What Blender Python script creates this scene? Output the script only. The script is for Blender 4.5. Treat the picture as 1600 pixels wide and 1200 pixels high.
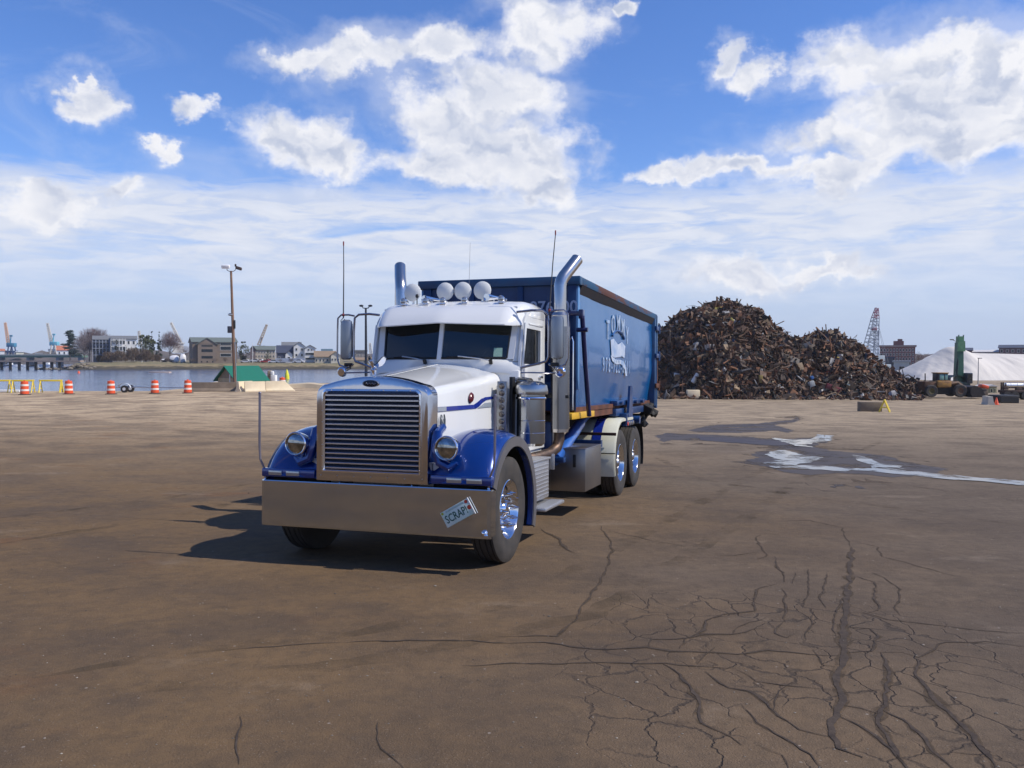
import bpy, bmesh, math, random
from mathutils import Vector, Matrix, noise
R=math.radians
random.seed(7)
sc=bpy.context.scene
for o in list(bpy.data.objects): bpy.data.objects.remove(o)
col=sc.collection
# ---------------------------------------------------------------- camera
CF=1350.85; CYH=560.08; CH=1.7714
cam=bpy.data.cameras.new('camera'); camo=bpy.data.objects.new('camera',cam); col.objects.link(camo)
cam.sensor_width=36; cam.lens=CF*36/1600; cam.clip_start=.05; cam.clip_end=6000
PT=math.atan((600-CYH)/CF)
camo.location=(0,0,CH); camo.rotation_euler=(R(90)-PT,0,0)
sc.camera=camo
sc.render.resolution_x=1024; sc.render.resolution_y=768
sc.render.engine='CYCLES'
# ---------------------------------------------------------------- sun, sky, exposure
SUN_EL=R(47.5); SUN_AZ=math.atan2(.886,-.184)      # clockwise from +Y
sdir=Vector((math.sin(SUN_AZ)*math.cos(SUN_EL),math.cos(SUN_AZ)*math.cos(SUN_EL),math.sin(SUN_EL)))
sun=bpy.data.lights.new('sun','SUN'); sun.energy=3.9; sun.angle=R(.5); sun.color=(1,.93,.82)
suno=bpy.data.objects.new('sun',sun); col.objects.link(suno)
suno.rotation_euler=(-sdir).to_track_quat('-Z','Y').to_euler()
sc.view_settings.view_transform='Standard'; sc.view_settings.look='None'
sc.view_settings.exposure=0.25; sc.view_settings.gamma=1
world=bpy.data.worlds.new('World'); sc.world=world; world.use_nodes=True
wn=world.node_tree.nodes; wl=world.node_tree.links; wn.clear()
def N(t,**k):
    n=wn.new(t)
    for a,b in k.items(): setattr(n,a,b)
    return n
def mth(op,a=None,b=None,c=None,clamp=False):
    n=wn.new('ShaderNodeMath'); n.operation=op; n.use_clamp=clamp
    for i,v in enumerate((a,b,c)):
        if v is None: continue
        if isinstance(v,(int,float)): n.inputs[i].default_value=v
        else: wl.new(v,n.inputs[i])
    return n.outputs[0]
def sstep(v,a,b):
    n=wn.new('ShaderNodeMapRange'); n.interpolation_type='SMOOTHSTEP'
    wl.new(v,n.inputs[0]); n.inputs[1].default_value=a; n.inputs[2].default_value=b
    return n.outputs[0]
def wmix(f,a,b,mode='MIX'):
    n=wn.new('ShaderNodeMix'); n.data_type='RGBA'; n.blend_type=mode
    if isinstance(f,(int,float)): n.inputs[0].default_value=f
    else: wl.new(f,n.inputs[0])
    for i,v in ((6,a),(7,b)):
        if isinstance(v,tuple): n.inputs[i].default_value=v+(1,)
        else: wl.new(v,n.inputs[i])
    return n.outputs[2]
sky=N('ShaderNodeTexSky',sky_type='NISHITA'); sky.sun_disc=False
sky.sun_elevation=SUN_EL; sky.sun_rotation=SUN_AZ; sky.air_density=1.0; sky.dust_density=.15; sky.ozone_density=3.0
tc=N('ShaderNodeTexCoord'); sx=N('ShaderNodeSeparateXYZ'); wl.new(tc.outputs['Generated'],sx.inputs[0])
az=mth('ARCTAN2',sx.outputs[0],sx.outputs[1]); el=mth('ARCSINE',sx.outputs[2])
cb=N('ShaderNodeCombineXYZ'); wl.new(az,cb.inputs[0]); wl.new(el,cb.inputs[1])
AE=cb.outputs[0]
def pxdir(px,py):
    v=Vector(((px-800)/CF,math.cos(PT)+math.sin(PT)*(600-py)/CF,-math.sin(PT)+math.cos(PT)*(600-py)/CF)).normalized()
    return math.atan2(v.x,v.y),math.asin(v.z)
# cumulus masses: centre and half axes (photo px), tilt in degrees
CL=[(455,100,60,22,-10),(560,95,95,38,-8),(700,70,80,34,0),(850,40,88,68,10),(780,150,105,52,6),(690,185,110,50,15),
(470,215,92,52,8),(530,250,75,36,10),(790,230,130,62,8),(850,290,50,30,35),(700,265,110,34,5),
(130,150,46,28,25),(318,180,34,20,0),(240,222,30,16,-25),(112,120,22,10,0),
(1135,90,32,22,-30),(1185,115,46,30,20),(1330,98,85,50,0),(1440,95,130,50,0),(1570,120,130,75,0),(1480,165,200,48,0),
(1420,220,210,48,6),(1290,210,60,26,0),(1580,210,160,62,0),(1050,272,75,16,0),(1160,262,120,22,0),(1290,272,110,24,0),(1680,90,100,90,0),
(60,315,100,30,0),(192,302,42,22,0),(1180,425,95,32,0),(1290,432,70,20,0),(960,15,20,15,0)]
wm_=N('ShaderNodeMapping'); wl.new(AE,wm_.inputs[0]); wm_.inputs['Scale'].default_value=(1,1.25,1)
wq=N('ShaderNodeTexNoise',noise_dimensions='2D'); wl.new(wm_.outputs[0],wq.inputs['Vector']); wq.inputs['Scale'].default_value=13; wq.inputs['Detail'].default_value=10; wq.inputs['Roughness'].default_value=.60
wsub=N('ShaderNodeVectorMath',operation='SUBTRACT'); wl.new(wq.outputs['Color'],wsub.inputs[0]); wsub.inputs[1].default_value=(.5,.5,.5)
wadd=N('ShaderNodeVectorMath',operation='MULTIPLY_ADD'); wl.new(wsub.outputs[0],wadd.inputs[0]); wadd.inputs[1].default_value=(.115,.075,0); wl.new(AE,wadd.inputs[2])
AEW=wadd.outputs[0]
D=None
for (px,py,a,b,t) in CL:
    A,E=pxdir(px,py)
    m=N('ShaderNodeMapping',vector_type='TEXTURE'); wl.new(AEW,m.inputs[0])
    cs=math.cos(A)
    m.inputs['Location'].default_value=(A,E,0); m.inputs['Rotation'].default_value=(0,0,-R(t)); m.inputs['Scale'].default_value=(a*1.07/CF*cs,b*1.07/CF*cs,1)
    g=N('ShaderNodeVectorMath',operation='LENGTH'); wl.new(m.outputs[0],g.inputs[0])
    f=mth('SUBTRACT',1.0,g.outputs['Value'])
    D=f if D is None else mth('SMOOTH_MAX',D,f,.25)
def wnoise(vec,scale,detail,rough=.6,dist=0.,sc3=(1,1,1),loc=(0,0,0)):
    m=N('ShaderNodeMapping'); wl.new(vec,m.inputs[0]); m.inputs['Scale'].default_value=sc3; m.inputs['Location'].default_value=loc
    n=N('ShaderNodeTexNoise',noise_dimensions='2D'); wl.new(m.outputs[0],n.inputs['Vector']); n.inputs['Scale'].default_value=scale
    n.inputs['Detail'].default_value=detail; n.inputs['Roughness'].default_value=rough; n.inputs['Distortion'].default_value=dist
    return n.outputs[0]
n1=wnoise(AE,22,8,.6,.2,(1,1.3,1)); n2=wnoise(AE,5,5,.55,0,(1,2,1)); n3=wnoise(AE,8,4,.5,0,(1,1.5,1),(2,3,0))
dens=mth('ADD',mth('MULTIPLY',D,1.0),mth('ADD',mth('MULTIPLY',mth('SUBTRACT',n1,.5),.62),mth('MULTIPLY',mth('SUBTRACT',n3,.5),.9)))
cmask=sstep(dens,-.16,.54)
thin=mth('MULTIPLY',sstep(mth('ADD',D,mth('MULTIPLY',mth('SUBTRACT',n2,.5),2.0)),-.55,.45),.34)
cmask=mth('MAXIMUM',cmask,thin)
def bil(loc):
    m=N('ShaderNodeMapping'); wl.new(AEW,m.inputs[0]); m.inputs['Scale'].default_value=(1,1.3,1); m.inputs['Location'].default_value=loc
    v=N('ShaderNodeTexVoronoi',feature='SMOOTH_F1',voronoi_dimensions='2D'); wl.new(m.outputs[0],v.inputs['Vector']); v.inputs['Scale'].default_value=17; v.inputs['Smoothness'].default_value=.6; v.inputs['Detail'].default_value=2; v.inputs['Roughness'].default_value=.5
    return v.outputs['Distance']
emb=mth('MULTIPLY_ADD',mth('SUBTRACT',bil((-.008,-.016,0)),bil((0,0,0))),1.05,.80,clamp=True)
thick=sstep(dens,.20,1.0)
shade=mth('SUBTRACT',emb,mth('MULTIPLY',thick,mth('MULTIPLY_ADD',sstep(n3,.35,.65),.45,.14)),clamp=True)
ccol=wmix(shade,(.45,.50,.63),(.80,.80,.83))
# stratus sheet low over the horizon
ns=wnoise(AE,4.5,7,.58,.6,(1,9,1),(3,1,0)); ns2=wnoise(AE,14,8,.6,.4,(1,5,1),(7,2,0))
_,E0=pxdir(800,310); _,E1=pxdir(800,470)
bt=sstep(mth('ADD',el,mth('MULTIPLY',mth('SUBTRACT',ns2,.5),.05)),E0+.022,E0-.012)
bb=sstep(el,E1-.055,E1+.07)
band=mth('MULTIPLY',mth('MULTIPLY',bt,bb),mth('ADD',mth('MULTIPLY',sstep(ns,.12,.52),.80),mth('MULTIPLY',sstep(ns2,.35,.65),.40),clamp=True))
veil=mth('MULTIPLY',sstep(wnoise(AE,3,8,.65,1.2,(1,3,1),(1,5,0)),.52,.8),.22)
band=mth('MAXIMUM',band,veil)
bcol=wmix(ns2,(.46,.53,.69),(.74,.76,.82))
skyb=N('ShaderNodeVectorMath',operation='MULTIPLY'); wl.new(sky.outputs[0],skyb.inputs[0]); skyb.inputs[1].default_value=(.104,.107,.137)
hs=N('ShaderNodeHueSaturation'); hs.inputs['Saturation'].default_value=1.12; wl.new(skyb.outputs[0],hs.inputs['Color'])
low=mth('MULTIPLY',sstep(el,R(13),R(-1)),.93)
c=wmix(low,hs.outputs[0],(.40,.485,.67)); c=wmix(band,c,bcol); c=wmix(cmask,c,ccol)
bgn=N('ShaderNodeBackground'); wl.new(c,bgn.inputs[0]); bgn.inputs[1].default_value=1.0
wo=N('ShaderNodeOutputWorld'); wl.new(bgn.outputs[0],wo.inputs[0])
# ---------------------------------------------------------------- helpers
def tag(o,label=None,cat=None,group=None,kind=None):
    if label: o['label']=label
    if cat: o['category']=cat
    if group: o['group']=group
    if kind: o['kind']=kind
    return o
def empty(name,loc=(0,0,0),rz=0,M=None):
    o=bpy.data.objects.new(name,None); col.objects.link(o); o.empty_display_size=.2
    if M is not None: o.matrix_world=M
    else: o.location=loc; o.rotation_euler=(0,0,rz)
    return o
MATS={}
def mat(name,c,rough=.6,metal=0,var=.12,scale=3,c2=None,bump=0,bscale=30,coat=0,spec=.5,thr=None,stretch=(1,1,1),alpha=None,trans=0,det=6):
    """procedural principled material: base colour varied by noise in object space"""
    if name in MATS: return MATS[name]
    m=bpy.data.materials.new(name); m.use_nodes=True; n=m.node_tree.nodes; l=m.node_tree.links
    b=n['Principled BSDF']; b.inputs['Roughness'].default_value=rough; b.inputs['Metallic'].default_value=metal
    b.inputs['Coat Weight'].default_value=coat; b.inputs['Coat Roughness'].default_value=.04; b.inputs['Specular IOR Level'].default_value=spec
    if trans: b.inputs['Transmission Weight'].default_value=trans
    t=n.new('ShaderNodeTexCoord'); mp=n.new('ShaderNodeMapping'); l.new(t.outputs['Object'],mp.inputs[0]); mp.inputs['Scale'].default_value=stretch
    x=n.new('ShaderNodeTexNoise'); l.new(mp.outputs[0],x.inputs['Vector']); x.inputs['Scale'].default_value=scale; x.inputs['Detail'].default_value=det; x.inputs['Roughness'].default_value=.62
    r=n.new('ShaderNodeValToRGB'); l.new(x.outputs[0],r.inputs[0])
    if c2 is None: c2=tuple(v*(1-var*2) for v in c)
    a,bb=(thr if thr else (.3,.7))
    r.color_ramp.elements[0].position=a; r.color_ramp.elements[1].position=bb
    r.color_ramp.elements[0].color=tuple(c2)+(1,); r.color_ramp.elements[1].color=tuple(c)+(1,)
    l.new(r.outputs[0],b.inputs['Base Color'])
    if metal<.5 and rough>.25:
        q=n.new('ShaderNodeMapRange'); l.new(x.outputs[0],q.inputs[0]); q.inputs[3].default_value=min(1,rough*1.15); q.inputs[4].default_value=rough*.85; l.new(q.outputs[0],b.inputs['Roughness'])
    if bump:
        y=n.new('ShaderNodeTexNoise'); l.new(mp.outputs[0],y.inputs['Vector']); y.inputs['Scale'].default_value=bscale; y.inputs['Detail'].default_value=4
        u=n.new('ShaderNodeBump'); u.inputs['Strength'].default_value=1; u.inputs['Distance'].default_value=bump; l.new(y.outputs[0],u.inputs['Height']); l.new(u.outputs[0],b.inputs['Normal'])
    MATS[name]=m; return m
class MB:
    def __init__(s): s.v=[]; s.f=[]; s.m=[]
    def add(s,v,f,mi=0,M=None):
        k=len(s.v)
        for p in v:
            p=Vector(p)
            s.v.append(M@p if M is not None else p)
        for q in f: s.f.append(tuple(i+k for i in q)); s.m.append(mi)
        return s
    def box(s,x0,x1,y0,y1,z0,z1,bev=0,mi=0,M=None,seg=2):
        if bev<=0:
            return s.add([(x0,y0,z0),(x1,y0,z0),(x1,y1,z0),(x0,y1,z0),(x0,y0,z1),(x1,y0,z1),(x1,y1,z1),(x0,y1,z1)],
              [(0,3,2,1),(4,5,6,7),(0,1,5,4),(1,2,6,5),(2,3,7,6),(3,0,4,7)],mi,M)
        bm=bmesh.new(); bmesh.ops.create_cube(bm,size=1)
        for v in bm.verts: v.co=Vector(((x0+x1)/2+v.co.x*(x1-x0),(y0+y1)/2+v.co.y*(y1-y0),(z0+z1)/2+v.co.z*(z1-z0)))
        bmesh.ops.bevel(bm,geom=bm.edges[:],offset=bev,segments=seg,affect='EDGES',profile=.5)
        bm.verts.index_update()
        s.add([v.co.copy() for v in bm.verts],[tuple(v.index for v in f.verts) for f in bm.faces],mi,M); bm.free(); return s
    def cbox(s,c,d,bev=0,mi=0,rot=(0,0,0)):
        from mathutils import Euler
        M=Matrix.Translation(c)@Euler(rot).to_matrix().to_4x4()
        return s.box(-d[0]/2,d[0]/2,-d[1]/2,d[1]/2,-d[2]/2,d[2]/2,bev,mi,M)
    def tube(s,pts,r,n=8,caps=True,mi=0,M=None):
        pts=[Vector(p) for p in pts]; rs=r if isinstance(r,(list,tuple)) else [r]*len(pts)
        t0=(pts[1]-pts[0]).normalized(); up=Vector((0,0,1)) if abs(t0.z)<.9 else Vector((1,0,0))
        nx=t0.cross(up).normalized(); V=[]
        for i,p in enumerate(pts):
            t=(pts[min(i+1,len(pts)-1)]-pts[max(i-1,0)]).normalized()
            nx=(nx-t*nx.dot(t)).normalized(); ny=t.cross(nx)
            V+=[p+(nx*math.cos(2*math.pi*j/n)+ny*math.sin(2*math.pi*j/n))*rs[i] for j in range(n)]
        F=[(i*n+j,i*n+(j+1)%n,(i+1)*n+(j+1)%n,(i+1)*n+j) for i in range(len(pts)-1) for j in range(n)]
        if caps: F+=[tuple(range(n))[::-1],tuple((len(pts)-1)*n+j for j in range(n))]
        return s.add(V,F,mi,M)
    def cyl(s,a,b,r,n=16,r2=None,mi=0,M=None): return s.tube([a,b],[r,r if r2 is None else r2],n,True,mi,M)
    def lathe(s,prof,n=32,M=None,mi=0,closed=False):
        """prof: (radius, height) along local z"""
        V=[(r*math.cos(2*math.pi*j/n),r*math.sin(2*math.pi*j/n),z) for r,z in prof for j in range(n)]
        k=len(prof); F=[(i%k*n+j,i%k*n+(j+1)%n,(i+1)%k*n+(j+1)%n,(i+1)%k*n+j) for i in range(k if closed else k-1) for j in range(n)]
        return s.add(V,F,mi,M)
    def loft(s,secs,closed=False,caps=False,mi=0,M=None):
        n=len(secs[0]); V=[p for q in secs for p in q]; m=n if closed else n-1
        F=[(i*n+j,i*n+(j+1)%n,(i+1)*n+(j+1)%n,(i+1)*n+j) for i in range(len(secs)-1) for j in range(m)]
        if caps: F+=[tuple(range(n))[::-1],tuple((len(secs)-1)*n+j for j in range(n))]
        return s.add(V,F,mi,M)
    def prism(s,poly,a,b,axis=1,mi=0,M=None):
        """poly of 2D points extruded from a to b along axis"""
        def P(q,t):
            if axis==1: return (q[0],t,q[1])
            if axis==0: return (t,q[0],q[1])
            return (q[0],q[1],t)
        n=len(poly); V=[P(q,a) for q in poly]+[P(q,b) for q in poly]
        F=[(j,(j+1)%n,n+(j+1)%n,n+j) for j in range(n)]+[tuple(range(n))[::-1],tuple(range(n,2*n))]
        return s.add(V,F,mi,M)
    def sphere(s,c,r,n=12,sq=(1,1,1),mi=0,M=None):
        k=n//2; V=[];F=[]
        for i in range(k+1):
            a=math.pi*i/k
            for j in range(n): V.append((c[0]+r*sq[0]*math.sin(a)*math.cos(2*math.pi*j/n),c[1]+r*sq[1]*math.sin(a)*math.sin(2*math.pi*j/n),c[2]+r*sq[2]*math.cos(a)))
        F=[(i*n+j,(i+1)*n+j,(i+1)*n+(j+1)%n,i*n+(j+1)%n) for i in range(k) for j in range(n)]
        return s.add(V,F,mi,M)
    def build(s,name,mats,parent=None,smooth=True,ang=35,fix=True):
        me=bpy.data.meshes.new(name); me.from_pydata([tuple(v) for v in s.v],[],s.f)
        if not isinstance(mats,(list,tuple)): mats=[mats]
        for m in mats: me.materials.append(m)
        if len(mats)>1: me.polygons.foreach_set('material_index',s.m)
        if fix:
            bm=bmesh.new(); bm.from_mesh(me); bmesh.ops.remove_doubles(bm,verts=bm.verts,dist=1e-5); bmesh.ops.recalc_face_normals(bm,faces=bm.faces); bm.to_mesh(me); bm.free()
        me.validate()
        if smooth:
            me.polygons.foreach_set('use_smooth',[True]*len(me.polygons)); me.set_sharp_from_angle(angle=R(ang))
        o=bpy.data.objects.new(name,me); col.objects.link(o)
        if parent is not None: o.parent=parent
        return o
def text(name,s,size,M,m,parent=None,ext=.002,font_sc=(1,1),bold=0):
    cu=bpy.data.curves.new('t','FONT'); cu.body=s; cu.size=size; cu.extrude=ext; cu.align_x='CENTER'; cu.align_y='CENTER'; cu.offset=bold; cu.resolution_u=3
    t=bpy.data.objects.new('t',cu); col.objects.link(t); bpy.context.view_layer.update()
    me=bpy.data.meshes.new_from_object(t.evaluated_get(bpy.context.evaluated_depsgraph_get()))
    bpy.data.objects.remove(t); me.transform(M@Matrix.Diagonal((font_sc[0],font_sc[1],1,1))); me.materials.clear(); me.materials.append(m); me.name=name
    o=bpy.data.objects.new(name,me); col.objects.link(o)
    if parent is not None: o.parent=parent
    return o
def frame(o,x,y,z=None):
    """matrix with local x, y axes along given vectors"""
    x=Vector(x).normalized(); y=Vector(y).normalized(); z=x.cross(y).normalized()
    M=Matrix.Identity(4)
    for i,v in enumerate((x,y,z,Vector(o))): M[0][i],M[1][i],M[2][i]=v
    return M
def dup(root,loc,rz=None,label=None,group=None,scale=None):
    def cp(o,par):
        q=o.copy(); col.objects.link(q); q.parent=par
        for ch in [c for c in bpy.data.objects if c.parent==o and c!=q]: cp(ch,q)
        return q
    r=cp(root,root.parent); r.location=loc
    if rz is not None: r.rotation_euler=(0,0,rz)
    if scale: r.scale=(scale,)*3
    if label: r['label']=label
    if group: r['group']=group
    return r
def ray(px,py):
    return Vector(((px-800)/CF,math.cos(PT)+math.sin(PT)*(600-py)/CF,-math.sin(PT)+math.cos(PT)*(600-py)/CF))
def at(px,py,Y):
    d=ray(px,py); return Vector((0,0,CH))+d*(Y/d.y)
def sm(a,b,x):
    t=max(0,min(1,(x-a)/(b-a))); return t*t*(3-2*t)
def prof(y,y1,y2,s=.0296):
    if y<y1: return s*y
    if y<y2: t=(y-y1)/(y2-y1); return s*(y1+(y2-y1)*(t-t*t/2))
    return s*(y1+(y2-y1)/2)
def G(x,y):
    s=sm(-18,2,x); return -(prof(y,15,44.5)*(1-s)+prof(y,75,105)*s)-.0057*max(-15,min(60,x))
def gnd(px,py,z=None):
    a,b=1.0,1.0
    def h(Y): p=at(px,py,Y); return p.z-(G(p.x,p.y) if z is None else z)
    while h(b)>0 and b<3000: a=b; b*=1.03
    for _ in range(40):
        c_=(a+b)/2
        if h(c_)>0: a=c_
        else: b=c_
    return at(px,py,a)
def onG(px,Y):
    x=(px-800)/CF*Y; return Vector((x,Y,G(x,Y)))
# ---------------------------------------------------------------- materials
chrome=mat('chrome',(.80,.80,.82),.07,1,.03,2,bump=.0006,bscale=3)
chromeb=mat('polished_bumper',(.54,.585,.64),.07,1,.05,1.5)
alu=mat('brushed_aluminium',(.55,.55,.56),.32,1,.08,6,stretch=(1,1,12))
alud=mat('tread_plate_aluminium',(.62,.62,.62),.42,.9,.08,40,bump=.002,bscale=60)
white=mat('white_paint',(.70,.71,.70),.22,0,.02,2,coat=.8)
blue=mat('blue_metallic_paint',(.001,.032,.21),.22,.3,.1,3,coat=1)
fblue=mat('frame_blue_paint',(.005,.045,.17),.4,0,.2,5,coat=.3)
dblue=mat('navy_paint',(.006,.015,.07),.4,0,.2,5)
black=mat('black_plastic',(.012,.012,.013),.5,0,.2,8)
rubber=mat('tyre_rubber',(.022,.021,.020),.8,0,.2,6,c2=(.055,.047,.04),bump=.002,bscale=50)
glassd=mat('tinted_glass',(.012,.018,.022),.03,0,.1,1,spec=.7)
lens=mat('clear_lens',(.45,.47,.48),.1,.6,.1,20,coat=1)
redm=mat('dark_red_enamel',(.10,.006,.010),.3,0,.1,5,coat=.5)
yel=mat('yellow_paint',(.72,.42,.03),.5,0,.15,4)
cream=mat('cream_fender_paint',(.62,.62,.50),.4,0,.08,3,coat=.3)
pipe=mat('heat_stained_pipe',(.14,.09,.065),.5,.7,.3,8,c2=(.05,.04,.035))
dark=mat('dark_greasy_steel',(.02,.018,.017),.7,.2,.3,6)
rust=mat('rusty_steel',(.16,.055,.025),.85,0,.3,4,c2=(.05,.02,.012),bump=.004,bscale=25)
lwhite=mat('white_lens_cover',(.72,.73,.70),.35,0,.03,4)
orange=mat('orange_plastic',(.80,.10,.025),.45,0,.1,5)
# ---------------------------------------------------------------- glass that one can look through
def pane_mat(name,tint,ior=1.5):
    m=bpy.data.materials.new(name); m.use_nodes=True; n=m.node_tree.nodes; l=m.node_tree.links; n.clear()
    o=n.new('ShaderNodeOutputMaterial'); mx=n.new('ShaderNodeMixShader'); t=n.new('ShaderNodeBsdfTransparent'); g=n.new('ShaderNodeBsdfGlossy'); f=n.new('ShaderNodeFresnel')
    nz=n.new('ShaderNodeTexNoise'); nz.inputs['Scale'].default_value=2; mr=n.new('ShaderNodeMapRange'); mr.inputs[3].default_value=.01; mr.inputs[4].default_value=.05
    l.new(nz.outputs[0],mr.inputs[0]); l.new(mr.outputs[0],g.inputs['Roughness'])
    t.inputs[0].default_value=tint+(1,); f.inputs[0].default_value=ior
    l.new(f.outputs[0],mx.inputs[0]); l.new(t.outputs[0],mx.inputs[1]); l.new(g.outputs[0],mx.inputs[2]); l.new(mx.outputs[0],o.inputs[0]); return m
pane=pane_mat('windshield_glass',(.46,.54,.52),1.8)
# ================================================================ TRUCK (X right, Y to the back, Z up from its own ground)
TYAW=.3191; TA,TB=.0296,.0057
U=Vector((TB,TA,1)).normalized(); BK=Vector((math.sin(TYAW),math.cos(TYAW),0)); BK=(BK-U*BK.dot(U)).normalized(); LT=BK.cross(U)
TO=Vector((-1.362,8.2333,G(-1.362,8.2333)))
TM=Matrix.Identity(4)
for i,v in enumerate((LT,BK,U,TO)): TM[0][i],TM[1][i],TM[2][i]=v
truck=empty('roll_off_truck',M=TM)
tag(truck,'white and blue long-nosed truck with chrome bumper and twin stacks, carrying a blue scrap container','truck')
T=truck
# ---- bumper
b=MB(); s=[]
for x in [-1.22,-1.19,-.9,-.6,-.3,0,.3,.6,.9,1.19,1.22]:
    yb=.0 if abs(x)<1.2 else .015
    s.append([(x,yb+.03,.344),(x,yb+.003,.347),(x,yb,.36),(x,yb,.366),(x,yb,.57),(x,yb,.782),(x,yb,.790),(x,yb+.003,.799),(x,yb+.06,.80),(x,yb+.06,.79),(x,yb+.012,.785),(x,yb+.012,.36),(x,yb+.03,.356)])
b.loft(s,caps=True)
for sx_ in (-1,1): b.box(min(sx_*1.205,sx_*1.22),max(sx_*1.205,sx_*1.22),.016,.16,.36,.79,.006)
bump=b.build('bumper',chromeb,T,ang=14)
for x in (-1.19,-.35,.42,1.19): e=MB(); e.sphere((x,.03,.805),.012,8); e.build('bumper_bolt',chrome,bump)
e=MB(); e.sphere((1.17,-.006,.40),.032,12); e.sphere((1.19,-.025,.385),.018,8); e.build('tow_eye_cap',chrome,bump)
for x in (-1,1):
    r=MB(); r.tube([(x*1.19,.04,.80),(x*1.20,.03,.90),(x*1.245,.02,1.0),(x*1.255,.02,1.15),(x*1.255,.02,1.66)],[.011,.011,.011,.012,.013],8); r.sphere((x*1.255,.02,1.665),.016,8)
    r.build('guide_rod',mat('grey_guide_rod',(.25,.23,.27),.35,.6,.1,5),T)
# plate
PM=frame((.905,-.022,.575),(.866,0,.5),(-.5,0,.866))
p=MB(); p.box(-.1525,.1525,-.076,.076,-.0015,.0015,.001,M=PM)
plate=p.build('license_plate',mat('plate_face',(.62,.70,.66),.35,0,.1,12,c2=(.45,.62,.55)),T)
k=MB(); k.box(.155,.165,-.086,.08,-.004,.012,.001,M=PM); k.build('plate_bracket',white,plate)
k=MB(); k.box(-.10,.10,.05,.068,.0018,.003,M=PM); k.build('plate_caption_band',mat('plate_band',(.25,.38,.34),.5,0,.3,60,c2=(.5,.6,.56)),plate)
for q,(a,c_,rr) in enumerate(((.13,.055,.017),(.135,-.005,.021))):
    k=MB(); k.cyl(PM@Vector((a,c_,.002)),PM@Vector((a,c_,.004)),rr,14); k.build('plate_orange',mat('orange_print',(.62,.07,.03),.5,0,.2,30),plate)
k=MB(); k.cyl(PM@Vector((-.135,.06,.002)),PM@Vector((-.135,.06,.004)),.013,12); k.build('plate_sticker',mat('lime_sticker',(.38,.42,.02),.5,0,.1,9),plate)
text('plate_lettering','SCRAP!',.105,PM@Matrix.Translation((-.012,-.012,.003)),mat('green_ink',(.02,.10,.075),.5,0,.1,9),plate,.0006,(.72,1.0),.0012)
# ---- radiator shell
def arch(hw,zb,zs,zc,r,n=6,y=0,top=10):
    """front outline: up the left side, over the crowned top, down the right"""
    P=[(-hw,y,zb),(-hw,y,zs-r)]
    for i in range(1,n+1):
        a=math.pi/2*i/n; P.append((-hw+r-r*math.cos(a),y,zs-r+r*math.sin(a)+ (zc-zs)*0))
    for i in range(1,top):
        t=i/top; x=-hw+r+(2*hw-2*r)*t; P.append((x,y,zs+(zc-zs)*(1-(2*t-1)**2)))
    Q=[(-x,y_,z) for x,y_,z in P[:n+2][::-1]]
    return P+Q
s=[arch(.575,.83,1.735,1.81,.10,y=.0),arch(.592,.82,1.752,1.828,.11,y=.006),arch(.60,.82,1.76,1.835,.115,y=.022),arch(.602,.82,1.76,1.84,.115,y=.10),arch(.604,.82,1.765,1.845,.12,y=.21)]
b=MB(); b.loft(s)
# face ring between outline and opening
def opening(y,hw=.505,z0=.925,z1=1.69,r=.05):
    P=[(-hw,y,z0),(-hw,y,z1-r)]
    for i in range(1,7): a=math.pi/2*i/6; P.append((-hw+r-r*math.cos(a),y,z1-r+r*math.sin(a)))
    for i in range(1,10): P.append((-hw+r+(2*hw-2*r)*i/10,y,z1))
    return P+[(-x,y_,z) for x,y_,z in P[:8][::-1]]
out=s[0]; inn=opening(.0)
b.loft([out,inn]); b.loft([inn,opening(.06)])
b.add([(-.575,0,.83),(.575,0,.83),(.505,0,.925),(-.505,0,.925)],[(0,1,2,3)]); b.add([(-.592,.006,.82),(.592,.006,.82),(.575,0,.83),(-.575,0,.83)],[(0,1,2,3)]); b.add([(-.505,0,.925),(.505,0,.925),(.505,.06,.925),(-.505,.06,.925)],[(0,1,2,3)])
shell=b.build('radiator_shell',mat('shell_chrome',(.60,.59,.61),.10,1,.05,2,bump=.0005,bscale=4),T,ang=40)
b=MB(); o1=opening(-.012,.527,.905,1.712,.055); o2=opening(-.016,.512,.92,1.697,.05); o3=opening(.004,.50,.93,1.685,.045); o0=opening(.002,.53,.90,1.715,.056)
b.loft([o0,o1,o2,o3])
for A_,B_ in ((o0,o1),(o1,o2),(o2,o3)): b.add([A_[0],A_[-1],B_[-1],B_[0]],[(0,1,2,3)])
bz=b.build('grille_bezel',chrome,shell,ang=50)
rp_=[(x,-.016,.95+i*.11) for i in range(7) for x in (-.518,.518)]+[(-.42+i*.14,-.018,1.702) for i in range(7)]+[(-.54+i*.18,-.002,.87) for i in range(7)]
for p_ in rp_: b=MB(); b.sphere(p_,.006,6); b.build('rivet',alu,bz)
g=MB(); g.box(-.5,.5,.10,.11,.93,1.685); g.build('radiator_core',mat('radiator_core',(.012,.016,.03),.7,0,.3,60),shell)
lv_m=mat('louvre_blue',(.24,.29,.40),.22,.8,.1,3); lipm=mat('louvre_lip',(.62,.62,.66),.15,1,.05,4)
n=16; pit=.755/n
for i in range(n):
    z=.935+pit*(i+.5)
    v=MB(); v.add([(-.5,.045,z+.024),(.5,.045,z+.024),(.5,.012,z-.008),(-.5,.012,z-.008),(-.5,.048,z+.021),(.5,.048,z+.021),(.5,.015,z-.013),(-.5,.015,z-.013)],[(0,1,2,3),(7,6,5,4),(0,3,7,4),(1,5,6,2),(0,4,5,1),(2,6,7,3)])
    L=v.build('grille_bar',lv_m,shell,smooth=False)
    v=MB(); v.box(-.5,.5,.002,.014,z-.022,z-.005,.003,seg=1); v.build('bar_lip',lipm,L)
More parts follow.
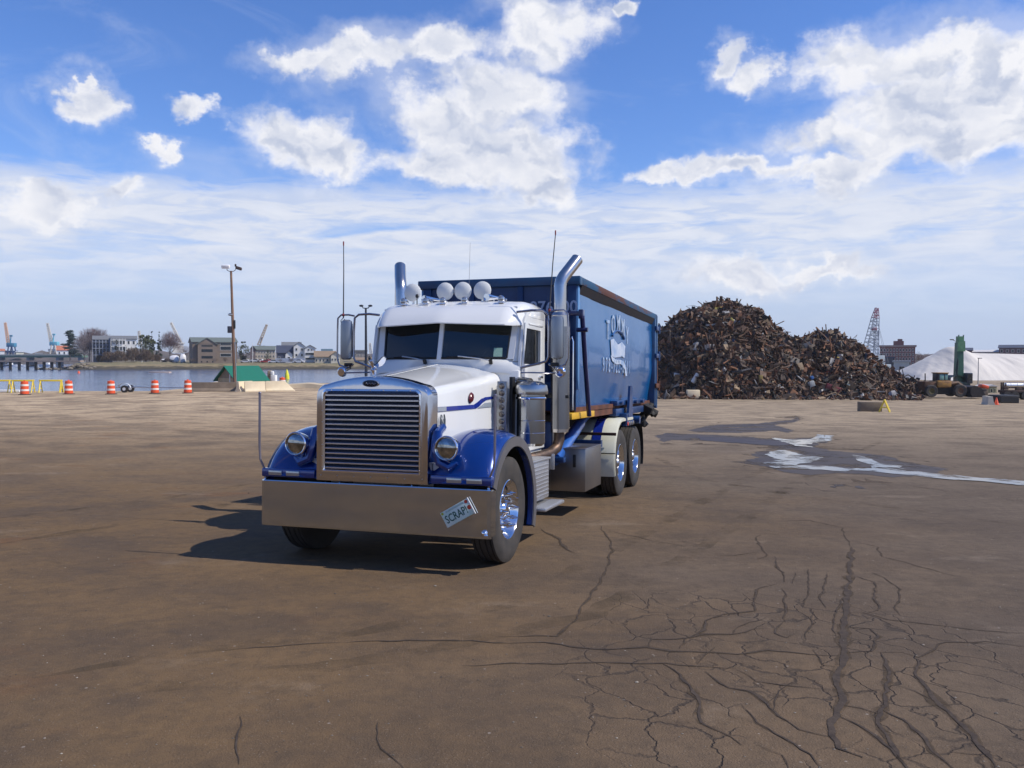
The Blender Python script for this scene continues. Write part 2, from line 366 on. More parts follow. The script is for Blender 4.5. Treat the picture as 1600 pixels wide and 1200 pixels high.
# emblem
b=MB()
M_=frame((0,.0,1.768),(1,0,0),(0,0,1))
b.lathe([(.001,.012),(.8,.012),(.95,.010),(1,.0)],32,M_@Matrix.Diagonal((.085,.032,1,1)))
em=b.build('grille_emblem',mat('emblem_dark',(.03,.035,.05),.25,.6,.3,30),shell)
b=MB(); b.lathe([(.9,.008),(.96,.014),(1.06,.008),(1.06,-.002)],32,M_@Matrix.Diagonal((.085,.032,1,1))); b.build('emblem_rim',alu,em)
b=MB(); b.tube([(-.055,-.014,1.762),(-.04,-.014,1.778),(-.03,-.014,1.758),(-.01,-.014,1.772),(.005,-.014,1.760),(.02,-.014,1.773),(.035,-.014,1.760),(.058,-.014,1.768)],.0025,5); b.build('emblem_script',alu,em)
# ornament: chrome bird with raised wings on a post
b=MB(); b.cyl((.0,.07,1.835),(.0,.06,1.90),.014,10,.024); b.cyl((-.03,.06,1.90),(.03,.06,1.91),.012,8)
orn=b.build('hood_ornament',chrome,T)
b=MB(); b.tube([(0,.10,1.905),(0,.06,1.925),(0,.02,1.955),(0,.005,1.985),(0,-.02,1.99)],[.012,.028,.018,.012,.006],10); b.build('bird_body',chrome,orn)
for q in (-1,1):
    b=MB(); b.loft([[(q*.015,.02,1.93),(q*.015,.10,1.925)],[(q*.05,.04,1.965),(q*.05,.13,1.94)],[(q*.075,.08,2.015),(q*.07,.15,1.97)],[(q*.085,.12,2.04),(q*.08,.16,2.01)]]); b.loft([[(q*.015,.02,1.936),(q*.015,.10,1.931)],[(q*.05,.04,1.975),(q*.05,.13,1.95)],[(q*.068,.08,2.02),(q*.063,.15,1.975)],[(q*.085,.12,2.04),(q*.08,.16,2.01)]]); b.build('bird_wing',chrome,orn)
# ---- hood
def hsec(y):
    t=(y-.21)/(1.75-.21); hw=.598+.125*t; zb=.98+.03*t; zs=1.735+.165*t; zc=1.828+.175*t; r=.085+.02*t
    P=[(-hw-.004,y,zb),(-hw,y,zb+.3),(-hw+.01,y,zs-r)]
    for i in range(1,7): a=math.pi/2*i/6; P.append((-hw+.01+r-r*math.cos(a),y,zs-r+r*math.sin(a)))
    for i in range(1,6):
        u_=i/6; x=(-hw+.01+r)*(1-u_); P.append((x,y,zs+(zc-zs)*(1-(1-u_)**1.9)))
    P.append((0,y,zc+.003))
    return P+[(-x,y_,z) for x,y_,z in P[:-1][::-1]]
b=MB(); b.loft([hsec(.212+i*(1.75-.212)/14) for i in range(15)])
hood=b.build('hood',white,T,ang=28)
b=MB(); b.tube([(0,.30,1.838),(0,1.0,1.918),(0,1.74,2.003)],.005,6); b.build('hood_hinge',white,hood)
# stripe on both hood sides
stb=mat('stripe_blue',(.008,.03,.30),.25,.2,.05,3,coat=.8); stg=mat('stripe_grey',(.36,.41,.47),.25,.2,.05,3,coat=.8)
def hx(y,z): # outward x of hood side
    t=(y-.21)/(1.75-.21); return .598+.125*t+ (.002 if z<1.3 else -.006*min(1,max(0,(z-1.3)/.4)))
def sidestrip(name,up,lo,m,par,s_):
    b=MB(); A_=[];B_=[]
    for (y,zu),(y2,zl) in zip(up,lo): A_.append((s_*(hx(y,zu)+.006),y,zu)); B_.append((s_*(hx(y2,zl)+.006),y2,zl))
    b.loft([A_,B_]); b.loft([[(x-s_*.004,y,z) for x,y,z in A_],[(x-s_*.004,y,z) for x,y,z in B_]]); b.build(name,m,par)
for s_ in (-1,1):
    sidestrip('side_stripe',[(.215,1.545),(.6,1.548),(1.03,1.552),(1.13,1.58),(1.22,1.612),(1.32,1.628),(1.45,1.632),(1.745,1.63)],[(.215,1.50),(.6,1.505),(1.08,1.512),(1.17,1.535),(1.25,1.572),(1.34,1.597),(1.45,1.606),(1.745,1.608)],stb,hood,s_)
    sidestrip('side_stripe',[(.216,1.542),(.4,1.546)],[(.216,1.503),(.4,1.503)],stg,hood,s_*1.0012)
    sidestrip('side_stripe',[(1.17,1.525),(1.3,1.565),(1.5,1.57),(1.745,1.57)],[(1.12,1.513),(1.3,1.517),(1.5,1.52),(1.745,1.52)],stg,hood,s_)
    # horseshoe with letter
    dm=mat('decal_grey',(.10,.12,.13),.4,0,.1,9)
    x=s_*(.598+.016+.006)
    b=MB(); b.tube([(x,.30-.035,1.47),(x,.30-.055,1.42),(x,.30-.055,1.37),(x,.30-.035,1.32),(x,.30,1.295),(x,.30+.035,1.32),(x,.30+.055,1.37),(x,.30+.055,1.42),(x,.30+.035,1.47)],.0075,6); hs_=b.build('horseshoe_decal',dm,hood)
    text('decal_letter','N',.10,frame((x,.30,1.39),(0,s_,0),(0,0,1)),dm,hs_,.002)
    # red oval lamp
    x=s_*(hx(1.0,1.6)); b=MB(); b.lathe([(.001,.022),(.04,.018),(.052,.006),(.056,-.002)],20,frame((x,.96,1.625),(0,s_,.25),(0,-.25*s_*0-.0,1))@Matrix.Diagonal((1.15,1.0,1,1))); b.build('hood_side_lamp',redm,hood)
    b=MB(); b.box(min(x,x+s_*.04),max(x,x+s_*.04),1.56,1.62,1.235,1.265,.006); b.tube([(x+s_*.03,1.59,1.25),(x+s_*.05,1.62,1.29)],.01,6); b.build('hood_latch',black,hood)
for q in (-1,1):
    for i in range(9):
        b=MB(); b.sphere((q*(hx(1.69,1.1+i*.08)+.004),1.705,1.10+i*.08),.007,6); b.build('hood_rivet',alu,hood)
    b=MB(); b.box(min(q*.7195,q*.728),max(q*.7195,q*.728),1.728,1.736,1.02,1.80); b.build('hood_seam',black,hood)
# ---- inner panel below hood
b=MB(); b.box(-.56,.56,.215,1.7,.70,1.0,.02); b.build('inner_fender',mat('hood_lower_white',(.6,.6,.6),.4,0,.1,4),T)
b=MB()
for q in (-1,1): b.box(min(q*.30,q*.42),max(q*.30,q*.42),.08,9.2,.55,.80,.01)
for y in (.2,1.9,3.2,4.6,5.6,7.0,8.6): b.box(-.42,.42,y,y+.1,.58,.78)
b.build('chassis_frame',fblue,T)
b=MB(); b.box(-.35,.35,.5,1.6,.45,1.5,.05); b.cyl((0,1.5,.6),(0,4.5,.62),.06); b.build('engine_block',dark,T)
# ---- front fenders
def fender(q):
    C0=(.73,.52); b=MB(); secs=[]
    for i in range(25):
        a=R(155-i*(155+12)/24) if True else 0
        a=R(156)-R(178)*i/24
        ca,sa=math.cos(a),math.sin(a)          # a=180 front, 90 top, 0 back
        Rl=.69+.04*max(0,-ca); crown=.085*max(0,sa)**.7+.03
        sec=[]
        for u_ in range(11):
            t=u_/10; x=.60+.62*t
            h=crown*math.sin(math.pi*min(1,t*.92+.05))**.55 if t<.93 else crown*.15
            if t>.9: h=min(h,crown*.45*(1-(t-.9)/.1)+.0)
            rr=Rl+h; sec.append((q*x,C0[0]+(-rr*(-ca) if False else -rr*(-ca)*1.0) if False else C0[0]-rr*(-ca)*1.0,C0[1]+rr*sa))
        x=1.22; sec.append((q*1.223,C0[0]+ca*(Rl-.012),C0[1]+sa*(Rl-.012))); sec.append((q*1.218,C0[0]+ca*(Rl-.055),C0[1]+sa*(Rl-.055))); sec.append((q*1.16,C0[0]+ca*(Rl-.06),C0[1]+sa*(Rl-.06)))
        secs.append(sec)
    b.loft(secs)
    o=b.build('front_fender',blue,T,ang=60)
    # inner side closing to hood, dark liner
    b=MB(); b.loft([[(q*x,C0[0]+math.cos(R(156)-R(178)*i/24)*(.665),C0[1]+math.sin(R(156)-R(178)*i/24)*(.665)) for x in (.60,1.17)] for i in range(25)]); b.build('fender_liner',black,o)
    b=MB()
    b.loft([[(q*1.219,C0[0]+math.cos(R(156)-R(178)*i/24)*rr,C0[1]+math.sin(R(156)-R(178)*i/24)*rr) for rr in (.725,.63)] for i in range(25)])
    b.loft([[(q*1.229,C0[0]+math.cos(R(156)-R(178)*i/24)*rr,C0[1]+math.sin(R(156)-R(178)*i/24)*rr) for rr in (.73,.635)] for i in range(25)])
    b.loft([[(q*xx,C0[0]+math.cos(R(156)-R(178)*i/24)*.73,C0[1]+math.sin(R(156)-R(178)*i/24)*.73) for xx in (1.205,1.229)] for i in range(25)])
    b.loft([[(q*xx,C0[0]+math.cos(R(156)-R(178)*i/24)*.635,C0[1]+math.sin(R(156)-R(178)*i/24)*.635) for xx in (1.205,1.229)] for i in range(25)])
    b.build('fender_lip',mat('lip_reflection_grey',(.22,.22,.24),.3,.6,.1,5),o)  # ground reflection on the lip is put into this grey
    # sill with signals
    b=MB(); b.box(min(q*.62,q*1.225),max(q*.62,q*1.225),.012,.13,.83,.915,.012); sl=b.build('signal_bar',blue,o)
    for x in (.86,1.06):
        c=MB(); c.box(min(q*(x-.075),q*(x+.075)),max(q*(x-.075),q*(x+.075)),-.004,.014,.848,.898,.006); c.build('signal_lamp',lens,sl)
    b=MB(); b.box(min(q*.60,q*.80),max(q*.60,q*.80),.10,.22,.93,1.02,.02); b.build('lower_panel',mat('hood_lower_white',(.6,.6,.6)),o)
    # headlight bracket & lamp
    b=MB(); b.tube([(q*.64,.25,1.35),(q*.655,.10,1.30),(q*.665,.06,1.15),(q*.70,.05,1.03),(q*.80,.05,.985),(q*.87,.06,1.03)],[.04,.045,.05,.05,.05,.02],10); br=b.build('headlight_bracket',blue,o)
    M_=frame((q*.80,-.03,1.172),(1,0,0),(0,0,1))
    b=MB(); b.lathe([(.0,-.20),(.05,-.19),(.09,-.13),(.108,-.05),(.112,0),(.118,.004),(.118,.016),(.103,.022),(.098,.012)],28,M_); hl=b.build('headlight',chrome,o)
    b=MB(); b.lathe([(.0,.034),(.05,.030),(.085,.02),(.10,.010)],24,M_); b.build('headlight_lens',mat('headlamp_glass',(.55,.57,.58),.03,1,.3,14,c2=(.12,.13,.13)),hl)
    b=MB(); b.lathe([(.104,.0235),(.110,.026),(.118,.016)],28,M_); b.loft([[(q*.80-.10,-.055,1.20),(q*.80-.06,-.075,1.235)],[(q*.80,-.085,1.215),(q*.80,-.095,1.265)],[(q*.80+.10,-.055,1.20),(q*.80+.06,-.075,1.235)]]) if False else None; b.build('headlight_rim',chrome,hl)
    return o
for q in (-1,1): fender(q)
# ---- wheels
def tyre_prof(Rt,w,rim):
    h=w/2; P=[(rim,-h*.72),(rim+.012,-h*.86),(rim+(Rt-rim)*.45,-h*1.0),(Rt-.045,-h*.95),(Rt-.014,-h*.84)]
    g=[-.62,-.58,-.25,-.21,.21,.25,.58,.62]; 
    P.append((Rt-.004,-h*.80))
    for i in range(0,8,2): P+=[(Rt,h*g[i]-.004),(Rt-.014,h*g[i]),(Rt-.014,h*g[i+1]),(Rt,h*g[i+1]+.004)]
    P.append((Rt-.004,h*.80)); P+=[(Rt-.014,h*.84),(Rt-.045,h*.95),(rim+(Rt-rim)*.45,h*1.0),(rim+.012,h*.86),(rim,h*.72)]
    return P
def wheel(x,y,q,kind,steer=0):
    """q outward direction"""
    Rt=.525; M_=Matrix.Translation((x,y,Rt-.004))@Matrix.Rotation(steer,4,'Z')@frame((0,0,0),(0,1,0) if q>0 else (0,-1,0),(0,0,1))
    # local z = +X*q (outward)
    b=MB(); b.lathe([(.0,.10),(.05,.095),(.09,.06),(.105,.0),(.11,-.14),(.0,-.14)],20,M_)
    w=b.build('wheel',chrome if kind=='front' else alu,T)
    offs=(0,) if kind=='front' else (0,-.33)
    for d in offs:
        b=MB(); b.lathe(tyre_prof(Rt,.27,.29),56,M_@Matrix.Translation((0,0,d))); b.build('tyre',rubber,w)
    # rim
    rimm=mat('polished_rim',(.74,.75,.77),.12,1,.05,6)
    b=MB()
    if kind=='front':
        b.lathe([(.292,-.11),(.292,.10),(.300,.112),(.292,.118),(.278,.10),(.262,.05),(.245,.03),(.21,.045),(.17,.055),(.11,.05),(.10,.02)],40,M_); zz=.055; rr=.168
        pass
    else:
        b.lathe([(.292,-.11),(.292,.10),(.300,.112),(.292,.118),(.280,.10),(.272,.0),(.262,-.055),(.22,-.07),(.17,-.06),(.11,-.055),(.10,-.06)],40,M_); zz=-.055; rr=.168
    rim=b.build('rim',rimm,w)
    for k in range(10):
        a=2*math.pi*(k+.5)/10; zf=(.040 if kind=='front' else -.066); hh=MB()
        hh.cyl(M_@Vector((.222*math.cos(a),.222*math.sin(a),zf-.004)),M_@Vector((.222*math.cos(a),.222*math.sin(a),zf+.004)),.026,12)
        hh.build('hand_hole',black,w)
    for k in range(10):
        a=2*math.pi*k/10; p=Vector((rr*math.cos(a),rr*math.sin(a),zz)); b=MB()
        if kind=='front': b.tube([M_@(p+Vector((0,0,t))) for t in (-.01,.03,.032,.05,.115)],[.021,.021,.026,.022,.003],8)
        else: b.cyl(M_@p,M_@(p+Vector((0,0,.035))),.017,6)
        b.build('lug_nut',chrome,w)
    return w
wheel(1.045,.733,1,'front',R(0)); wheel(-1.045,.733,-1,'front',R(0))
for y in (6.28,7.60):
    for q in (-1,1): wheel(q*1.075,y,q,'rear')
b=MB()
for y in (.733,): b.cyl((-.95,y,.48),(.95,y,.48),.06)
for y in (6.28,7.60): b.cyl((-.75,y,.52),(.75,y,.52),.10); b.sphere((0,y,.52),.24,14)
b.build('axle',dark,T)
# ---- cab
CW=.93
cabside=[(1.80,1.0),(2.78,1.0),(2.78,2.62),(2.05,2.62),(1.93,2.50),(1.80,2.06)]
b=MB()
# body shell sections around (X,Z) from front to back built as panels with window openings
def panelX(x,poly,hole,th=.03):
    q=1 if x>0 else -1
    import mathutils
    bm=bmesh.new()
    ov=[bm.verts.new((x,y,z)) for y,z in poly]; hv=[bm.verts.new((x,y,z)) for y,z in hole]
    es=[bm.edges.new((ov[i],ov[(i+1)%len(ov)])) for i in range(len(ov))]+[bm.edges.new((hv[i],hv[(i+1)%len(hv)])) for i in range(len(hv))]
    bmesh.ops.triangle_fill(bm,edges=es,use_beauty=True)
    r=bmesh.ops.extrude_face_region(bm,geom=bm.faces[:]); vs=[g for g in r['geom'] if isinstance(g,bmesh.types.BMVert)]
    for v in vs: v.co.x-=q*th
    bm.verts.index_update(); b.add([v.co.copy() for v in bm.verts],[tuple(v.index for v in f.verts) for f in bm.faces]); bm.free()
win=[(1.865,2.0),(2.53,2.0),(2.53,2.41),(1.975,2.41)]
for q in (-1,1): panelX(q*CW,cabside,win)
b.box(-CW,CW,2.75,2.80,.98,2.64,.03)                       # rear wall
b.box(-CW+.03,CW-.03,1.80,2.75,.96,1.02)                    # floor
b.box(-CW,CW,1.745,1.815,1.0,1.93,.025)                     # firewall / cowl
cab=b.build('cab',white,T,ang=30)
# cowl top: rounded, from the hood up to the glass
def yv(x,z): # windshield plane: slight V and rake
    return 1.66+.15*abs(x)/.76+(z-2.06)*.24
b=MB(); s=[]
for i in range(13):
    x=-CW+2*CW*i/12; ax=abs(x); e_=max(0,(ax-.74)/.19)
    s.append([(x,1.72+.05*e_,1.90-.05*e_),(x,min(1.72,yv(x,2.0))-.0+.06*e_,1.97-.03*e_),(x,yv(x,2.04)-.015+.06*e_,2.045),(x,yv(x,2.06)+.03+.06*e_,2.062)])
b.loft(s); b.build('cowl',white,cab,ang=50)
# windshield frame: pillars, centre post, header
def wsbar(x0,z0,x1,z1,w,name='windshield_post',m=white,d=.035,y0=0):
    b=MB(); P=[]
    for (x,z) in ((x0,z0),(x1,z1)):
        y=yv(x,z)+y0; P.append([(x-w/2,y-d/2,z),(x+w/2,y-d/2,z),(x+w/2,y+d/2,z),(x-w/2,y+d/2,z)])
    b.loft(P,closed=True,caps=True); return b.build(name,m,cab)
wsbar(0,2.04,0,2.50,.05)
for q in (-1,1):
    wsbar(q*.80,2.05,q*.83,2.56,.085,'a_pillar')
    b=MB(); b.loft([[(q*.835,yv(.82,z)-.01,z),(q*.90,yv(.82,z)+.03,z),(q*CW,yv(.82,z)+.09,z),(q*(CW-.03),yv(.82,z)+.13,z)] for z in (2.03,2.2,2.4,2.56)]); b.build('a_pillar',white,cab,ang=60)
    # glass
    x0,x1=q*.025,q*.765
    b=MB(); P=[(x0,2.065),(x1,2.065),(q*.79,2.50),(x0,2.50)]; A_=[(x,yv(x,z),z) for x,z in P]; B_=[(x,y+.006,z) for x,y,z in A_]
    b.add(A_+B_,[(0,1,2,3),(7,6,5,4)]+[(i,(i+1)%4,4+(i+1)%4,4+i) for i in range(4)]); b.build('windshield',pane,cab,smooth=False)
    b=MB(); PP=[(x,yv(x,z)-.006,z) for x,z in P]; b.tube([PP[0],PP[1]],.011,6); b.tube([PP[1],PP[2]],.011,6); b.build('windshield_seal',black,cab)
# sticker at the right corner
b=MB(); c_=.66; b.loft([[(c_-.05,yv(c_-.05,2.08)-.004,2.08),(c_+.05,yv(c_+.05,2.08)-.004,2.08)],[(c_-.05,yv(c_-.05,2.18)-.004,2.18),(c_+.045,yv(c_+.05,2.18)-.004,2.18)]]); b.build('window_sticker',mat('sticker_green',(.16,.34,.27),.5,0,.3,60,c2=(.32,.42,.36)),cab)
# roof
def rsec(y,hw,z,zs,r=.13):
    P=[(-hw,y,zs)]
    for i in range(7): a=math.pi/2*i/6; P.append((-hw+r-r*math.cos(a),y,z-r+r*math.sin(a)))
    for i in range(1,6): t=i/6; x=(-hw+r)*(1-t); P.append((x,y,z+.025*math.sin(math.pi/2*t)))
    P.append((0,y,z+.025))
    return P+[(-x,y_,zz) for x,y_,zz in P[:-1][::-1]]
b=MB(); b.loft([rsec(1.98,CW-.06,2.66,2.50),rsec(2.04,CW-.02,2.70,2.52),rsec(2.2,CW+.003,2.735,2.55),rsec(2.5,CW+.003,2.745,2.55),rsec(2.74,CW+.003,2.73,2.55),rsec(2.80,CW-.03,2.69,2.55)])
b.build('cab_roof',white,cab,ang=50)
b=MB(); b.box(-.84,.84,1.95,2.0,2.48,2.66); b.build('roof_header',white,cab)
# visor: deep, with a centre crease, wraps to the corners
b=MB(); s=[]
for i in range(25):
    x=-.93+1.86*i/24; ax=abs(x)/.93
    up=2.70-.10*max(0,(ax-.80)/.20)**2; lo=2.455-.035*ax+(.0 if ax<.9 else .02*(ax-.9)*10)
    yt=1.99+.07*ax**3; yb=1.60+.10*ax+(.24*((ax-.82)/.18)**1.6 if ax>.82 else 0)
    s.append([(x*.985,yt,up),(x,yt*.55+yb*.45,up-.05),(x,yb+.05,lo+.075),(x,yb,lo+.012),(x,yb+.004,lo),(x*.99,yb+.02,lo+.012),(x*.98,yt*.5+yb*.5,up-.085)])
b.loft(s); vis=b.build('visor',white,cab,ang=40)
# doors
for q in (-1,1):
    b=MB(); x=q*(CW+.004)
    def ring(inner,outer,d=.012):
        n_=len(inner); V=[(x+q*dd,y,z) for dd in (0,d) for P in (outer,inner) for y,z in P]
        F=[]
        for i in range(n_):
            j=(i+1)%n_; F+=[(i,j,n_+j,n_+i),(2*n_+i,2*n_+j,3*n_+j,3*n_+i),(i,j,2*n_+j,2*n_+i),(n_+i,n_+j,3*n_+j,3*n_+i)]
        b.add(V,F)
    outer=[(1.81,1.93),(2.60,1.93),(2.60,2.47),(1.925,2.47)]
    ring(win,outer); b.box(min(x,x+q*.012),max(x,x+q*.012),1.81,2.60,1.06,1.93,.004)
    d=b.build('door',white,cab,smooth=False)
    b=MB(); b.add([(q*(CW-.012),y,z) for y,z in win]+[(q*(CW-.018),y,z) for y,z in win],[(0,1,2,3),(7,6,5,4)]); b.build('door_window',pane,d,smooth=False)
    b=MB(); b.box(min(x+q*.012,x+q*.04),max(x+q*.012,x+q*.04),2.44,2.56,1.84,1.87,.006); b.build('door_handle',chrome,d)
    sidex=x+q*.014
    b=MB(); b.box(min(x+q*.010,x+q*.014),max(x+q*.010,x+q*.014),1.89,2.59,1.52,1.57); b.build('door_stripe',stg,d)
    # drip rail visor over door window
    b=MB(); b.box(min(x,x+q*.02),max(x,x+q*.02),2.05,2.62,2.455,2.475,.004); b.build('drip_rail',white,cab)
# interior
b=MB(); b.box(-.88,.88,1.86,2.08,1.75,1.98,.05); b.build('dashboard',mat('dash_grey',(.03,.032,.035),.6,0,.2,9),cab)
for q in (-.5,.5):
    b=MB(); b.box(q-.24,q+.24,2.28,2.68,1.45,1.62,.05); b.box(q-.24,q+.24,2.56,2.70,1.6,2.28,.05); b.box(q-.13,q+.13,2.57,2.68,2.26,2.42,.04); b.build('cab_seat',mat('seat_vinyl',(.035,.037,.04),.6,0,.2,9),cab)
b=MB(); b.lathe([(.21+.014*math.cos(2*math.pi*i/8),.014*math.sin(2*math.pi*i/8)) for i in range(8)],28,frame((.5,2.16,2.02),(1,0,0),(0,.35,1)),closed=True); b.cyl((.5,2.16,2.02),(.5,1.98,1.92),.02); b.box(.3,.7,2.155,2.17,2.01,2.03); b.build('steering_wheel',black,cab)
b=MB(); b.box(-.90,.90,2.70,2.745,1.03,2.6); b.build('cab_lining',mat('cab_lining',(.10,.11,.11),.8,0,.2,6),cab)
# wipers
for x0,x1 in ((-.17,-.50),(.60,.22)):
    b=MB(); yz=lambda x,z,o=0: (x,yv(x,z)-.03-o,z)
    b.tube([yz(x0,2.03,.02),yz(x0*.6+x1*.4,2.06,.015),yz(x1,2.085,.0)],.008,6); w=b.build('wiper',alud,cab)
    b=MB(); b.tube([yz(x1-.13,2.075,-.012),yz(x1+.20,2.082,-.012)],.007,5); b.cyl(yz(x0,2.0,-.0),yz(x0,2.04,.03),.022,10); b.build('wiper_blade',black,w)
# roof lamps
rl=2.725
for x in (-.60,-.17,.06,.31):
    M_=frame((x,2.22,2.885),(1,0,0),(0,.0,1)); b=MB(); b.lathe([(.0,-.10),(.05,-.095),(.09,-.05),(.106,-.005),(.108,.0)],24,M_); b.cyl((x,2.24,2.74),(x,2.24,2.80),.015); l_=b.build('roof_lamp',chrome,cab)
    b=MB(); b.lathe([(.0,.030),(.05,.026),(.09,.014),(.109,.0),(.109,-.012)],28,M_); b.build('lamp_cover',lwhite,l_)
for x in (-.62,-.33,-.11,.165,.62):
    M_=frame((x,2.0,2.755),(1,0,0),(0,0,1)); b=MB(); b.lathe([(.0,.0),(.036,.004),(.042,-.01),(.036,-.05),(.02,-.12),(.0,-.17)],16,M_); b.box(x-.035,x+.035,2.0,2.15,2.705,2.722,.005); l_=b.build('marker_lamp',chrome,cab)
    b=MB(); b.lathe([(.0,.014),(.02,.011),(.034,.003)],16,M_); b.build('marker_lens',lens,l_)
for x,d_ in ((-.40,.0),(.40,.03)):
    b=MB(); b.tube([(x,2.12,2.79),(x+.06,2.3,2.80),(x+.10,2.55,2.80)],[.045,.02,.014],12); b.cyl((x+.03,2.3,2.72),(x+.03,2.3,2.8),.01,6); b.build('air_horn',chrome,cab)
b=MB(); b.tube([(-.46,2.05,2.71),(-.46,2.05,2.80)],.006,6); b.sphere((-.46,2.05,2.82),.022,8,(1,1,1.2)); b.build('stub_aerial',black,cab)
b=MB(); b.tube([(-.05,2.7,2.75),(-.04,2.72,3.55)],[.003,.0018],5); b.build('whip_aerial',mat('aerial_grey',(.3,.3,.32),.5,.2,.1,5),cab)
# mirrors
def mirror(q):
    yM=1.90
    b=MB(); P=[(q*.86,yM-.05,2.585),(q*1.02,yM,2.605),(q*1.16,yM,2.60),(q*1.215,yM,2.56),(q*1.225,yM,2.40),(q*1.225,yM,2.08),(q*1.20,yM,2.03),(q*1.10,yM,2.0),(q*.93,yM-.10,1.955)]
    b.tube(P,.014,8); root=b.build('mirror_bracket',mat('bracket_steel',(.42,.40,.42),.2,.9,.1,5),cab)
    b=MB(); b.tube([(q*1.22,yM,2.585),(q*1.30,yM,2.60),(q*1.40,yM,2.60),(q*1.445,yM,2.56),(q*1.45,yM,2.40),(q*1.45,yM,2.06),(q*1.42,yM,1.99),(q*1.30,yM,1.955),(q*1.23,yM,2.0)],.011,8); b.build('mirror_loop',mat('bracket_steel',(.42,.40,.42)),root)
    b=MB(); 
    secs=[]
    for z,sc_ in ((2.055,.55),(2.07,.9),(2.10,1),(2.48,1),(2.52,.9),(2.54,.5)):
        secs.append([(q*1.325+.078*sc_*math.cos(a)*1.0,yM+.03*sc_*math.sin(a)-(.0 if math.sin(a)>0 else .02*sc_*math.sin(-a)),z) for a in [2*math.pi*k/16 for k in range(16)]])
    b.loft(secs,closed=True,caps=True); m_=b.build('mirror_housing',mat('mirror_back',(.30,.33,.36),.3,.6,.05,3),root)
    b=MB(); b.box(q*1.325-.065,q*1.325+.065,yM+.032,yM+.036,2.09,2.49); b.build('mirror_glass',chrome,m_)
    M_=frame((q*1.37,yM-.03,1.905),(1,0,0),(0,-.2,1)); b=MB(); b.lathe([(.0,.02),(.045,.016),(.06,.002),(.063,-.01),(.05,-.03),(.0,-.045)],20,M_); b.tube([(q*1.37,yM-.02,1.92),(q*1.30,yM,1.97)],.009,6); cm=b.build('convex_mirror',chrome,root)
    b=MB(); b.box(q*1.30-.05,q*1.30+.05,yM-.02,yM+.03,1.975,2.015,.01); b.tube([(q*1.27,yM,2.0),(q*1.25,yM-.03,1.95),(q*1.29,yM-.04,1.92),(q*1.31,yM-.02,1.97)],.006,6); b.build('mirror_clamp',black,root)
    # flat aero arm low
    b=MB(); b.tube([(q*1.31,yM-.02,1.895),(q*1.05,yM-.06,1.90),(q*.90,yM-.10,1.90)],.010,6); b.build('lower_brace',mat('bracket_steel',(.42,.40,.42)),root)
    xa=q*1.37 if q<0 else 1.235
    b=MB(); b.tube([(xa,yM,2.56),(xa-(.0 if q<0 else -.0),yM,2.60),(xa+(-.01 if q<0 else .03),yM+.02,3.14),(xa+(-.02 if q<0 else .055),yM+.03,3.45)],[.008,.008,.006,.005],6)
    b.tube([(xa,yM-.01,2.56),(xa-.03,yM-.01,2.53),(xa-.02,yM-.01,2.48),(xa+.02,yM-.01,2.49),(xa+.02,yM-.01,2.55)],.005,5)
    a_=b.build('cb_aerial',mat('aerial_dark',(.06,.06,.065),.5,0,.1,5),root)
    b=MB(); x1=xa+(-.0205 if q<0 else .056); b.cyl((x1,yM+.03,3.45),(x1,yM+.03,3.50),.008,6); b.sphere((xa,yM,2.60),.02,8); b.build('aerial_tip',mat('aerial_red',(.25,.03,.03),.5,0,.1,5),a_)
mirror(-1); mirror(1)
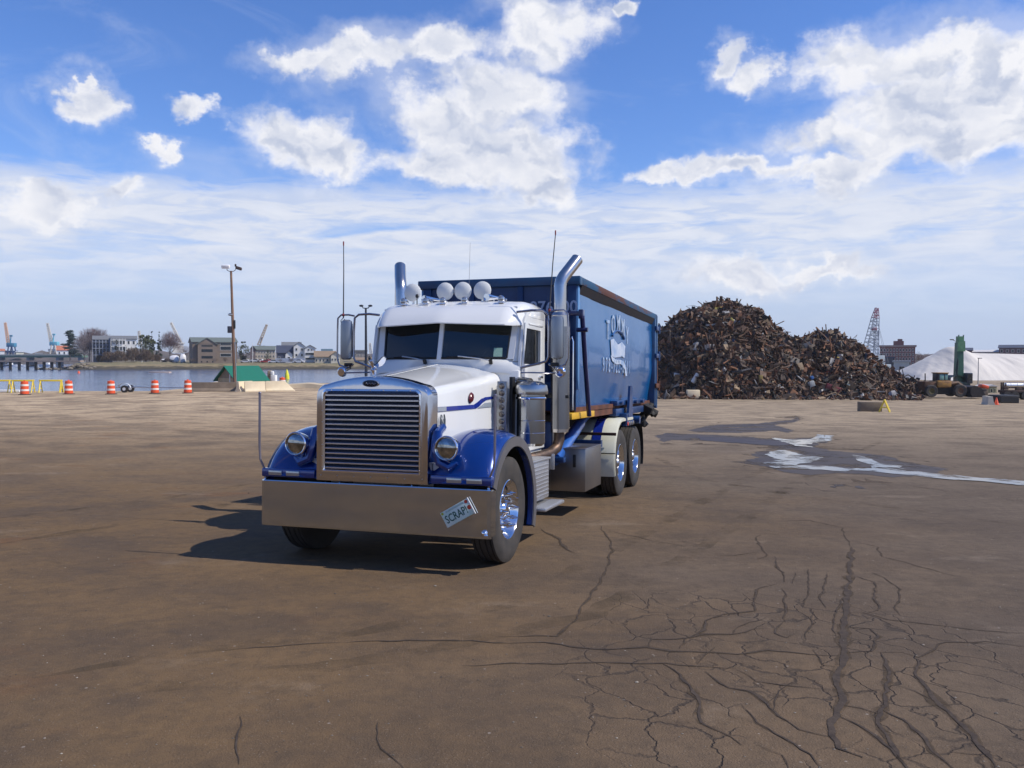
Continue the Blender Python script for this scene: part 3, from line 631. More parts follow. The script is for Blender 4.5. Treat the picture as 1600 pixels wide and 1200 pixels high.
# ---- air cleaners
for q in (-1,1):
    b=MB(); M_=Matrix.Translation((q*1.085,1.70,0)); r_=.157
    b.lathe([(.02,1.085),(r_*.8,1.09),(r_,1.12),(r_,1.60),(r_+.008,1.604),(r_+.008,1.63),(r_,1.634),(r_,1.66)],36,M_)
    ac=b.build('air_cleaner',mat('air_cleaner_chrome',(.36,.37,.38),.14,1,.05,3),T)
    b=MB()
    for z in (1.235,1.37): b.lathe([(r_+.001,z-.004),(r_+.005,z),(r_+.001,z+.004)],36,M_)
    b.lathe([(r_+.0085,1.605),(r_+.013,1.617),(r_+.0085,1.629)],36,M_); b.build('canister_band',chrome,ac)
    b=MB(); b.lathe([(r_+.03,1.66),(r_+.035,1.70),(r_+.02,1.76),(r_*.7,1.80),(.0,1.81)],36,M_); b.lathe([(r_,1.655),(r_+.03,1.66)],36,M_)
    b.tube([(q*1.06,1.72,1.76),(q*.95,1.76,1.78),(q*.88,1.80,1.78)],[.08,.075,.07],14); b.build('air_intake_cap',mat('intake_chrome',(.42,.42,.42),.2,1,.05,3),ac)
    # light bar: perforated strip of seven lamps beside the hood
    b=MB(); b.box(min(q*.755,q*.865),max(q*.755,q*.865),1.50,1.53,1.24,1.80,.006); b.box(min(q*.74,q*.78),max(q*.74,q*.78),1.53,1.75,1.3,1.75); lb=b.build('lamp_strip',mat('strip_aluminium',(.42,.42,.42),.35,.9,.15,60,c2=(.22,.22,.21)),T)
    for i in range(7):
        z=1.285+.077*i; b=MB(); b.lathe([(.0,.016),(.018,.014),(.026,.006),(.033,.004),(.034,-.002)],14,frame((q*.81,1.499,z),(1,0,0),(0,0,1))); b.build('strip_lamp',mat('smoked_lens',(.10,.10,.10),.15,.7,.3,40,c2=(.25,.2,.15)),lb)
    b=MB(); b.box(min(q*.865,q*.90),max(q*.865,q*.90),1.60,1.70,1.15,1.85); b.build('cab_gap_dark',black,T)  # black box stands in for the dark gap beside the cowl
    # exhaust stack
    b=MB(); x=q*1.085; b.tube([(x,2.9,1.18),(x,2.9,2.62)],.112,24)
    b.tube([(x,2.9,2.62),(x,2.9,2.66)],[.118,.085],24); b.tube([(x,2.9,2.60),(x,2.9,2.99),(x+q*.008,2.92,3.05),(x+q*.03,2.96,3.11),(x+q*.07,3.03,3.19),(x+q*.145,3.18,3.35)],.078,24,caps=False)
    b.tube([(x+q*.1445,3.179,3.3497),(x+q*.07,3.03,3.19)],.073,24,caps=False)
    st=b.build('exhaust_stack',mat('stack_chrome',(.60,.56,.52),.20,1,.04,3),T,ang=50)
    b=MB()
    b.loft([[(x+q*.122*math.cos(a),2.9+.122*math.sin(a)*-1,z) for a in [R(-115+230*k/14) for k in range(15)]] for z in (1.22,2.48)]); b.loft([[(x+q*.126*math.cos(a),2.9+.126*math.sin(a)*-1,z) for a in [R(-115+230*k/14) for k in range(15)]] for z in (1.22,2.48)])
    b.build('heat_shield',mat('shield_steel',(.30,.30,.31),.25,1,.1,3),st)
    b=MB(); b.box(x-.135,x+.135,2.82,2.86,1.60,1.64,.005); b.box(min(x-q*.25,x-q*.10),max(x-q*.25,x-q*.10),2.86,2.92,1.60,1.66); b.build('stack_clamp',black,st)
    b=MB(); b.tube([(x,2.9,1.20),(x,2.9,1.08),(x-q*.02,2.86,.99),(x-q*.06,2.70,.93),(x-q*.15,2.4,.90),(x-q*.4,2.1,.88)],.065,16); b.build('exhaust_elbow',pipe,T)
    b=MB(); b.tube([(x+q*.10,2.98,2.32),(x+q*.135,2.98,2.36),(x+q*.15,2.98,2.30),(x+q*.15,2.98,1.45)],.010,6); b.build('grab_handle',chrome,T)
    # battery box and step
    b=MB(); b.box(min(q*.62,q*1.13),max(q*.62,q*1.13),1.55,2.28,.46,.90,.008); b.box(min(q*.60,q*1.15),max(q*.60,q*1.15),1.53,2.30,.90,.925,.006); bb=b.build('battery_box',alud,T)
    b=MB()
    for i in range(9): b.box(min(q*1.13,q*1.136),max(q*1.13,q*1.136),1.57,2.26,.50+i*.042,.515+i*.042,.002,seg=1)
    b.build('box_ribs',alud,bb)
    b=MB(); b.box(min(q*.95,q*1.30),max(q*.95,q*1.30),1.56,2.36,.385,.42,.008)
    for i in range(6): b.box(min(q*(1.15+i*.024),q*(1.16+i*.024)),max(q*(1.15+i*.024),q*(1.16+i*.024)),1.58,2.34,.42,.427)
    b.build('step_plate',alud,bb)
    b=MB(); b.box(min(q*.98,q*1.10),max(q*.98,q*1.10),2.62,2.64,.74,.93,.004); b.build('flap_plate',alud,T)
    # tool box
    b=MB(); b.box(min(q*.62,q*1.20),max(q*.62,q*1.20),3.82,4.78,.335,.905,.006); tb=b.build('tool_box',mat('toolbox_steel',(.30,.30,.31),.28,.9,.08,3),T)
    b=MB(); b.box(min(q*.615,q*1.206),max(q*.615,q*1.206),3.81,4.79,.905,.915,.003); b.build('box_lid',alu,tb)
    b=MB(); b.box(min(q*1.03,q*1.07),max(q*1.03,q*1.07),3.808,3.819,.66,.83,.003); b.build('box_latch',black,tb)
    # rear fender over both axles
    prof_=[]
    for i in range(15):
        a=R(198-i*108/14); prof_.append((6.28+.63*math.cos(a),.56+.66*math.sin(a)))
    prof_+=[(6.94,1.222),(7.2,1.222)]
    b=MB(); xs=[.62,.64,1.18,1.215,1.22]
    def fsec(y,z,yn,zn): return [(q*.60,y-yn*.0,z-zn*.0),(q*.62,y+yn*.012,z+zn*.012),(q*.90,y+yn*.018,z+zn*.018),(q*1.19,y+yn*.012,z+zn*.012),(q*1.225,y-yn*.005,z-zn*.005),(q*1.225,y-yn*.04,z-zn*.04)]
    S=[]
    for (y,z) in prof_:
        ny=(y-6.28) if y<6.28 else 0; nz=(z-.56); L_=math.hypot(ny,nz); S.append(fsec(y,z,ny/L_,nz/L_))
    b.loft(S); rf=b.build('rear_fender',cream,T,ang=50)
    b=MB(); b.loft([[ (p_[0],p_[1],p_[2]) for p_ in [(q*.86,s_[2][1]-.004,s_[2][2]+.003),(q*.98,s_[2][1]-.004,s_[2][2]+.003)]] for s_ in S]); 
    b.loft([[ (q*xx,s_[2][1]-.007,s_[2][2]+.005) for xx in (.85,.99)] for s_ in S]); b.build('fender_stripe',stb,rf)
    b=MB(); b.box(min(q*.58,q*1.24),max(q*.58,q*1.24),5.655,5.69,.985,1.03,.004) ; b.build('fender_band',mat('band_brown',(.05,.02,.015),.6,.3,.2,6),rf)
    b=MB(); b.box(min(q*.98,q*1.235),max(q*.98,q*1.235),5.622,5.64,.705,.72,.003); b.build('fender_band',black,rf)
    b=MB(); 
    for i in range(10):
        pass
    prof2=[(7.60+.63*math.cos(R(62-i*82/9)),.56+.66*math.sin(R(62-i*82/9))) for i in range(10)]
    b.loft([[(q*xx,y,z) for xx in (.60,1.225)] for y,z in prof2]); b.loft([[(q*xx,y+.02,z+.02) for xx in (.60,1.225)] for y,z in prof2]); b.build('rear_mudguard',black,T)
    # blue bracket with row of lamps
    b=MB(); b.box(min(q*1.10,q*1.24),max(q*1.10,q*1.24),6.55,6.62,1.12,1.30,.01); b.box(min(q*.62,q*1.22),max(q*.62,q*1.22),6.80,6.88,1.225,1.30,.01); b.box(min(q*1.15,q*1.23),max(q*1.15,q*1.23),6.55,7.25,1.09,1.17,.01)
    b.add([(q*1.17,6.85,1.16),(q*1.17,7.25,1.16),(q*1.17,7.18,1.75),(q*1.17,7.02,1.75),(q*1.21,6.85,1.16),(q*1.21,7.25,1.16),(q*1.21,7.18,1.75),(q*1.21,7.02,1.75)],[(0,1,2,3),(4,7,6,5),(0,3,7,4),(1,5,6,2),(0,4,5,1),(3,2,6,7)])
    bk_=b.build('hoist_bracket',fblue,T)
    for i in range(4):
        c=MB(); c.cyl((q*1.23,6.64+i*.17,1.13),(q*1.245,6.64+i*.17,1.13),.032,10); c.build('bracket_lamp',[orange,lens,lens,lens][i],bk_)
    b=MB(); b.cyl((q*1.10,7.55,1.16),(q*1.28,7.55,1.16),.07,12); b.box(min(q*.5,q*1.15),max(q*.5,q*1.15),7.50,7.60,1.11,1.21); b.build('rear_crossbar',fblue,T)
    # lift cylinder and hoist rail
    b=MB(); b.cyl((q*.85,3.55,.78),(q*.78,5.2,1.18),.085,16); b.cyl((q*.78,5.2,1.18),(q*.74,6.3,1.36),.05,12); b.build('lift_cylinder',mat('cylinder_blue',(.02,.11,.42),.35,.1,.1,4,coat=.5),T)
    b=MB(); b.box(min(q*.40,q*.52),max(q*.40,q*.52),3.3,9.9,1.10,1.34,.01); b.build('hoist_rail',dark,T)
    b=MB(); b.box(min(q*.46,q*1.0),max(q*.46,q*1.0),2.86,2.98,.72,1.30,.02); b.build('rail_support',fblue,T)
    b=MB(); b.box(min(q*.70,q*1.15),max(q*.70,q*1.15),5.0,5.1,.85,.95); b.build('outrigger_bar',fblue,T)
# clutter between the frame rails
b=MB(); random.seed(3)
for i in range(22):
    y=random.uniform(2.2,3.7); x=random.uniform(-.9,.9); b.cbox((x,y,random.uniform(.75,1.15)),(random.uniform(.06,.3),random.uniform(.05,.2),random.uniform(.05,.2)),.01)
for i in range(8):
    x=random.uniform(-.95,.95); b.tube([(x,2.85,random.uniform(.9,1.5)),(x+random.uniform(-.2,.2),3.0,random.uniform(.8,1.2)),(x+random.uniform(-.3,.3),3.4,random.uniform(.8,1.2)),(x,3.7,.9)],.018,6)
b.build('hydraulic_gear',fblue,T)
b=MB(); b.cyl((.75,3.10,2.46),(1.13,3.10,2.46),.15,24); b.cyl((-.5,3.1,2.46),(.75,3.10,2.46),.05,12); b.box(-.6,.6,2.95,3.2,1.3,2.2,.03) ; b.build('hydraulic_tank',dblue,T)
# tarp gantry
b=MB(); b.box(-1.20,1.20,3.44,3.50,2.66,2.72,.006); b.box(1.19,1.25,3.42,3.52,2.62,2.74,.008)
b.tube([(1.23,3.47,2.66),(1.235,3.52,2.45),(1.24,3.62,2.0),(1.24,3.85,1.35)],.032,10); b.tube([(-1.23,3.47,2.66),(-1.235,3.52,2.45),(-1.24,3.62,2.0),(-1.24,3.85,1.35)],.032,10); b.cyl((1.15,3.5,2.48),(1.30,3.5,2.48),.03,10); b.build('tarp_arm',mat('arm_navy',(.008,.014,.09),.35,0,.2,6,coat=.5),T)
# tail bundle
b=MB(); random.seed(5)
b.box(-1.05,1.05,9.35,9.55,.95,1.20,.02)
for q in (-1,1):
    for i in range(14): b.cbox((q*random.uniform(.95,1.2),random.uniform(9.0,9.7),random.uniform(1.0,1.42)),(random.uniform(.06,.2),random.uniform(.06,.3),random.uniform(.05,.16)),.01,rot=(random.random(),random.random(),0))
b.build('tail_hitch',dark,T)
# ================================================================ CONTAINER
cont=empty('scrap_container',M=TM@Matrix.Translation((0,3.66,1.40)))
tag(cont,'dented blue roll-off container with a rusty top rail and white lettering, riding on the truck','container')
Cc=cont
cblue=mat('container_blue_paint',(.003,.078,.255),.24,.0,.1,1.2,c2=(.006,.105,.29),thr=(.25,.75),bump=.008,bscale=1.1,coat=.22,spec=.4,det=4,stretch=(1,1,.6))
cfront=mat('container_shaded_paint',(.004,.040,.13),.45,0,.2,2,c2=(.003,.022,.085),bump=.004,bscale=3)  # side blue darkened: the front wall's shade is in the colour
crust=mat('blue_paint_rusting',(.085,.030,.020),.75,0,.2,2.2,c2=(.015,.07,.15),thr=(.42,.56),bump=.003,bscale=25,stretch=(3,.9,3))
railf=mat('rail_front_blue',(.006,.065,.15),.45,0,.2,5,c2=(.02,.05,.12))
L=6.50; H=1.80; W=1.07
# side panels with slight dents
def sidepanel(q):
    b=MB(); secs=[]; ny,nz=60,22
    for i in range(ny+1):
        y=L*i/ny; sec=[]
        for k in range(nz+1):
            z=.02+(H-.08)*k/nz
            d=.018*noise.noise(Vector((y*.9,z*1.1,q*3)))+.006*noise.noise(Vector((y*2.6,z*2.2,q*7)))
            edge=min(1,y/.3,(L-y)/.3,(H-.06-z)/.2); d*=max(0,edge)
            x=W+.03+d
            if z<.62: x-=.10*((.62-z)/.62)
            sec.append((q*x,y,z))
        secs.append(sec)
    b.loft(secs); b.loft([[(x-q*.05,y,z) for x,y,z in s_] for s_ in secs][::6])
    o=b.build('side_panel',cblue,Cc,ang=60); return o
sp={q:sidepanel(q) for q in (-1,1)}
b=MB(); b.box(-W,W,.0,.05,.02,H-.05); b.box(-W-.02,-W+.10,-.03,.0,.02,H-.1,.008); b.box(W-.08,W+.04,-.03,.0,.02,H-.1,.008)
for x in (-.37,.33): b.box(x-.04,x+.04,-.03,.0,.3,H-.1,.006)
b.box(-W+.1,W-.1,-.02,.0,.30,.40,.006)
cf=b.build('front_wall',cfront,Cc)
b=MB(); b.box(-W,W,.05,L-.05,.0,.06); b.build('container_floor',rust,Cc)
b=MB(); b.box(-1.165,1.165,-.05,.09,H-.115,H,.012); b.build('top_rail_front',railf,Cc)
for q in (-1,1):
    b=MB(); b.box(min(q*1.02,q*1.165),max(q*1.02,q*1.165),.092,L-.02,H-.11,H-.003,.012); b.build('top_rail',crust,Cc)
    b=MB(); b.add([(q*1.06,.1,H-.112),(q*1.16,.1,H-.112),(q*1.105,.1,H-.22),(q*1.06,L-.05,H-.112),(q*1.16,L-.05,H-.112),(q*1.105,L-.05,H-.22)],[(0,1,2),(3,5,4),(0,2,5,3),(1,4,5,2)]); b.build('rail_gusset',mat('gusset_shadow',(.022,.012,.012),.8,0,.3,6,c2=(.012,.014,.02)),Cc,smooth=False)  # gusset colour holds the shadow under the top rail
    b=MB(); b.box(min(q*1.04,q*1.13),max(q*1.04,q*1.13),-.0,.09,.30,H-.12,.01); b.build('corner_post',mat('post_blue',(.10,.26,.52),.4,0,.1,3),Cc)
    b=MB(); b.box(min(q*.95,q*1.17),max(q*.95,q*1.17),L-.28,L-.16,-.05,H-.1,.012); b.box(min(q*.95,q*1.17),max(q*.95,q*1.17),L-.06,L+.06,-.10,H-.02,.012)
    ps=b.build('rear_post',mat('post_blue2',(.012,.085,.24),.45,0,.3,4,c2=(.02,.05,.10),bump=.004),Cc)
    for z in (.35,.95,1.5):
        b=MB(); b.box(min(q*1.17,q*1.21),max(q*1.17,q*1.21),L-.30,L+.08,z-.04,z+.05,.01); b.cyl((q*1.20,L+.05,z-.09),(q*1.20,L+.05,z+.10),.025,8); b.build('gate_hinge',fblue if z>.5 else rust,ps)
    b=MB(); b.box(min(q*1.171,q*1.176),max(q*1.171,q*1.176),L-.02,L+.05,.35,1.0); b.build('rust_streak',rust,ps)
    b=MB(); b.box(min(q*.97,q*1.13),max(q*.97,q*1.13),-.30,1.0,-.085,-.003,.006); b.build('yellow_rail',yel,Cc)
    b=MB(); b.box(min(q*.42,q*1.06),max(q*.42,q*1.06),1.005,L-.05,-.10,-.004,.0); b.build('under_rail',rust,Cc)
    # pockets along the lower side
    b=MB()
    b.box(min(q*1.0,q*1.14),max(q*1.0,q*1.14),2.6,5.2,.03,.11,.01); b.box(min(q*1.0,q*1.12),max(q*1.0,q*1.12),2.6,5.2,-.14,-.02,.01)
    for i in range(4): b.cyl((q*1.14,2.8+i*.65,.07),(q*1.19,2.8+i*.65,.07),.03,8)
    b.build('side_pocket',fblue,Cc)
b=MB(); b.box(-W,W,L-.05,L,-.05,H-.05)
for x in (-.6,0,.6): b.box(x-.05,x+.05,L,L+.06,0,H-.1,.01)
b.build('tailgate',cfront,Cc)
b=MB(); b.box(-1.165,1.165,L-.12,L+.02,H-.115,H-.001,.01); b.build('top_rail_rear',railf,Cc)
# scrap inside is below the rails
# side lettering (arch of letters, arm graphic, phone number)
wl_=mat('weathered_white_paint',(.40,.50,.64),.45,0,.3,9,c2=(.10,.22,.42),thr=(.36,.56))
def sx_at(q,y,z):
    d=.018*noise.noise(Vector((y*.9,z*1.1,q*3)))+.006*noise.noise(Vector((y*2.6,z*2.2,q*7))); return q*(W+.03+d)
for q in (-1,1):
    ux=(0,q,0)
    y0=2.78
    for i,chh in enumerate("TOMMY"):
        a=(i-2)/2; yy=y0+q*a*.80; zz=1.34-.14*a*a
        text('side_letter',chh,.38,frame((sx_at(q,yy,zz)+q*.014,yy,zz),(0,q*1,-.22*a*0),(0,0,1)),wl_,sp[q],.001,(.95,1.1),.004)
    b=MB(); x=sx_at(q,y0,1.0)+q*.012
    def P2(a,z): yy=y0+q*a; return (sx_at(q,yy,z)+q*.014,yy,z)
    b.loft([[P2(-.62,1.07),P2(-.55,.82)],[P2(-.35,1.10),P2(-.3,.80)],[P2(-.05,1.02),P2(0,.82)],[P2(.3,1.08),P2(.3,.84)],[P2(.58,1.02),P2(.55,.82)]])
    b.loft([[P2(-.62,.83),P2(-.5,.74)],[P2(-.2,.77),P2(-.2,.70)],[P2(.2,.78),P2(.2,.71)],[P2(.5,.76),P2(.45,.68)],[P2(.72,.66),P2(.6,.62)],[P2(.78,.52),P2(.66,.52)]]); b.build('side_graphic',mat('graphic_paint',(.50,.56,.66),.4,0,.4,5,c2=(.22,.34,.54),thr=(.35,.6)),sp[q])
    # half ring above the graphic
    b=MB(); b.tube([P2(.50*math.cos(a),1.10+.14*math.sin(a)) for a in [R(15+150*k/12) for k in range(13)]],.02,6); b.build('side_graphic',mat('graphic_blue',(.02,.10,.30),.4,0,.2,5),sp[q])
    s_="978-722-6211"
    for i,chh in enumerate(s_):
        yy=y0-.05+q*((i-5.5)*.195); zz=.66
        if chh=='-': zz=.66
        text('phone_digit',chh,.235,frame((sx_at(q,yy,zz)+q*.014,yy,zz),(0,q,0),(0,0,1)),wl_,sp[q],.001,(.92,1.35),.001)
text('front_number','976700',.225,frame((.80,-.036,1.39),(1,0,0),(0,0,1)),mat('number_paint',(.42,.50,.66),.5,0,.2,12),cf,.002,(.98,1),.003)
b=MB()
for i,(x0,m_) in enumerate(((-.86,0),(-.80,1))):
    b.add([(x0,-.034,1.52),(x0+.07,-.034,1.52),(x0+.16,-.034,1.64),(x0+.09,-.034,1.64),(x0,-.03,1.52),(x0+.07,-.03,1.52),(x0+.16,-.03,1.64),(x0+.09,-.03,1.64)],[(0,1,2,3),(7,6,5,4),(0,4,5,1),(1,5,6,2),(2,6,7,3),(3,7,4,0)],m_)
b.build('front_chevron_decal',[mat('decal_green',(.10,.25,.04),.5,0,.2,8),mat('decal_white',(.6,.62,.6),.5,0,.1,8)],cf,smooth=False)
# ================================================================ SETTING
def ground_mat():
    m=bpy.data.materials.new('worn_asphalt'); m.use_nodes=True; n=m.node_tree.nodes; l=m.node_tree.links; b=n['Principled BSDF']
    t=n.new('ShaderNodeTexCoord')
    def nz(s,d,r=.6,sc3=(1,1,1),loc=(0,0,0),rot=0):
        mp=n.new('ShaderNodeMapping'); l.new(t.outputs['Object'],mp.inputs[0]); mp.inputs['Scale'].default_value=sc3; mp.inputs['Location'].default_value=loc; mp.inputs['Rotation'].default_value=(0,0,rot)
        x=n.new('ShaderNodeTexNoise'); l.new(mp.outputs[0],x.inputs['Vector']); x.inputs['Scale'].default_value=s; x.inputs['Detail'].default_value=d; x.inputs['Roughness'].default_value=r; return x.outputs[0]
    def mr(v,a,b_,c=0,d=1):
        q=n.new('ShaderNodeMapRange'); q.interpolation_type='SMOOTHSTEP'; l.new(v,q.inputs[0])
        for i,k in enumerate((a,b_,c,d)): q.inputs[i+1].default_value=k
        return q.outputs[0]
    def mx(f,a,c,mode='MIX'):
        q=n.new('ShaderNodeMix'); q.data_type='RGBA'; q.blend_type=mode
        if isinstance(f,(int,float)): q.inputs[0].default_value=f
        else: l.new(f,q.inputs[0])
        for i,v in ((6,a),(7,c)):
            if isinstance(v,tuple): q.inputs[i].default_value=v+(1,)
            else: l.new(v,q.inputs[i])
        return q.outputs[2]
    def mt(op,a,c):
        q=n.new('ShaderNodeMath'); q.operation=op
        for i,v in enumerate((a,c)):
            if isinstance(v,(int,float)): q.inputs[i].default_value=v
            else: l.new(v,q.inputs[i])
        return q.outputs[0]
    sp_=n.new('ShaderNodeSeparateXYZ'); l.new(t.outputs['Object'],sp_.inputs[0]); X,Y=sp_.outputs[0],sp_.outputs[1]
    big=nz(.11,5,.55,(1,1.6,1)); mid=nz(.5,6,.62,(1,1.1,1),(4,2,0),.2); fine=nz(7,6,.7); grit=nz(90,3,.7)
    tracks=nz(.8,7,.68,(.8,1.1,1),(9,1,0),-.25)
    # grey asphalt to the right, brown dirt film to the left, pale dust further out
    side=mr(mt('ADD',X,mt('MULTIPLY',mt('SUBTRACT',big,.5),16)),-2,6)
    col_=mx(side,(.165,.107,.058),(.140,.109,.083))
    far=mr(mt('ADD',Y,mt('MULTIPLY',mt('SUBTRACT',mid,.5),12)),8,52)
    col_=mx(far,col_,mx(side,(.55,.42,.275),(.42,.33,.225)))
    col_=mx(mt('MULTIPLY',mr(mid,.40,.62),.50),col_,(.085,.062,.045))
    rst=mt('MULTIPLY',mr(nz(.42,5,.7,(1,1.8,1),(2,7,0)),.56,.72),mr(X,1,-6)); col_=mx(mt('MULTIPLY',rst,.5),col_,(.17,.075,.032))
    col_=mx(mt('MULTIPLY',mr(tracks,.50,.66),.40),col_,(.07,.055,.045))
    col_=mx(mt('MULTIPLY',mr(tracks,.42,.28),.22),col_,(.36,.29,.22))
    blot=mr(nz(1.6,7,.75,(1,1,1),(5,5,0)),.60,.70); col_=mx(mt('MULTIPLY',blot,.5),col_,(.045,.036,.030))
    col_=mx(mt('MULTIPLY',mr(nz(3.3,8,.8,(.8,1.2,1),(1,8,0),.4),.58,.70),.38),col_,(.06,.047,.038))
    col_=mx(mt('MULTIPLY',mr(fine,.35,.75),.40),col_,(.055,.046,.038)); col_=mx(mt('MULTIPLY',mr(grit,.62,.74),.6),col_,(.34,.29,.24)); col_=mx(mt('MULTIPLY',mr(grit,.40,.28),.6),col_,(.035,.028,.024))
    v=n.new('ShaderNodeTexVoronoi'); v.inputs['Scale'].default_value=9; l.new(t.outputs['Object'],v.inputs['Vector'])
    peb=mt('MULTIPLY',mr(v.outputs['Distance'],.10,.05),mr(nz(3,3,.6,(1,1,1),(3,3,0)),.52,.62)); col_=mx(mt('MULTIPLY',peb,.6),col_,(.38,.33,.28))
    # fine crazing round the failed patch at right
    w=n.new('ShaderNodeTexVoronoi'); w.feature='DISTANCE_TO_EDGE'; w.inputs['Scale'].default_value=3.4
    dm=n.new('ShaderNodeVectorMath'); dm.operation='MULTIPLY_ADD'; nv=n.new('ShaderNodeTexNoise'); nv.inputs['Scale'].default_value=2; nv.inputs['Detail'].default_value=5; l.new(t.outputs['Object'],nv.inputs['Vector'])
    l.new(nv.outputs['Color'],dm.inputs[0]); dm.inputs[1].default_value=(.7,.7,.0); l.new(t.outputs['Object'],dm.inputs[2])
    mpp=n.new('ShaderNodeMapping'); mpp.inputs['Scale'].default_value=(1.0,.62,1); l.new(dm.outputs[0],mpp.inputs[0]); l.new(mpp.outputs[0],w.inputs['Vector'])
    dx=mt('DIVIDE',mt('SUBTRACT',X,1.95),1.75); dy=mt('DIVIDE',mt('SUBTRACT',Y,5.2),2.2)
    rr=mt('ADD',mt('MULTIPLY',dx,dx),mt('MULTIPLY',dy,dy)); zone=mr(mt('ADD',rr,mt('MULTIPLY',mt('SUBTRACT',mid,.5),1.6)),1.2,.6)
    crk=mt('MULTIPLY',mr(w.outputs['Distance'],.040,.002),mt('MULTIPLY',zone,mr(nz(.9,3,.6,(1,1,1),(8,3,0)),.36,.52))); col_=mx(mt('MULTIPLY',crk,.62),col_,(.045,.038,.034))
    l.new(col_,b.inputs['Base Color']); l.new(mr(mid,.3,.7,.95,.78),b.inputs['Roughness']); b.inputs['Specular IOR Level'].default_value=.08
    hgt=mt('ADD',mt('MULTIPLY',grit,.8),mt('MULTIPLY',fine,1.5)); hgt=mt('SUBTRACT',hgt,mt('MULTIPLY',crk,.8))
    u=n.new('ShaderNodeBump'); u.inputs['Distance'].default_value=.010; u.inputs['Strength'].default_value=.9; l.new(hgt,u.inputs['Height']); l.new(u.outputs[0],b.inputs['Normal'])
    return m
gm=ground_mat()
def gridmesh(name,xs,ys,zf,m,keep=None,smooth=True):
    b=MB(); nx=len(xs)
    idx={}; V=[];F=[]
    def vid(i,j):
        if (i,j) not in idx: idx[(i,j)]=len(V); V.append((xs[i],ys[j],zf(xs[i],ys[j])))
        return idx[(i,j)]
    for i in range(nx-1):
        for j in range(len(ys)-1):
            if keep and not keep((xs[i]+xs[i+1])/2,(ys[j]+ys[j+1])/2): continue
            F.append((vid(i,j),vid(i+1,j),vid(i+1,j+1),vid(i,j+1)))
    b.v=[Vector(v) for v in V]; b.f=F; b.m=[0]*len(F); return b.build(name,m,fix=False,smooth=smooth,ang=60)
xs=sorted(set([-400,-300,-220,-160,-130,-28,-21]+[i*2.5 for i in range(-40,-12)]+[-30+i*1.5 for i in range(19)]+[-3,0,10,20]+[20+i*4 for i in range(1,32)]+[200,260,350,500,700,1200]))
ys=sorted(set([-60,-30,-10,0,8,15]+[15+i*1.5 for i in range(1,36)]+[68,70,72,75,78,81,84,87,90,93,96,99,102,105,110,120,140,170,210,260,330,420,600,1000]))
def land(x,y):
    if y<68: return True
    if y<81: return x>-28
    if y<90: return x>-21
    return x>-3
def Gz(x,y): return G(x,y)
go=tag(gridmesh('ground',xs,ys,Gz,gm,land),kind='structure')
# quay wall under the edge
qm=mat('quay_concrete',(.34,.28,.20),.9,0,.2,1.2,bump=.01,bscale=8)
b=MB()
def wallseg(x0,y0,x1,y1,z1): b.box(min(x0,x1),max(x0,x1),min(y0,y1),max(y0,y1),-6,z1)
wallseg(-400,68,-28,68.5,-.97+.0); wallseg(-28,68,-27.5,81,-.97); wallseg(-28,81,-21,81.5,-.97); wallseg(-21,81.0,-20.5,90,-1.0); wallseg(-21,90,-3,90.5,-1.1); wallseg(-3,90,-2.5,1000,-1.3)
tag(b.build('quay_wall',qm,smooth=False),'pale concrete quay wall edging the lot beside the river','wall')
# low kerb of rubble and concrete at the river's edge, behind the barriers
random.seed(11)
def curb(name,pts,w,h,m,label):
    b=MB(); S=[]
    P=[]
    for (a,c_) in zip(pts[:-1],pts[1:]):
        k=max(2,int((Vector(c_)-Vector(a)).length/.5))
        for i in range(k): P.append(Vector(a).lerp(Vector(c_),i/k))
    P.append(Vector(pts[-1]))
    for i,p in enumerate(P):
        hh=h*(1+.5*(noise.noise(p*.8)))*(min(1,(i+1)/4,(len(P)-i)/4)); z=G(p.x,p.y)
        S.append([(p.x,p.y-w/2,z-.02),(p.x,p.y-w*.4,z+hh*.8),(p.x,p.y,z+hh),(p.x,p.y+w*.4,z+hh*.8),(p.x,p.y+w/2,z-.02)])
    b.loft(S); return tag(b.build(name,m),label,'kerb')
conc=mat('pale_concrete',(.56,.46,.31),.85,0,.12,1.5,c2=(.45,.36,.24),bump=.006,bscale=20)  # pale concrete of the kerb and the bank
concg=mat('shaded_concrete',(.24,.185,.13),.9,0,.2,1.2,c2=(.16,.12,.085),bump=.01,bscale=12)  # brown darkening is the barrier's shade, put into the concrete colour
curb('river_kerb',[(-27.8,80.6,0),(-28,80.4,0),(-25,80.2,0),(-22,80,0)],.9,.42,conc,'low pale concrete kerb at the river edge left of the brown barrier')
a_=gnd(455,606); c_=gnd(496,607)
curb('gravel_bank',[(a_.x-1.5,a_.y,0),(a_.x+1,a_.y+.3,0),(c_.x+3,c_.y,0)],1.8,.36,conc,'sandy concrete bank running right from the pale barriers to the truck')
# water
wm=bpy.data.materials.new('river_water'); wm.use_nodes=True; n_=wm.node_tree.nodes; l_=wm.node_tree.links; b_=n_['Principled BSDF']
b_.inputs['Roughness'].default_value=.12; b_.inputs['Base Color'].default_value=(.030,.075,.19,1); b_.inputs['IOR'].default_value=1.33
t_=n_.new('ShaderNodeTexCoord'); mp_=n_.new('ShaderNodeMapping'); mp_.inputs['Scale'].default_value=(.35,1.4,1); l_.new(t_.outputs['Object'],mp_.inputs[0])
x_=n_.new('ShaderNodeTexNoise'); x_.inputs['Scale'].default_value=.9; x_.inputs['Detail'].default_value=6; l_.new(mp_.outputs[0],x_.inputs['Vector'])
mp2=n_.new('ShaderNodeMapping'); mp2.inputs['Scale'].default_value=(.006,.03,1); l_.new(t_.outputs['Object'],mp2.inputs[0])
x2=n_.new('ShaderNodeTexNoise'); x2.inputs['Scale'].default_value=1.6; x2.inputs['Detail'].default_value=5; l_.new(mp2.outputs[0],x2.inputs['Vector'])
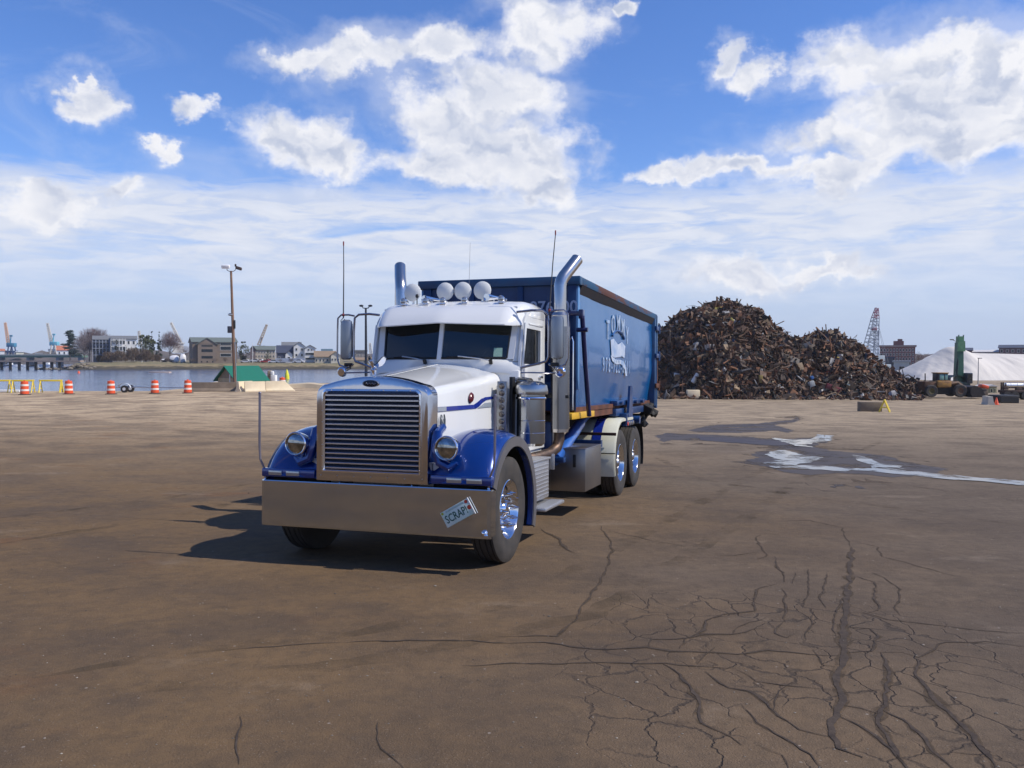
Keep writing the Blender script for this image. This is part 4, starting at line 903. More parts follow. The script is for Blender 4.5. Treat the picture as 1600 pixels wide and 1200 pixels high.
rp=n_.new('ShaderNodeMapRange'); rp.inputs[1].default_value=.35; rp.inputs[2].default_value=.65; rp.inputs[3].default_value=.04; rp.inputs[4].default_value=.16; l_.new(x2.outputs[0],rp.inputs[0])
bp=n_.new('ShaderNodeBump'); bp.inputs['Strength'].default_value=1; l_.new(rp.outputs[0],bp.inputs['Distance']); l_.new(x_.outputs[0],bp.inputs['Height']); l_.new(bp.outputs[0],b_.inputs['Normal'])
WZ=-2.4
b=MB(); b.add([(-2500,60,WZ),(-2.75,60,WZ),(-2.75,3500,WZ),(-2500,3500,WZ)],[(0,1,2,3)]); tag(b.build('river_water',wm,fix=False,smooth=False),kind='structure')
# ---- far shore
shm=bpy.data.materials.new('shore_ground'); shm.use_nodes=True; n_=shm.node_tree.nodes; l_=shm.node_tree.links; b_=n_['Principled BSDF']; b_.inputs['Roughness'].default_value=.95
t_=n_.new('ShaderNodeTexCoord'); s_=n_.new('ShaderNodeSeparateXYZ'); l_.new(t_.outputs['Object'],s_.inputs[0])
x_=n_.new('ShaderNodeTexNoise'); x_.inputs['Scale'].default_value=.30; x_.inputs['Detail'].default_value=8; x_.inputs['Roughness'].default_value=.7; l_.new(t_.outputs['Object'],x_.inputs['Vector'])
ad=n_.new('ShaderNodeMath'); ad.operation='MULTIPLY_ADD'; ad.inputs[1].default_value=3.6; l_.new(x_.outputs[0],ad.inputs[0]); l_.new(s_.outputs[2],ad.inputs[2])
r_=n_.new('ShaderNodeValToRGB'); mr_=n_.new('ShaderNodeMapRange'); mr_.inputs[1].default_value=-1.9; mr_.inputs[2].default_value=3.6; l_.new(ad.outputs[0],mr_.inputs[0]); l_.new(mr_.outputs[0],r_.inputs[0])
els=r_.color_ramp.elements; els[0].position=0; els[0].color=(.035,.03,.02,1); els[1].position=1; els[1].color=(.16,.14,.07,1)
for p_,c_ in ((.30,(.05,.042,.025)),(.42,(.10,.08,.04)),(.50,(.26,.20,.11)),(.60,(.17,.15,.07)),(.78,(.20,.165,.10))): e_=els.new(p_); e_.color=c_+(1,)
l_.new(r_.outputs[0],b_.inputs['Base Color'])
def shoreY(x): # distance of the waterline
    return 316+4*math.sin(x*.05)+7*noise.noise(Vector((x*.03,0,0)))+max(0,(-168-x))*3.2+max(0,x+90)*.2
def sz(x,y):
    d=y-shoreY(x)
    z=-2.9+.10*max(-8,d) if d<9 else -2.0+.17*(min(d,20)-9)+.008*(max(d,20)-20)
    return z+.5*noise.noise(Vector((x*.09,y*.12,0)))*min(1,max(0,d/8))+.25*noise.noise(Vector((x*.35,y*.4,3)))*min(1,max(0,d/4))
xs=[-300+i*4 for i in range(105)]; ys=[295+i*2.5 for i in range(42)]+[405,415,430,460,500,560,640]
def keep(x,y): return y>shoreY(x)-8 and not (x<-178 and y<900 and x<-178)
tag(gridmesh('far_shore',xs,ys,sz,shm,keep),kind='structure')
def SY(px,Y,dz=0): x=(px-800)/CF*Y; return Vector((x,Y,sz(x,Y)+dz))
# distant low land behind the shore (left) and behind the yard (right)
hm=mat('bare_hill_wood',(.13,.105,.095),1,0,.3,.05,c2=(.07,.065,.055),bump=.6,bscale=.4)
def ridge(name,x0,x1,Y,h0,seed,label,dep=60,n=160,m=hm,kind='stuff',cat=None):
    b=MB(); S=[]
    for i in range(n+1):
        x=x0+(x1-x0)*i/n; h=h0*(.65+.5*noise.noise(Vector((x*.012,seed,0)))+.28*noise.noise(Vector((x*.06,seed,3)))+.16*noise.noise(Vector((x*.2,seed,5))))*min(1,(i+1)/5,(n-i+1)/5)
        S.append([(x,Y,-3),(x+1.5*noise.noise(Vector((x,1,1))),Y+dep*.15,-2+h*.75),(x,Y+dep*.4,-2+h),(x,Y+dep,-2+h*.5)])
    b.loft(S); o=b.build(name,m); tag(o,label,cat or 'woods',kind=kind); return o
ridge('distant_woods',-640,-380,780,19,2,'distant low brown woods beyond the green bridge at the left')
ridge('distant_woods',-520,-20,640,12,7,'distant grey-brown treeline behind the houses across the river')
ridge('distant_woods',120,520,520,10,12,'distant dark treeline behind the white covered mound at the right')
ridge('distant_woods',-60,160,900,14,22,'far treeline hidden mostly behind the truck')
# ================================================================ TREES
bark=mat('grey_bark',(.14,.115,.10),.95,0,.2,3)
twm=mat('twig_haze',(.19,.145,.135),.95,0,.25,.5,c2=(.12,.09,.085))
twr=mat('twig_reddish',(.20,.125,.12),.95,0,.25,.5,c2=(.13,.085,.08))
brush=mat('brown_brush',(.17,.115,.075),.95,0,.3,.8,c2=(.09,.06,.04))
evg=mat('evergreen_leaf',(.035,.055,.028),.9,0,.4,.6,c2=(.015,.028,.016))
grn=mat('olive_leaf',(.085,.095,.035),.9,0,.3,.6,c2=(.045,.055,.022))
pinem=mat('pine_needle',(.035,.06,.045),.9,0,.3,.8,c2=(.016,.032,.025))
def bare_tree(h,w,seed,m,n=1500,name='bare_tree'):
    n=int(n*2.0); rd=random.Random(seed); root=empty(name); b=MB(); b.tube([(0,0,-.3),(0,0,h*.3),(.02*h,0,h*.5)],[h*.022,h*.015,h*.008],6)
    tips=[]
    for i in range(9):
        a=i*2.4+rd.random(); z0=h*rd.uniform(.22,.45); L=rd.uniform(.3,.48)
        p1=Vector((math.cos(a)*w*.22,math.sin(a)*w*.22,z0+h*.16)); p2=Vector((math.cos(a)*w*L,math.sin(a)*w*L,z0+h*rd.uniform(.25,.45)))
        b.tube([(0,0,z0),p1,p2],[h*.010,h*.006,h*.002],4,False); tips+=[p1,p2,(p1+p2)/2]
    b.build('trunk',bark,root)
    b=MB()
    for i in range(n):
        u=rd.random()**.5; a=rd.uniform(0,2*math.pi); c=rd.uniform(-.55,1); s=math.sqrt(max(0,1-c*c))
        lump=1+.22*noise.noise(Vector((math.cos(a)*1.5*s+seed,math.sin(a)*1.5*s,c*1.5)))+.12*noise.noise(Vector((math.cos(a)*4*s+seed,math.sin(a)*4,c*4)))
        p=Vector((math.cos(a)*s*w/2*u*lump,math.sin(a)*s*w/2*u*lump,h*.58+c*h*.40*u*lump))
        d=(p-Vector((0,0,h*.3))).normalized()+Vector((rd.gauss(0,.4),rd.gauss(0,.4),rd.gauss(.15,.3))); d.normalize(); L=rd.uniform(.06,.13)*h; t=Vector((rd.gauss(0,1),rd.gauss(0,1),rd.gauss(0,.5))).normalized()*h*.0040
        b.add([p-t,p+t,p+d*L],[(0,1,2)])
    b.build('crown',m,root,fix=False,smooth=False); return root
def leafy_tree(h,w,seed,m,n=1400,name='evergreen_tree',cone=False,ls=.06,low=.06):
    n=int(n*1.3); rd=random.Random(seed); root=empty(name); b=MB(); b.tube([(0,0,-.3),(0,0,h*.5),(0,0,h*.93)],[h*.022,h*.013,h*.003],6)
    for i in range(7): a=i*2.4; b.tube([(0,0,h*(.25+.08*i)),(math.cos(a)*w*.3,math.sin(a)*w*.3,h*(.3+.08*i))],[h*.006,h*.002],4,False)
    b.build('trunk',bark,root); b=MB()
    cl=[]
    for i in range(26):
        z=low+(1-low)*rd.random(); rad=(w/2)*((1-z)**.8+.06 if cone else math.sqrt(max(.05,1-((z-.55)/.5)**2)))
        a=rd.uniform(0,6.28); r=rad*rd.uniform(.35,.85); cl.append((Vector((math.cos(a)*r,math.sin(a)*r,z*h)),max(.06*w,rad*rd.uniform(.28,.5))))
    for i in range(n):
        c,r=rd.choice(cl); d=Vector((rd.gauss(0,1),rd.gauss(0,1),rd.gauss(0,.8))).normalized(); p=c+d*r*rd.uniform(.6,1.05)
        if p.z<low*h*.6 or p.z>h*1.02: continue
        u=Vector((rd.gauss(0,1),rd.gauss(0,1),rd.gauss(0,.6))).normalized(); v=u.cross(d).normalized(); s=ls*h*rd.uniform(.5,1.1)*(.6 if cone else 1)
        b.add([p-u*s*.5,p+v*s*.35,p+u*s*.5,p-v*s*.35],[(0,1,2,3)])
    b.build('crown',m,root,fix=False,smooth=False); return root
def pine(h,w,seed):
    rd=random.Random(seed); root=empty('pine_tree'); b=MB(); b.tube([(0,0,-.3),(0,0,h*.97)],[h*.02,h*.004],6); b.build('trunk',bark,root); b=MB()
    for i in range(46):
        t=.16+.82*i/46; a=rd.uniform(0,6.28); L=w/2*(1-t)**.65*rd.uniform(.55,1.15)+.02*w; base=Vector((0,0,h*t)); tip=base+Vector((math.cos(a)*L,math.sin(a)*L,h*.02))
        for k in range(60):
            u=rd.random()**.7; p=base.lerp(tip,u)+Vector((rd.gauss(0,.05*w),rd.gauss(0,.05*w),rd.gauss(0,.010*h))); s=.045*h*rd.uniform(.5,1.2)
            d=Vector((rd.gauss(0,1),rd.gauss(0,1),rd.gauss(0,.25))).normalized(); v=Vector((rd.gauss(0,.4),rd.gauss(0,.4),1)).normalized()
            b.add([p-d*s,p+v*s*.25,p+d*s,p-v*s*.25],[(0,1,2,3)])
    b.build('crown',pinem,root,fix=False,smooth=False); return root
TG='trees on the far shore'
def place(root,px,Y,label,cat='tree',group=TG,rz=0,z=None):
    p=SY(px,Y); p.z=max(p.z-.3,at(px,564,Y).z)
    root.location=p; root.rotation_euler=(0,0,rz); tag(root,label,cat,group); return root
def pxh(n_,Y): return n_*Y/CF
place(pine(pxh(48,430),pxh(33,430),1),110,430,'lone dark layered pine left of the bare trees')
place(bare_tree(pxh(53,380),pxh(48,380),2,twr,2600),148,385,'largest bare tree, behind the left end of the big porch house')
place(bare_tree(pxh(40,372),pxh(34,372),3,twm,1500),132,372,'bare grey tree in front of the pine and the largest bare tree')
place(bare_tree(pxh(34,360),pxh(22,360),31,twm,1200),140,352,'thin bare tree at the left corner of the big porch house')
place(bare_tree(pxh(45,400),pxh(32,400),4,twr,2000),266,402,'round reddish bare tree behind the dark evergreens and left of the brown building')
place(leafy_tree(pxh(40,370),pxh(30,370),5,grn,2600,'olive_tree'),228,372,'broad olive-green tree right of the big porch house')
place(leafy_tree(pxh(47,380),pxh(13,380),6,evg,1500,cone=True),238,384,'tallest narrow dark evergreen behind the olive-green tree')
place(leafy_tree(pxh(46,380),pxh(13,380),7,evg,1500,cone=True),249,382,'narrow dark evergreen just left of the reddish bare tree')
place(leafy_tree(pxh(34,350),pxh(13,350),8,evg,1300,cone=True),183,347,'dark evergreen in front of the white wing of the house')
place(leafy_tree(pxh(27,352),pxh(12,352),9,evg,1200,cone=True),196,350,'smaller dark evergreen beside the white wing of the house')
place(leafy_tree(pxh(30,352),pxh(12,352),10,evg,1200,cone=True),213,352,'dark evergreen at the right corner of the white wing')
place(leafy_tree(pxh(30,372),pxh(20,372),12,grn,1500,'olive_tree'),381,376,'dark green tree between the brown building and the beige terrace')
place(leafy_tree(pxh(16,368),pxh(12,368),13,grn,600,'olive_tree'),419,368,'small green tree in front of the beige terrace')
place(bare_tree(pxh(24,380),pxh(26,380),14,twr,900),290,378,'low bare tree left of the brown building')
# riverside brush: one shrub mass per thing
def shrub(w,h,seed,m=brush,n=1500,name='bare_shrub'):
    rd=random.Random(seed); n=int(n*1.6); root=empty(name); b=MB()
    for i in range(8): a=i*.8; b.tube([(math.cos(a)*.06*w,math.sin(a)*.06*w,-.2),(math.cos(a)*w*.25,math.sin(a)*.15*w,h*.6)],[.05,.02],4,False)
    b.build('stem',bark,root); b=MB()
    for i in range(n):
        a=rd.uniform(0,6.28); u=rd.random()**.5; c=rd.random(); lump=1+.3*noise.noise(Vector((math.cos(a)*2+seed,math.sin(a)*2,c*2)))
        p=Vector((math.cos(a)*w/2*u*lump*math.sqrt(1-c*c*.8),math.sin(a)*w*.3*u,h*c*lump*.9)); d=Vector((rd.gauss(0,.5),rd.gauss(0,.5),1)).normalized(); t=Vector((rd.gauss(0,1),rd.gauss(0,1),0)).normalized()*h*.013
        b.add([p-t,p+t,p+d*h*rd.uniform(.1,.25)],[(0,1,2)])
    b.build('twigs',m,root,fix=False,smooth=False); return root
SH='brown riverside shrubs'
for i,(px,Y,w,h,lb) in enumerate(((170,346,26,14,'dark bare shrub below the left half of the big porch house'),(188,344,26,15,'bare brown shrub below the dark evergreen of the white wing'),(207,346,28,19,'large bare brown shrub below the white wing'),(228,346,26,17,'bare brown shrub below the olive-green tree'),(246,350,16,10,'low bare shrub nearest the white wrapped boats'),(156,350,14,9,'small bare shrub at the left foot of the big porch house'),(318,350,22,5,'low shrub on the grass below the brown building'))):
    place(shrub(pxh(w,Y),pxh(h,Y),40+i,brush,1700),px,Y,lb,'shrub',SH)
for i,(px,w,h) in enumerate(((262,10,5),(300,12,4),(336,14,4),(352,9,5),(404,10,3),(438,12,3),(455,10,4))):
    place(shrub(pxh(w,338),pxh(h,338),80+i,brush,500),px,336+i%3,['low scrubby bush below the wrapped boats','low scrubby bush at the left foot of the brown building','low scrubby bush mid-way along the grass below the brown building','low scrubby bush on the bank left of the light pole','low scrubby bush on the bank above the green roof','low scrubby bush on the bank below the dark slate house','low scrubby bush on the bank just left of the grey platform'][i],'shrub',SH)
# ================================================================ HOUSES ACROSS THE RIVER
def colm(n,c,**k): return mat(n,c,.8,0,.08,.6,**k)
wshade=colm('shaded_siding',(.17,.19,.24)); wwhite=colm('white_siding',(.76,.75,.72)); wbrown=colm('brown_shingle',(.20,.155,.12)); wbeige=colm('beige_siding',(.52,.46,.38)); wtan=colm('tan_siding',(.55,.50,.40))  # first siding: shade on the white house's left face put into its colour
rfgrey=colm('grey_shingle_roof',(.17,.175,.18)); rfgreen=colm('grey_green_roof',(.14,.165,.145)); rfdark=colm('slate_roof',(.045,.055,.09)); rftan=colm('tan_roof',(.28,.20,.13)); rfred=colm('red_tile_roof',(.50,.17,.09))
wind=mat('window_dark',(.02,.028,.035),.12,0,.3,1); trimw=colm('white_trim',(.78,.78,.76))
def house(name,px0,px1,pyt,pyb,Y,dep,wm_,rm,rise,label,gable='side',wins=(),cat='house',rz=0,over=.4,doorless=True,group='houses across the river'):
    """walls from (px0..px1) wide, eave at pyt, base at pyb; roof rise in m; wins: rows of (u0,u1,v0,v1) as fractions"""
    p0=at(px0,pyb,Y); p1=at(px1,pyt,Y); w=p1.x-p0.x; h=p1.z-p0.z; root=empty(name,((p0.x+p1.x)/2,Y,p0.z-1.0),rz+math.atan2(-(p0.x+p1.x)/2,Y)); h+=1.0; w*=math.cos(math.atan2(abs(p0.x+p1.x)/2,Y))
    b=MB(); b.box(-w/2,w/2,0,dep,0,h); b_wall=b.build('wall',wm_,root,smooth=False)
    b=MB()
    if gable=='side':   # ridge runs along x
        b.prism([(-over,h-.05),(dep/2,h+rise),(dep+over,h-.05),(dep+over,h-.25),(dep/2,h+rise-.22),(-over,h-.25)],-w/2-over,w/2+over,axis=0)
        rf=b.build('roof',rm,root,smooth=False)
        for s in (-1,1):
            c=MB(); c.prism([(0,h),(dep/2,h+rise-.2),(dep,h)],s*w/2-.1,s*w/2+.1,axis=0); c.build('gable',wm_,root,smooth=False)
    elif gable=='front':
        b.prism([(-w/2-over,h-.05),(0,h+rise),(w/2+over,h-.05),(w/2+over,h-.25),(0,h+rise-.22),(-w/2-over,h-.25)],-over,dep+over,axis=1); b.build('roof',rm,root,smooth=False)
        for yy in (.0,dep-.2): c=MB(); c.prism([(-w/2,h),(0,h+rise-.2),(w/2,h)],yy,yy+.2,axis=1); c.build('gable',wm_,root,smooth=False)
    else:
        b.box(-w/2-over,w/2+over,-over,dep+over,h,h+max(.15,rise)); b.build('roof',rm,root,smooth=False)
    for (u0,u1,v0,v1) in wins:
        c=MB(); c.box(-w/2+w*u0,-w/2+w*u1,-.06,.02,1+(h-1)*v0,1+(h-1)*v1); wn_=c.build('window',wind,root,smooth=False)
        c=MB(); z0=1+(h-1)*v0; z1=1+(h-1)*v1; x0=-w/2+w*u0; x1=-w/2+w*u1; t=.07
        for q in ((x0-t,x1+t,z0-t,z0),(x0-t,x1+t,z1,z1+t),(x0-t,x0,z0,z1),(x1,x1+t,z0,z1)): c.box(q[0],q[1],-.10,.0,q[2],q[3])
        c.build('window_frame',trimw if wm_ is not wshade else wshade,wn_,smooth=False)
    return tag(root,label,cat,group)
def grid(nx,rows,w=.5,x0=0,x1=1):
    o=[]
    for i in range(nx):
        c=x0+(x1-x0)*(i+.5)/nx; hw=(x1-x0)/nx*w/2
        for (a,b__) in rows: o.append((c-hw,c+hw,a,b__))
    return o
g1=house('terrace_house',146,175,530,562,352,14,wshade,rfgrey,1.6,'shaded half of the big porch house, coloured blue-grey, left of the white wing',wins=grid(6,((.76,.95),(.5,.68),(.26,.42)),.6),gable='side')
c=MB(); w_=pxh(29,352)/2
for z in (2.9,5.6,8.2): c.box(-w_,w_,-1.6,-.02,z-.1,z+.06)
for i in range(7): c.box(-w_+i*2*w_/6-.08,-w_+i*2*w_/6+.08,-1.6,-1.4,.2,9.0)
c.build('porch',colm('porch_shaded',(.38,.41,.48)),g1,smooth=False)  # shade of this face is put into the porch colour too
g1=house('terrace_house',175.5,213,529,560,350,13,wwhite,rfgrey,1.3,'bright white wing of the big porch house among dark evergreens',wins=grid(4,((.72,.92),(.42,.62)),.6,0,.55)+grid(2,((.72,.88),(.36,.52),(.06,.2)),.35,.58,1))
c=MB(); w_=pxh(37.5,350)/2
for z in (3.0,5.8,8.3): c.box(-w_,w_*.1,-1.5,-.02,z-.12,z+.1)
for i in range(6): c.box(-w_+i*1.1*w_/5-.1,-w_+i*1.1*w_/5+.1,-1.5,-1.3,.2,8.9)
c.build('porch',trimw,g1,smooth=False)
g1=house('brown_building',301,371,534,566,344,15,wbrown,rfgreen,1.9,'brown shingled three-storey building with a grey-green roof, behind the light pole',cat='building',rz=R(6),wins=[(.62,.86,.60,.77),(.62,.86,.28,.42),(.62,.86,.84,.94)])
w_=pxh(70,344)
c=MB(); x0=-w_/2+w_*.13; x1=-w_/2+w_*.52; c.box(x0,x1,-1.4,.0,0,8.3); c.prism([(x0-.4,8.2),((x0+x1)/2,10.6),(x1+.4,8.2)],-1.5,3,axis=1); bay=c.build('front_bay',wbrown,g1,smooth=False)
c=MB(); 
for s in (-1,1): mx_=(x0+x1)/2; c.add([(mx_,-1.8,10.75),(mx_+s*(x1-x0+1.4)/2,-1.8,8.05),(mx_+s*(x1-x0+1.4)/2,3,8.05),(mx_,3,10.75),(mx_,-1.8,10.5),(mx_+s*(x1-x0+1.4)/2,-1.8,7.8),(mx_+s*(x1-x0+1.4)/2,3,7.8),(mx_,3,10.5)],[(0,1,2,3),(4,7,6,5),(0,4,5,1),(1,5,6,2),(2,6,7,3)])
c.build('bay_roof',rfgreen,g1,smooth=False)
for (a,b__,z0,z1) in ((.2,.8,7.2,7.75),(.2,.8,5.05,6.15),(.2,.8,2.5,3.5)):
    c=MB(); c.box(x0+(x1-x0)*a,x0+(x1-x0)*b__,-1.46,-1.38,z0,z1); c.build('window',wind,g1,smooth=False)
for a in (.2,.5,.8):
    c=MB(); c.box(x0+(x1-x0)*a-.25,x0+(x1-x0)*a+.25,-1.46,-1.38,.9,1.5); c.build('window',wind,g1,smooth=False)
house('beige_terrace',398,430,546,566,372,11,wbeige,rfgreen,1.6,'long beige house with a grey-green roof left of the dark gabled house',wins=grid(7,((.72,.86),(.38,.54)),.35))
house('beige_terrace',391,399,546,568,366,9,colm('purple_brown_siding',(.17,.13,.14)),rfgreen,1.8,'narrow purple-brown end house left of the long beige house',wins=[(.35,.65,.6,.75)],gable='front')
house('dark_house',433,462,551,568,356,12,colm('slate_blue_siding',(.08,.09,.13)),rfdark,3.1,'dark slate gabled house left of the tall white house',gable='side',wins=grid(4,((.3,.6),),.4))
house('dark_house',446,457,554,566,352,5,wwhite,rfdark,1.7,'small white-gabled dormer front on the dark slate house',gable='front',wins=[(.35,.65,.25,.7)])
house('white_house',459,476,541,568,356,11,wwhite,rfgrey,1.9,'left gabled block of the tall white house',gable='front',wins=grid(2,((.75,.88),(.42,.56),(.12,.28)),.3))
house('white_house',476,493,544,568,355,12,wwhite,rfgrey,1.4,'right block of the tall white house with dark balconies',gable='front',wins=[(.08,.95,.56,.70),(.08,.95,.26,.38),(.3,.45,.84,.95),(.6,.7,.84,.95)])
house('white_house',441,470,541,560,384,10,wbeige,rfgrey,2.0,'beige house with a chimney behind the dark slate house',wins=grid(3,((.6,.8),),.3))
house('tan_house',492,524,557,568,350,10,wtan,rftan,2.3,'low tan house with a brown roof, nearest the mirror on the left',wins=grid(4,((.3,.65),),.4,0,.7)+grid(2,((.3,.65),),.5,.72,1))
house('tan_house',517,531,555,568,347,8,colm('pale_tan_siding',(.66,.61,.50)),rftan,1.5,'gabled pale end of the low tan house',gable='front',wins=grid(3,((.35,.6),),.45))
house('blue_roofed_house',503,519,552,566,420,12,wbeige,colm('blue_roof',(.07,.13,.17)),2.2,'distant house with a blue-grey roof behind the low tan house')
house('white_shed',270,287,537,548,420,10,wwhite,trimw,.6,'white flat shed behind the wrapped boats',gable='flat',cat='shed')
house('red_roofed_house',89,112,547,556,560,16,wwhite,rfred,3.0,'white house with an orange-red roof below the lone pine',wins=grid(3,((.3,.7),),.3))
house('far_shed',0,7,548,556,640,12,wwhite,rfred,1.5,'white and red shed at the left edge of the far bank',cat='shed')
house('far_shed',25,37,550,555,640,12,colm('cream_wall',(.72,.66,.48)),trimw,.5,'cream flat shed right of the blue crane base',gable='flat',cat='shed')
house('far_shed',55,66,553,556,650,10,wbeige,rfgrey,.8,'low beige shed between the two cranes',cat='shed')
house('far_block',553,573,549,566,380,12,colm('taupe_wall',(.30,.27,.25)),rfgrey,.6,'flat taupe building seen under the left mirror arm',gable='flat',cat='building',wins=grid(4,((.6,.75),(.25,.4)),.3))
house('far_block',556,600,562,569,350,8,wtan,rftan,.9,'low cream waterfront building under the left mirror arm',cat='building',wins=grid(5,((.3,.7),),.3))
# waterfront platform on piles
def piles(px0,px1,pyt,pyb,Y,m,label,n_,wz=WZ-1):
    p0=at(px0,pyb,Y); p1=at(px1,pyt,Y); root=empty('pile_platform',((p0.x+p1.x)/2,Y,wz)); w=p1.x-p0.x
    b=MB(); b.box(-w/2,w/2,0,7,p0.z-wz,p1.z-wz); b.build('platform_wall',m,root,smooth=False)
    for i in range(n_):
        b=MB(); x=-w/2+w*(i+.5)/n_; b.cyl((x,.2,0),(x,.2,p0.z-wz),.18,6); b.build('pile',colm('pile_dark',(.03,.025,.02)),root)
    tag(root,label,'platform','waterfront platforms on piles')
piles(475,493.5,568,577,343,colm('grey_board',(.20,.22,.24)),'grey boarded platform left of the cream ones',5)
piles(494,510,568,577,342,colm('cream_board',(.50,.47,.40)),'cream boarded platform below the low tan house',8)
piles(510.5,527,568,577,341,colm('cream_board2',(.52,.49,.42)),'cream boarded platform partly behind the left mirror',8)
b=MB(); p0=SY(432,350); p1=SY(476,348); 
for i in range(40): q=p0.lerp(p1,i/39); b.box(q.x-.06,q.x+.06,q.y-.05,q.y+.05,q.z-.2,q.z+2.0)
b.box(p0.x,p1.x,349.1,349.2,p0.z+.5,p0.z+1.9); tag(b.build('picket_fence',colm('pale_fence',(.52,.56,.64)),smooth=False),'long pale blue fence in front of the dark slate house','fence')
# wrapped boats and parked vehicles
def wrapped_boat(px,Y,w,h,label):
    p=SY(px,Y); root=empty('wrapped_boat',p); b=MB(); W_=pxh(w,Y); H_=pxh(h,Y); S=[]
    for t,s,k in ((-.5,.5,.75),(-.42,.9,.9),(-.1,1,1),(.2,.95,1.0),(.42,.7,.85),(.5,.2,.6)):
        S.append([(W_*t,math.cos(a)*1.3*s,.9+ (H_-.9)*k*max(0,math.sin(a))**.7+ (-.5*s if math.sin(a)<-.1 else 0)) for a in [2*math.pi*j/12 for j in range(12)]])
    b.loft(S,closed=True,caps=True); b.build('shrink_wrap',mat('shrink_wrap',(.82,.82,.84),.4,0,.03,2),root)
    b=MB()
    for x in (-W_*.25,W_*.25): b.box(x-.15,x+.15,-.8,.8,-.1,.95)
    b.build('boat_stand',dark,root,smooth=False); tag(root,label,'boat','boats wrapped in white across the river')
wrapped_boat(273,356,14,12,'white wrapped boat nearest the brown building\'s left neighbour, the larger flat one'); wrapped_boat(286.5,358,8,14,'taller white wrapped boat beside the brown building'); wrapped_boat(257,358,10,6,'low white wrapped boat left of the two big ones')
def car(px,Y,m,label,L=4.3,rz=0,name='parked_car'):
    p=SY(px,Y); root=empty(name,p,rz); b=MB(); P=[(-L/2,.35),(-L/2,.85),(-L*.28,.95),(-L*.15,1.4),(L*.2,1.42),(L*.36,.98),(L/2,.85),(L/2,.35)]
    b.prism(P,-.85,.85,axis=1); b.build('body',m,root)
    b=MB(); b.prism([(-L*.24,.98),(-L*.13,1.34),(L*.18,1.35),(L*.31,.99)],-.87,.87,axis=1); b.build('windows',wind,root)
    for x in (-L*.32,L*.32):
        for y in (-.8,.8): c=MB(); c.cyl((x,y-.1,.32),(x,y+.1,.32),.32,12); c.build('wheel',rubber,root)
    tag(root,label,'car','cars parked across the river')
cw=mat('car_white',(.75,.76,.78),.3,0,.05,2); cr=mat('car_red',(.45,.03,.03),.3,0,.05,2); cd=mat('car_dark',(.03,.035,.05),.3,0,.05,2)
for px,Y,m_,lb in ((384,352,cw,'white car leftmost of the row over the green roof'),(391,354,cw,'white car second in the row over the green roof'),(399,352,cw,'white car above the ridge of the green roof'),(406,353,cw,'white car left of the red vehicles'),(416,351,cr,'red car nearest the river in the row'),(420,357,cr,'red car behind the other red one'),(428,350,cw,'white car at the right end of the row'),(262,352,cd,'dark car below the low wrapped boat'),(467,346,cw,'pale car in front of the pale blue fence')): car(px,Y,m_,lb)
# masts
for px,pyt,lb in ((359,545,'bare white mast between brown building and beige house'),(395,536,'white mast of the boat yard left of the red cars'),(431,543,'white flagpole left of the dark slate house'),(222,540,'pale pole in front of the olive-green tree')):
    p=SY(px,350); t=at(px,pyt,350); b=MB(); b.cyl((0,0,0),(0,0,t.z-p.z),.13,6,.08); o=b.build('mast',trimw); o.location=p; tag(o,lb,'pole')
# ---- shipyard cranes far off
def shipcrane(px,Y,tip,pivot,base,m_boom,m_base,label,hb=True,cabh=None):
    pv=at(*pivot,Y); tp=at(*tip,Y); bs=at(*base,Y); root=empty('dock_crane',(bs.x,Y,bs.z)); o=Vector((bs.x,Y,bs.z)); s=Y/CF
    d=(tp-pv); sd=Vector((-d.z,0,d.x)).normalized(); b=MB(); w0,w1=2.2*s,1.2*s
    for sg in (-1,1):
        for yy in (-1.0*s,1.0*s): b.tube([pv-o+sd*w0*sg+Vector((0,yy,0)),tp-o+sd*w1*sg+Vector((0,yy,0))],.45*s,4)
    k=9
    for i in range(k):
        a=pv.lerp(tp,i/k)-o; c=pv.lerp(tp,(i+1)/k)-o; wa=w0+(w1-w0)*i/k; wc=w0+(w1-w0)*(i+1)/k
        for yy in (-1.0*s,1.0*s): b.tube([a-sd*wa+Vector((0,yy,0)),c+sd*wc+Vector((0,yy,0))],.3*s,4); b.tube([a+sd*wa+Vector((0,yy,0)),c-sd*wc+Vector((0,yy,0))],.3*s,4)
    b.build('jib',m_boom,root)
    if hb:
        b=MB(); pz=pv.z-bs.z; px_=pv.x-bs.x
        b.box(px_-1*s,px_+11*s,-4*s,4*s,pz-6*s,pz,.3*s); b.tube([(px_+3*s,0,pz),(px_+4.5*s,0,pz+12*s)],[1.2*s,.5*s],6); b.box(px_+2.5*s,px_+6.5*s,-s,s,pz+10*s,pz+12.5*s)
        b.build('machine_house',m_base,root)
        b=MB()
        for sx_ in (-5,5):
            for yy in (-4,4): b.tube([(px_+5*s+sx_*1.0*s,yy*s,0),(px_+5*s+sx_*.5*s,yy*s,pz-5*s)],1.0*s,5)
        b.box(px_-3*s,px_+13*s,-4*s,4*s,pz*.25,pz*.25+3*s) if cabh else None
        b.build('portal_leg',cabh or m_base,root)
    tag(root,label,'crane','shipyard cranes in the distance')
peach=colm('peach_jib',(.72,.40,.22)); pale=colm('pale_jib',(.66,.60,.50)); teal=colm('teal_paint',(.05,.24,.38)); lteal=colm('light_teal_paint',(.16,.48,.58)); navy=colm('navy_base',(.02,.06,.16))
shipcrane(12,720,(8,504),(13,536),(16,556),peach,teal,'leftmost dock crane with a peach jib and dark blue base',cabh=navy)
shipcrane(82,740,(74,505),(80,534),(84,553),pale,lteal,'dock crane with a pale jib and light teal house left of the pine',cabh=pale)
shipcrane(217,760,(217,517),(219,540),(219,556),pale,lteal,'dock crane tip barely showing above the olive-green tree',hb=False)
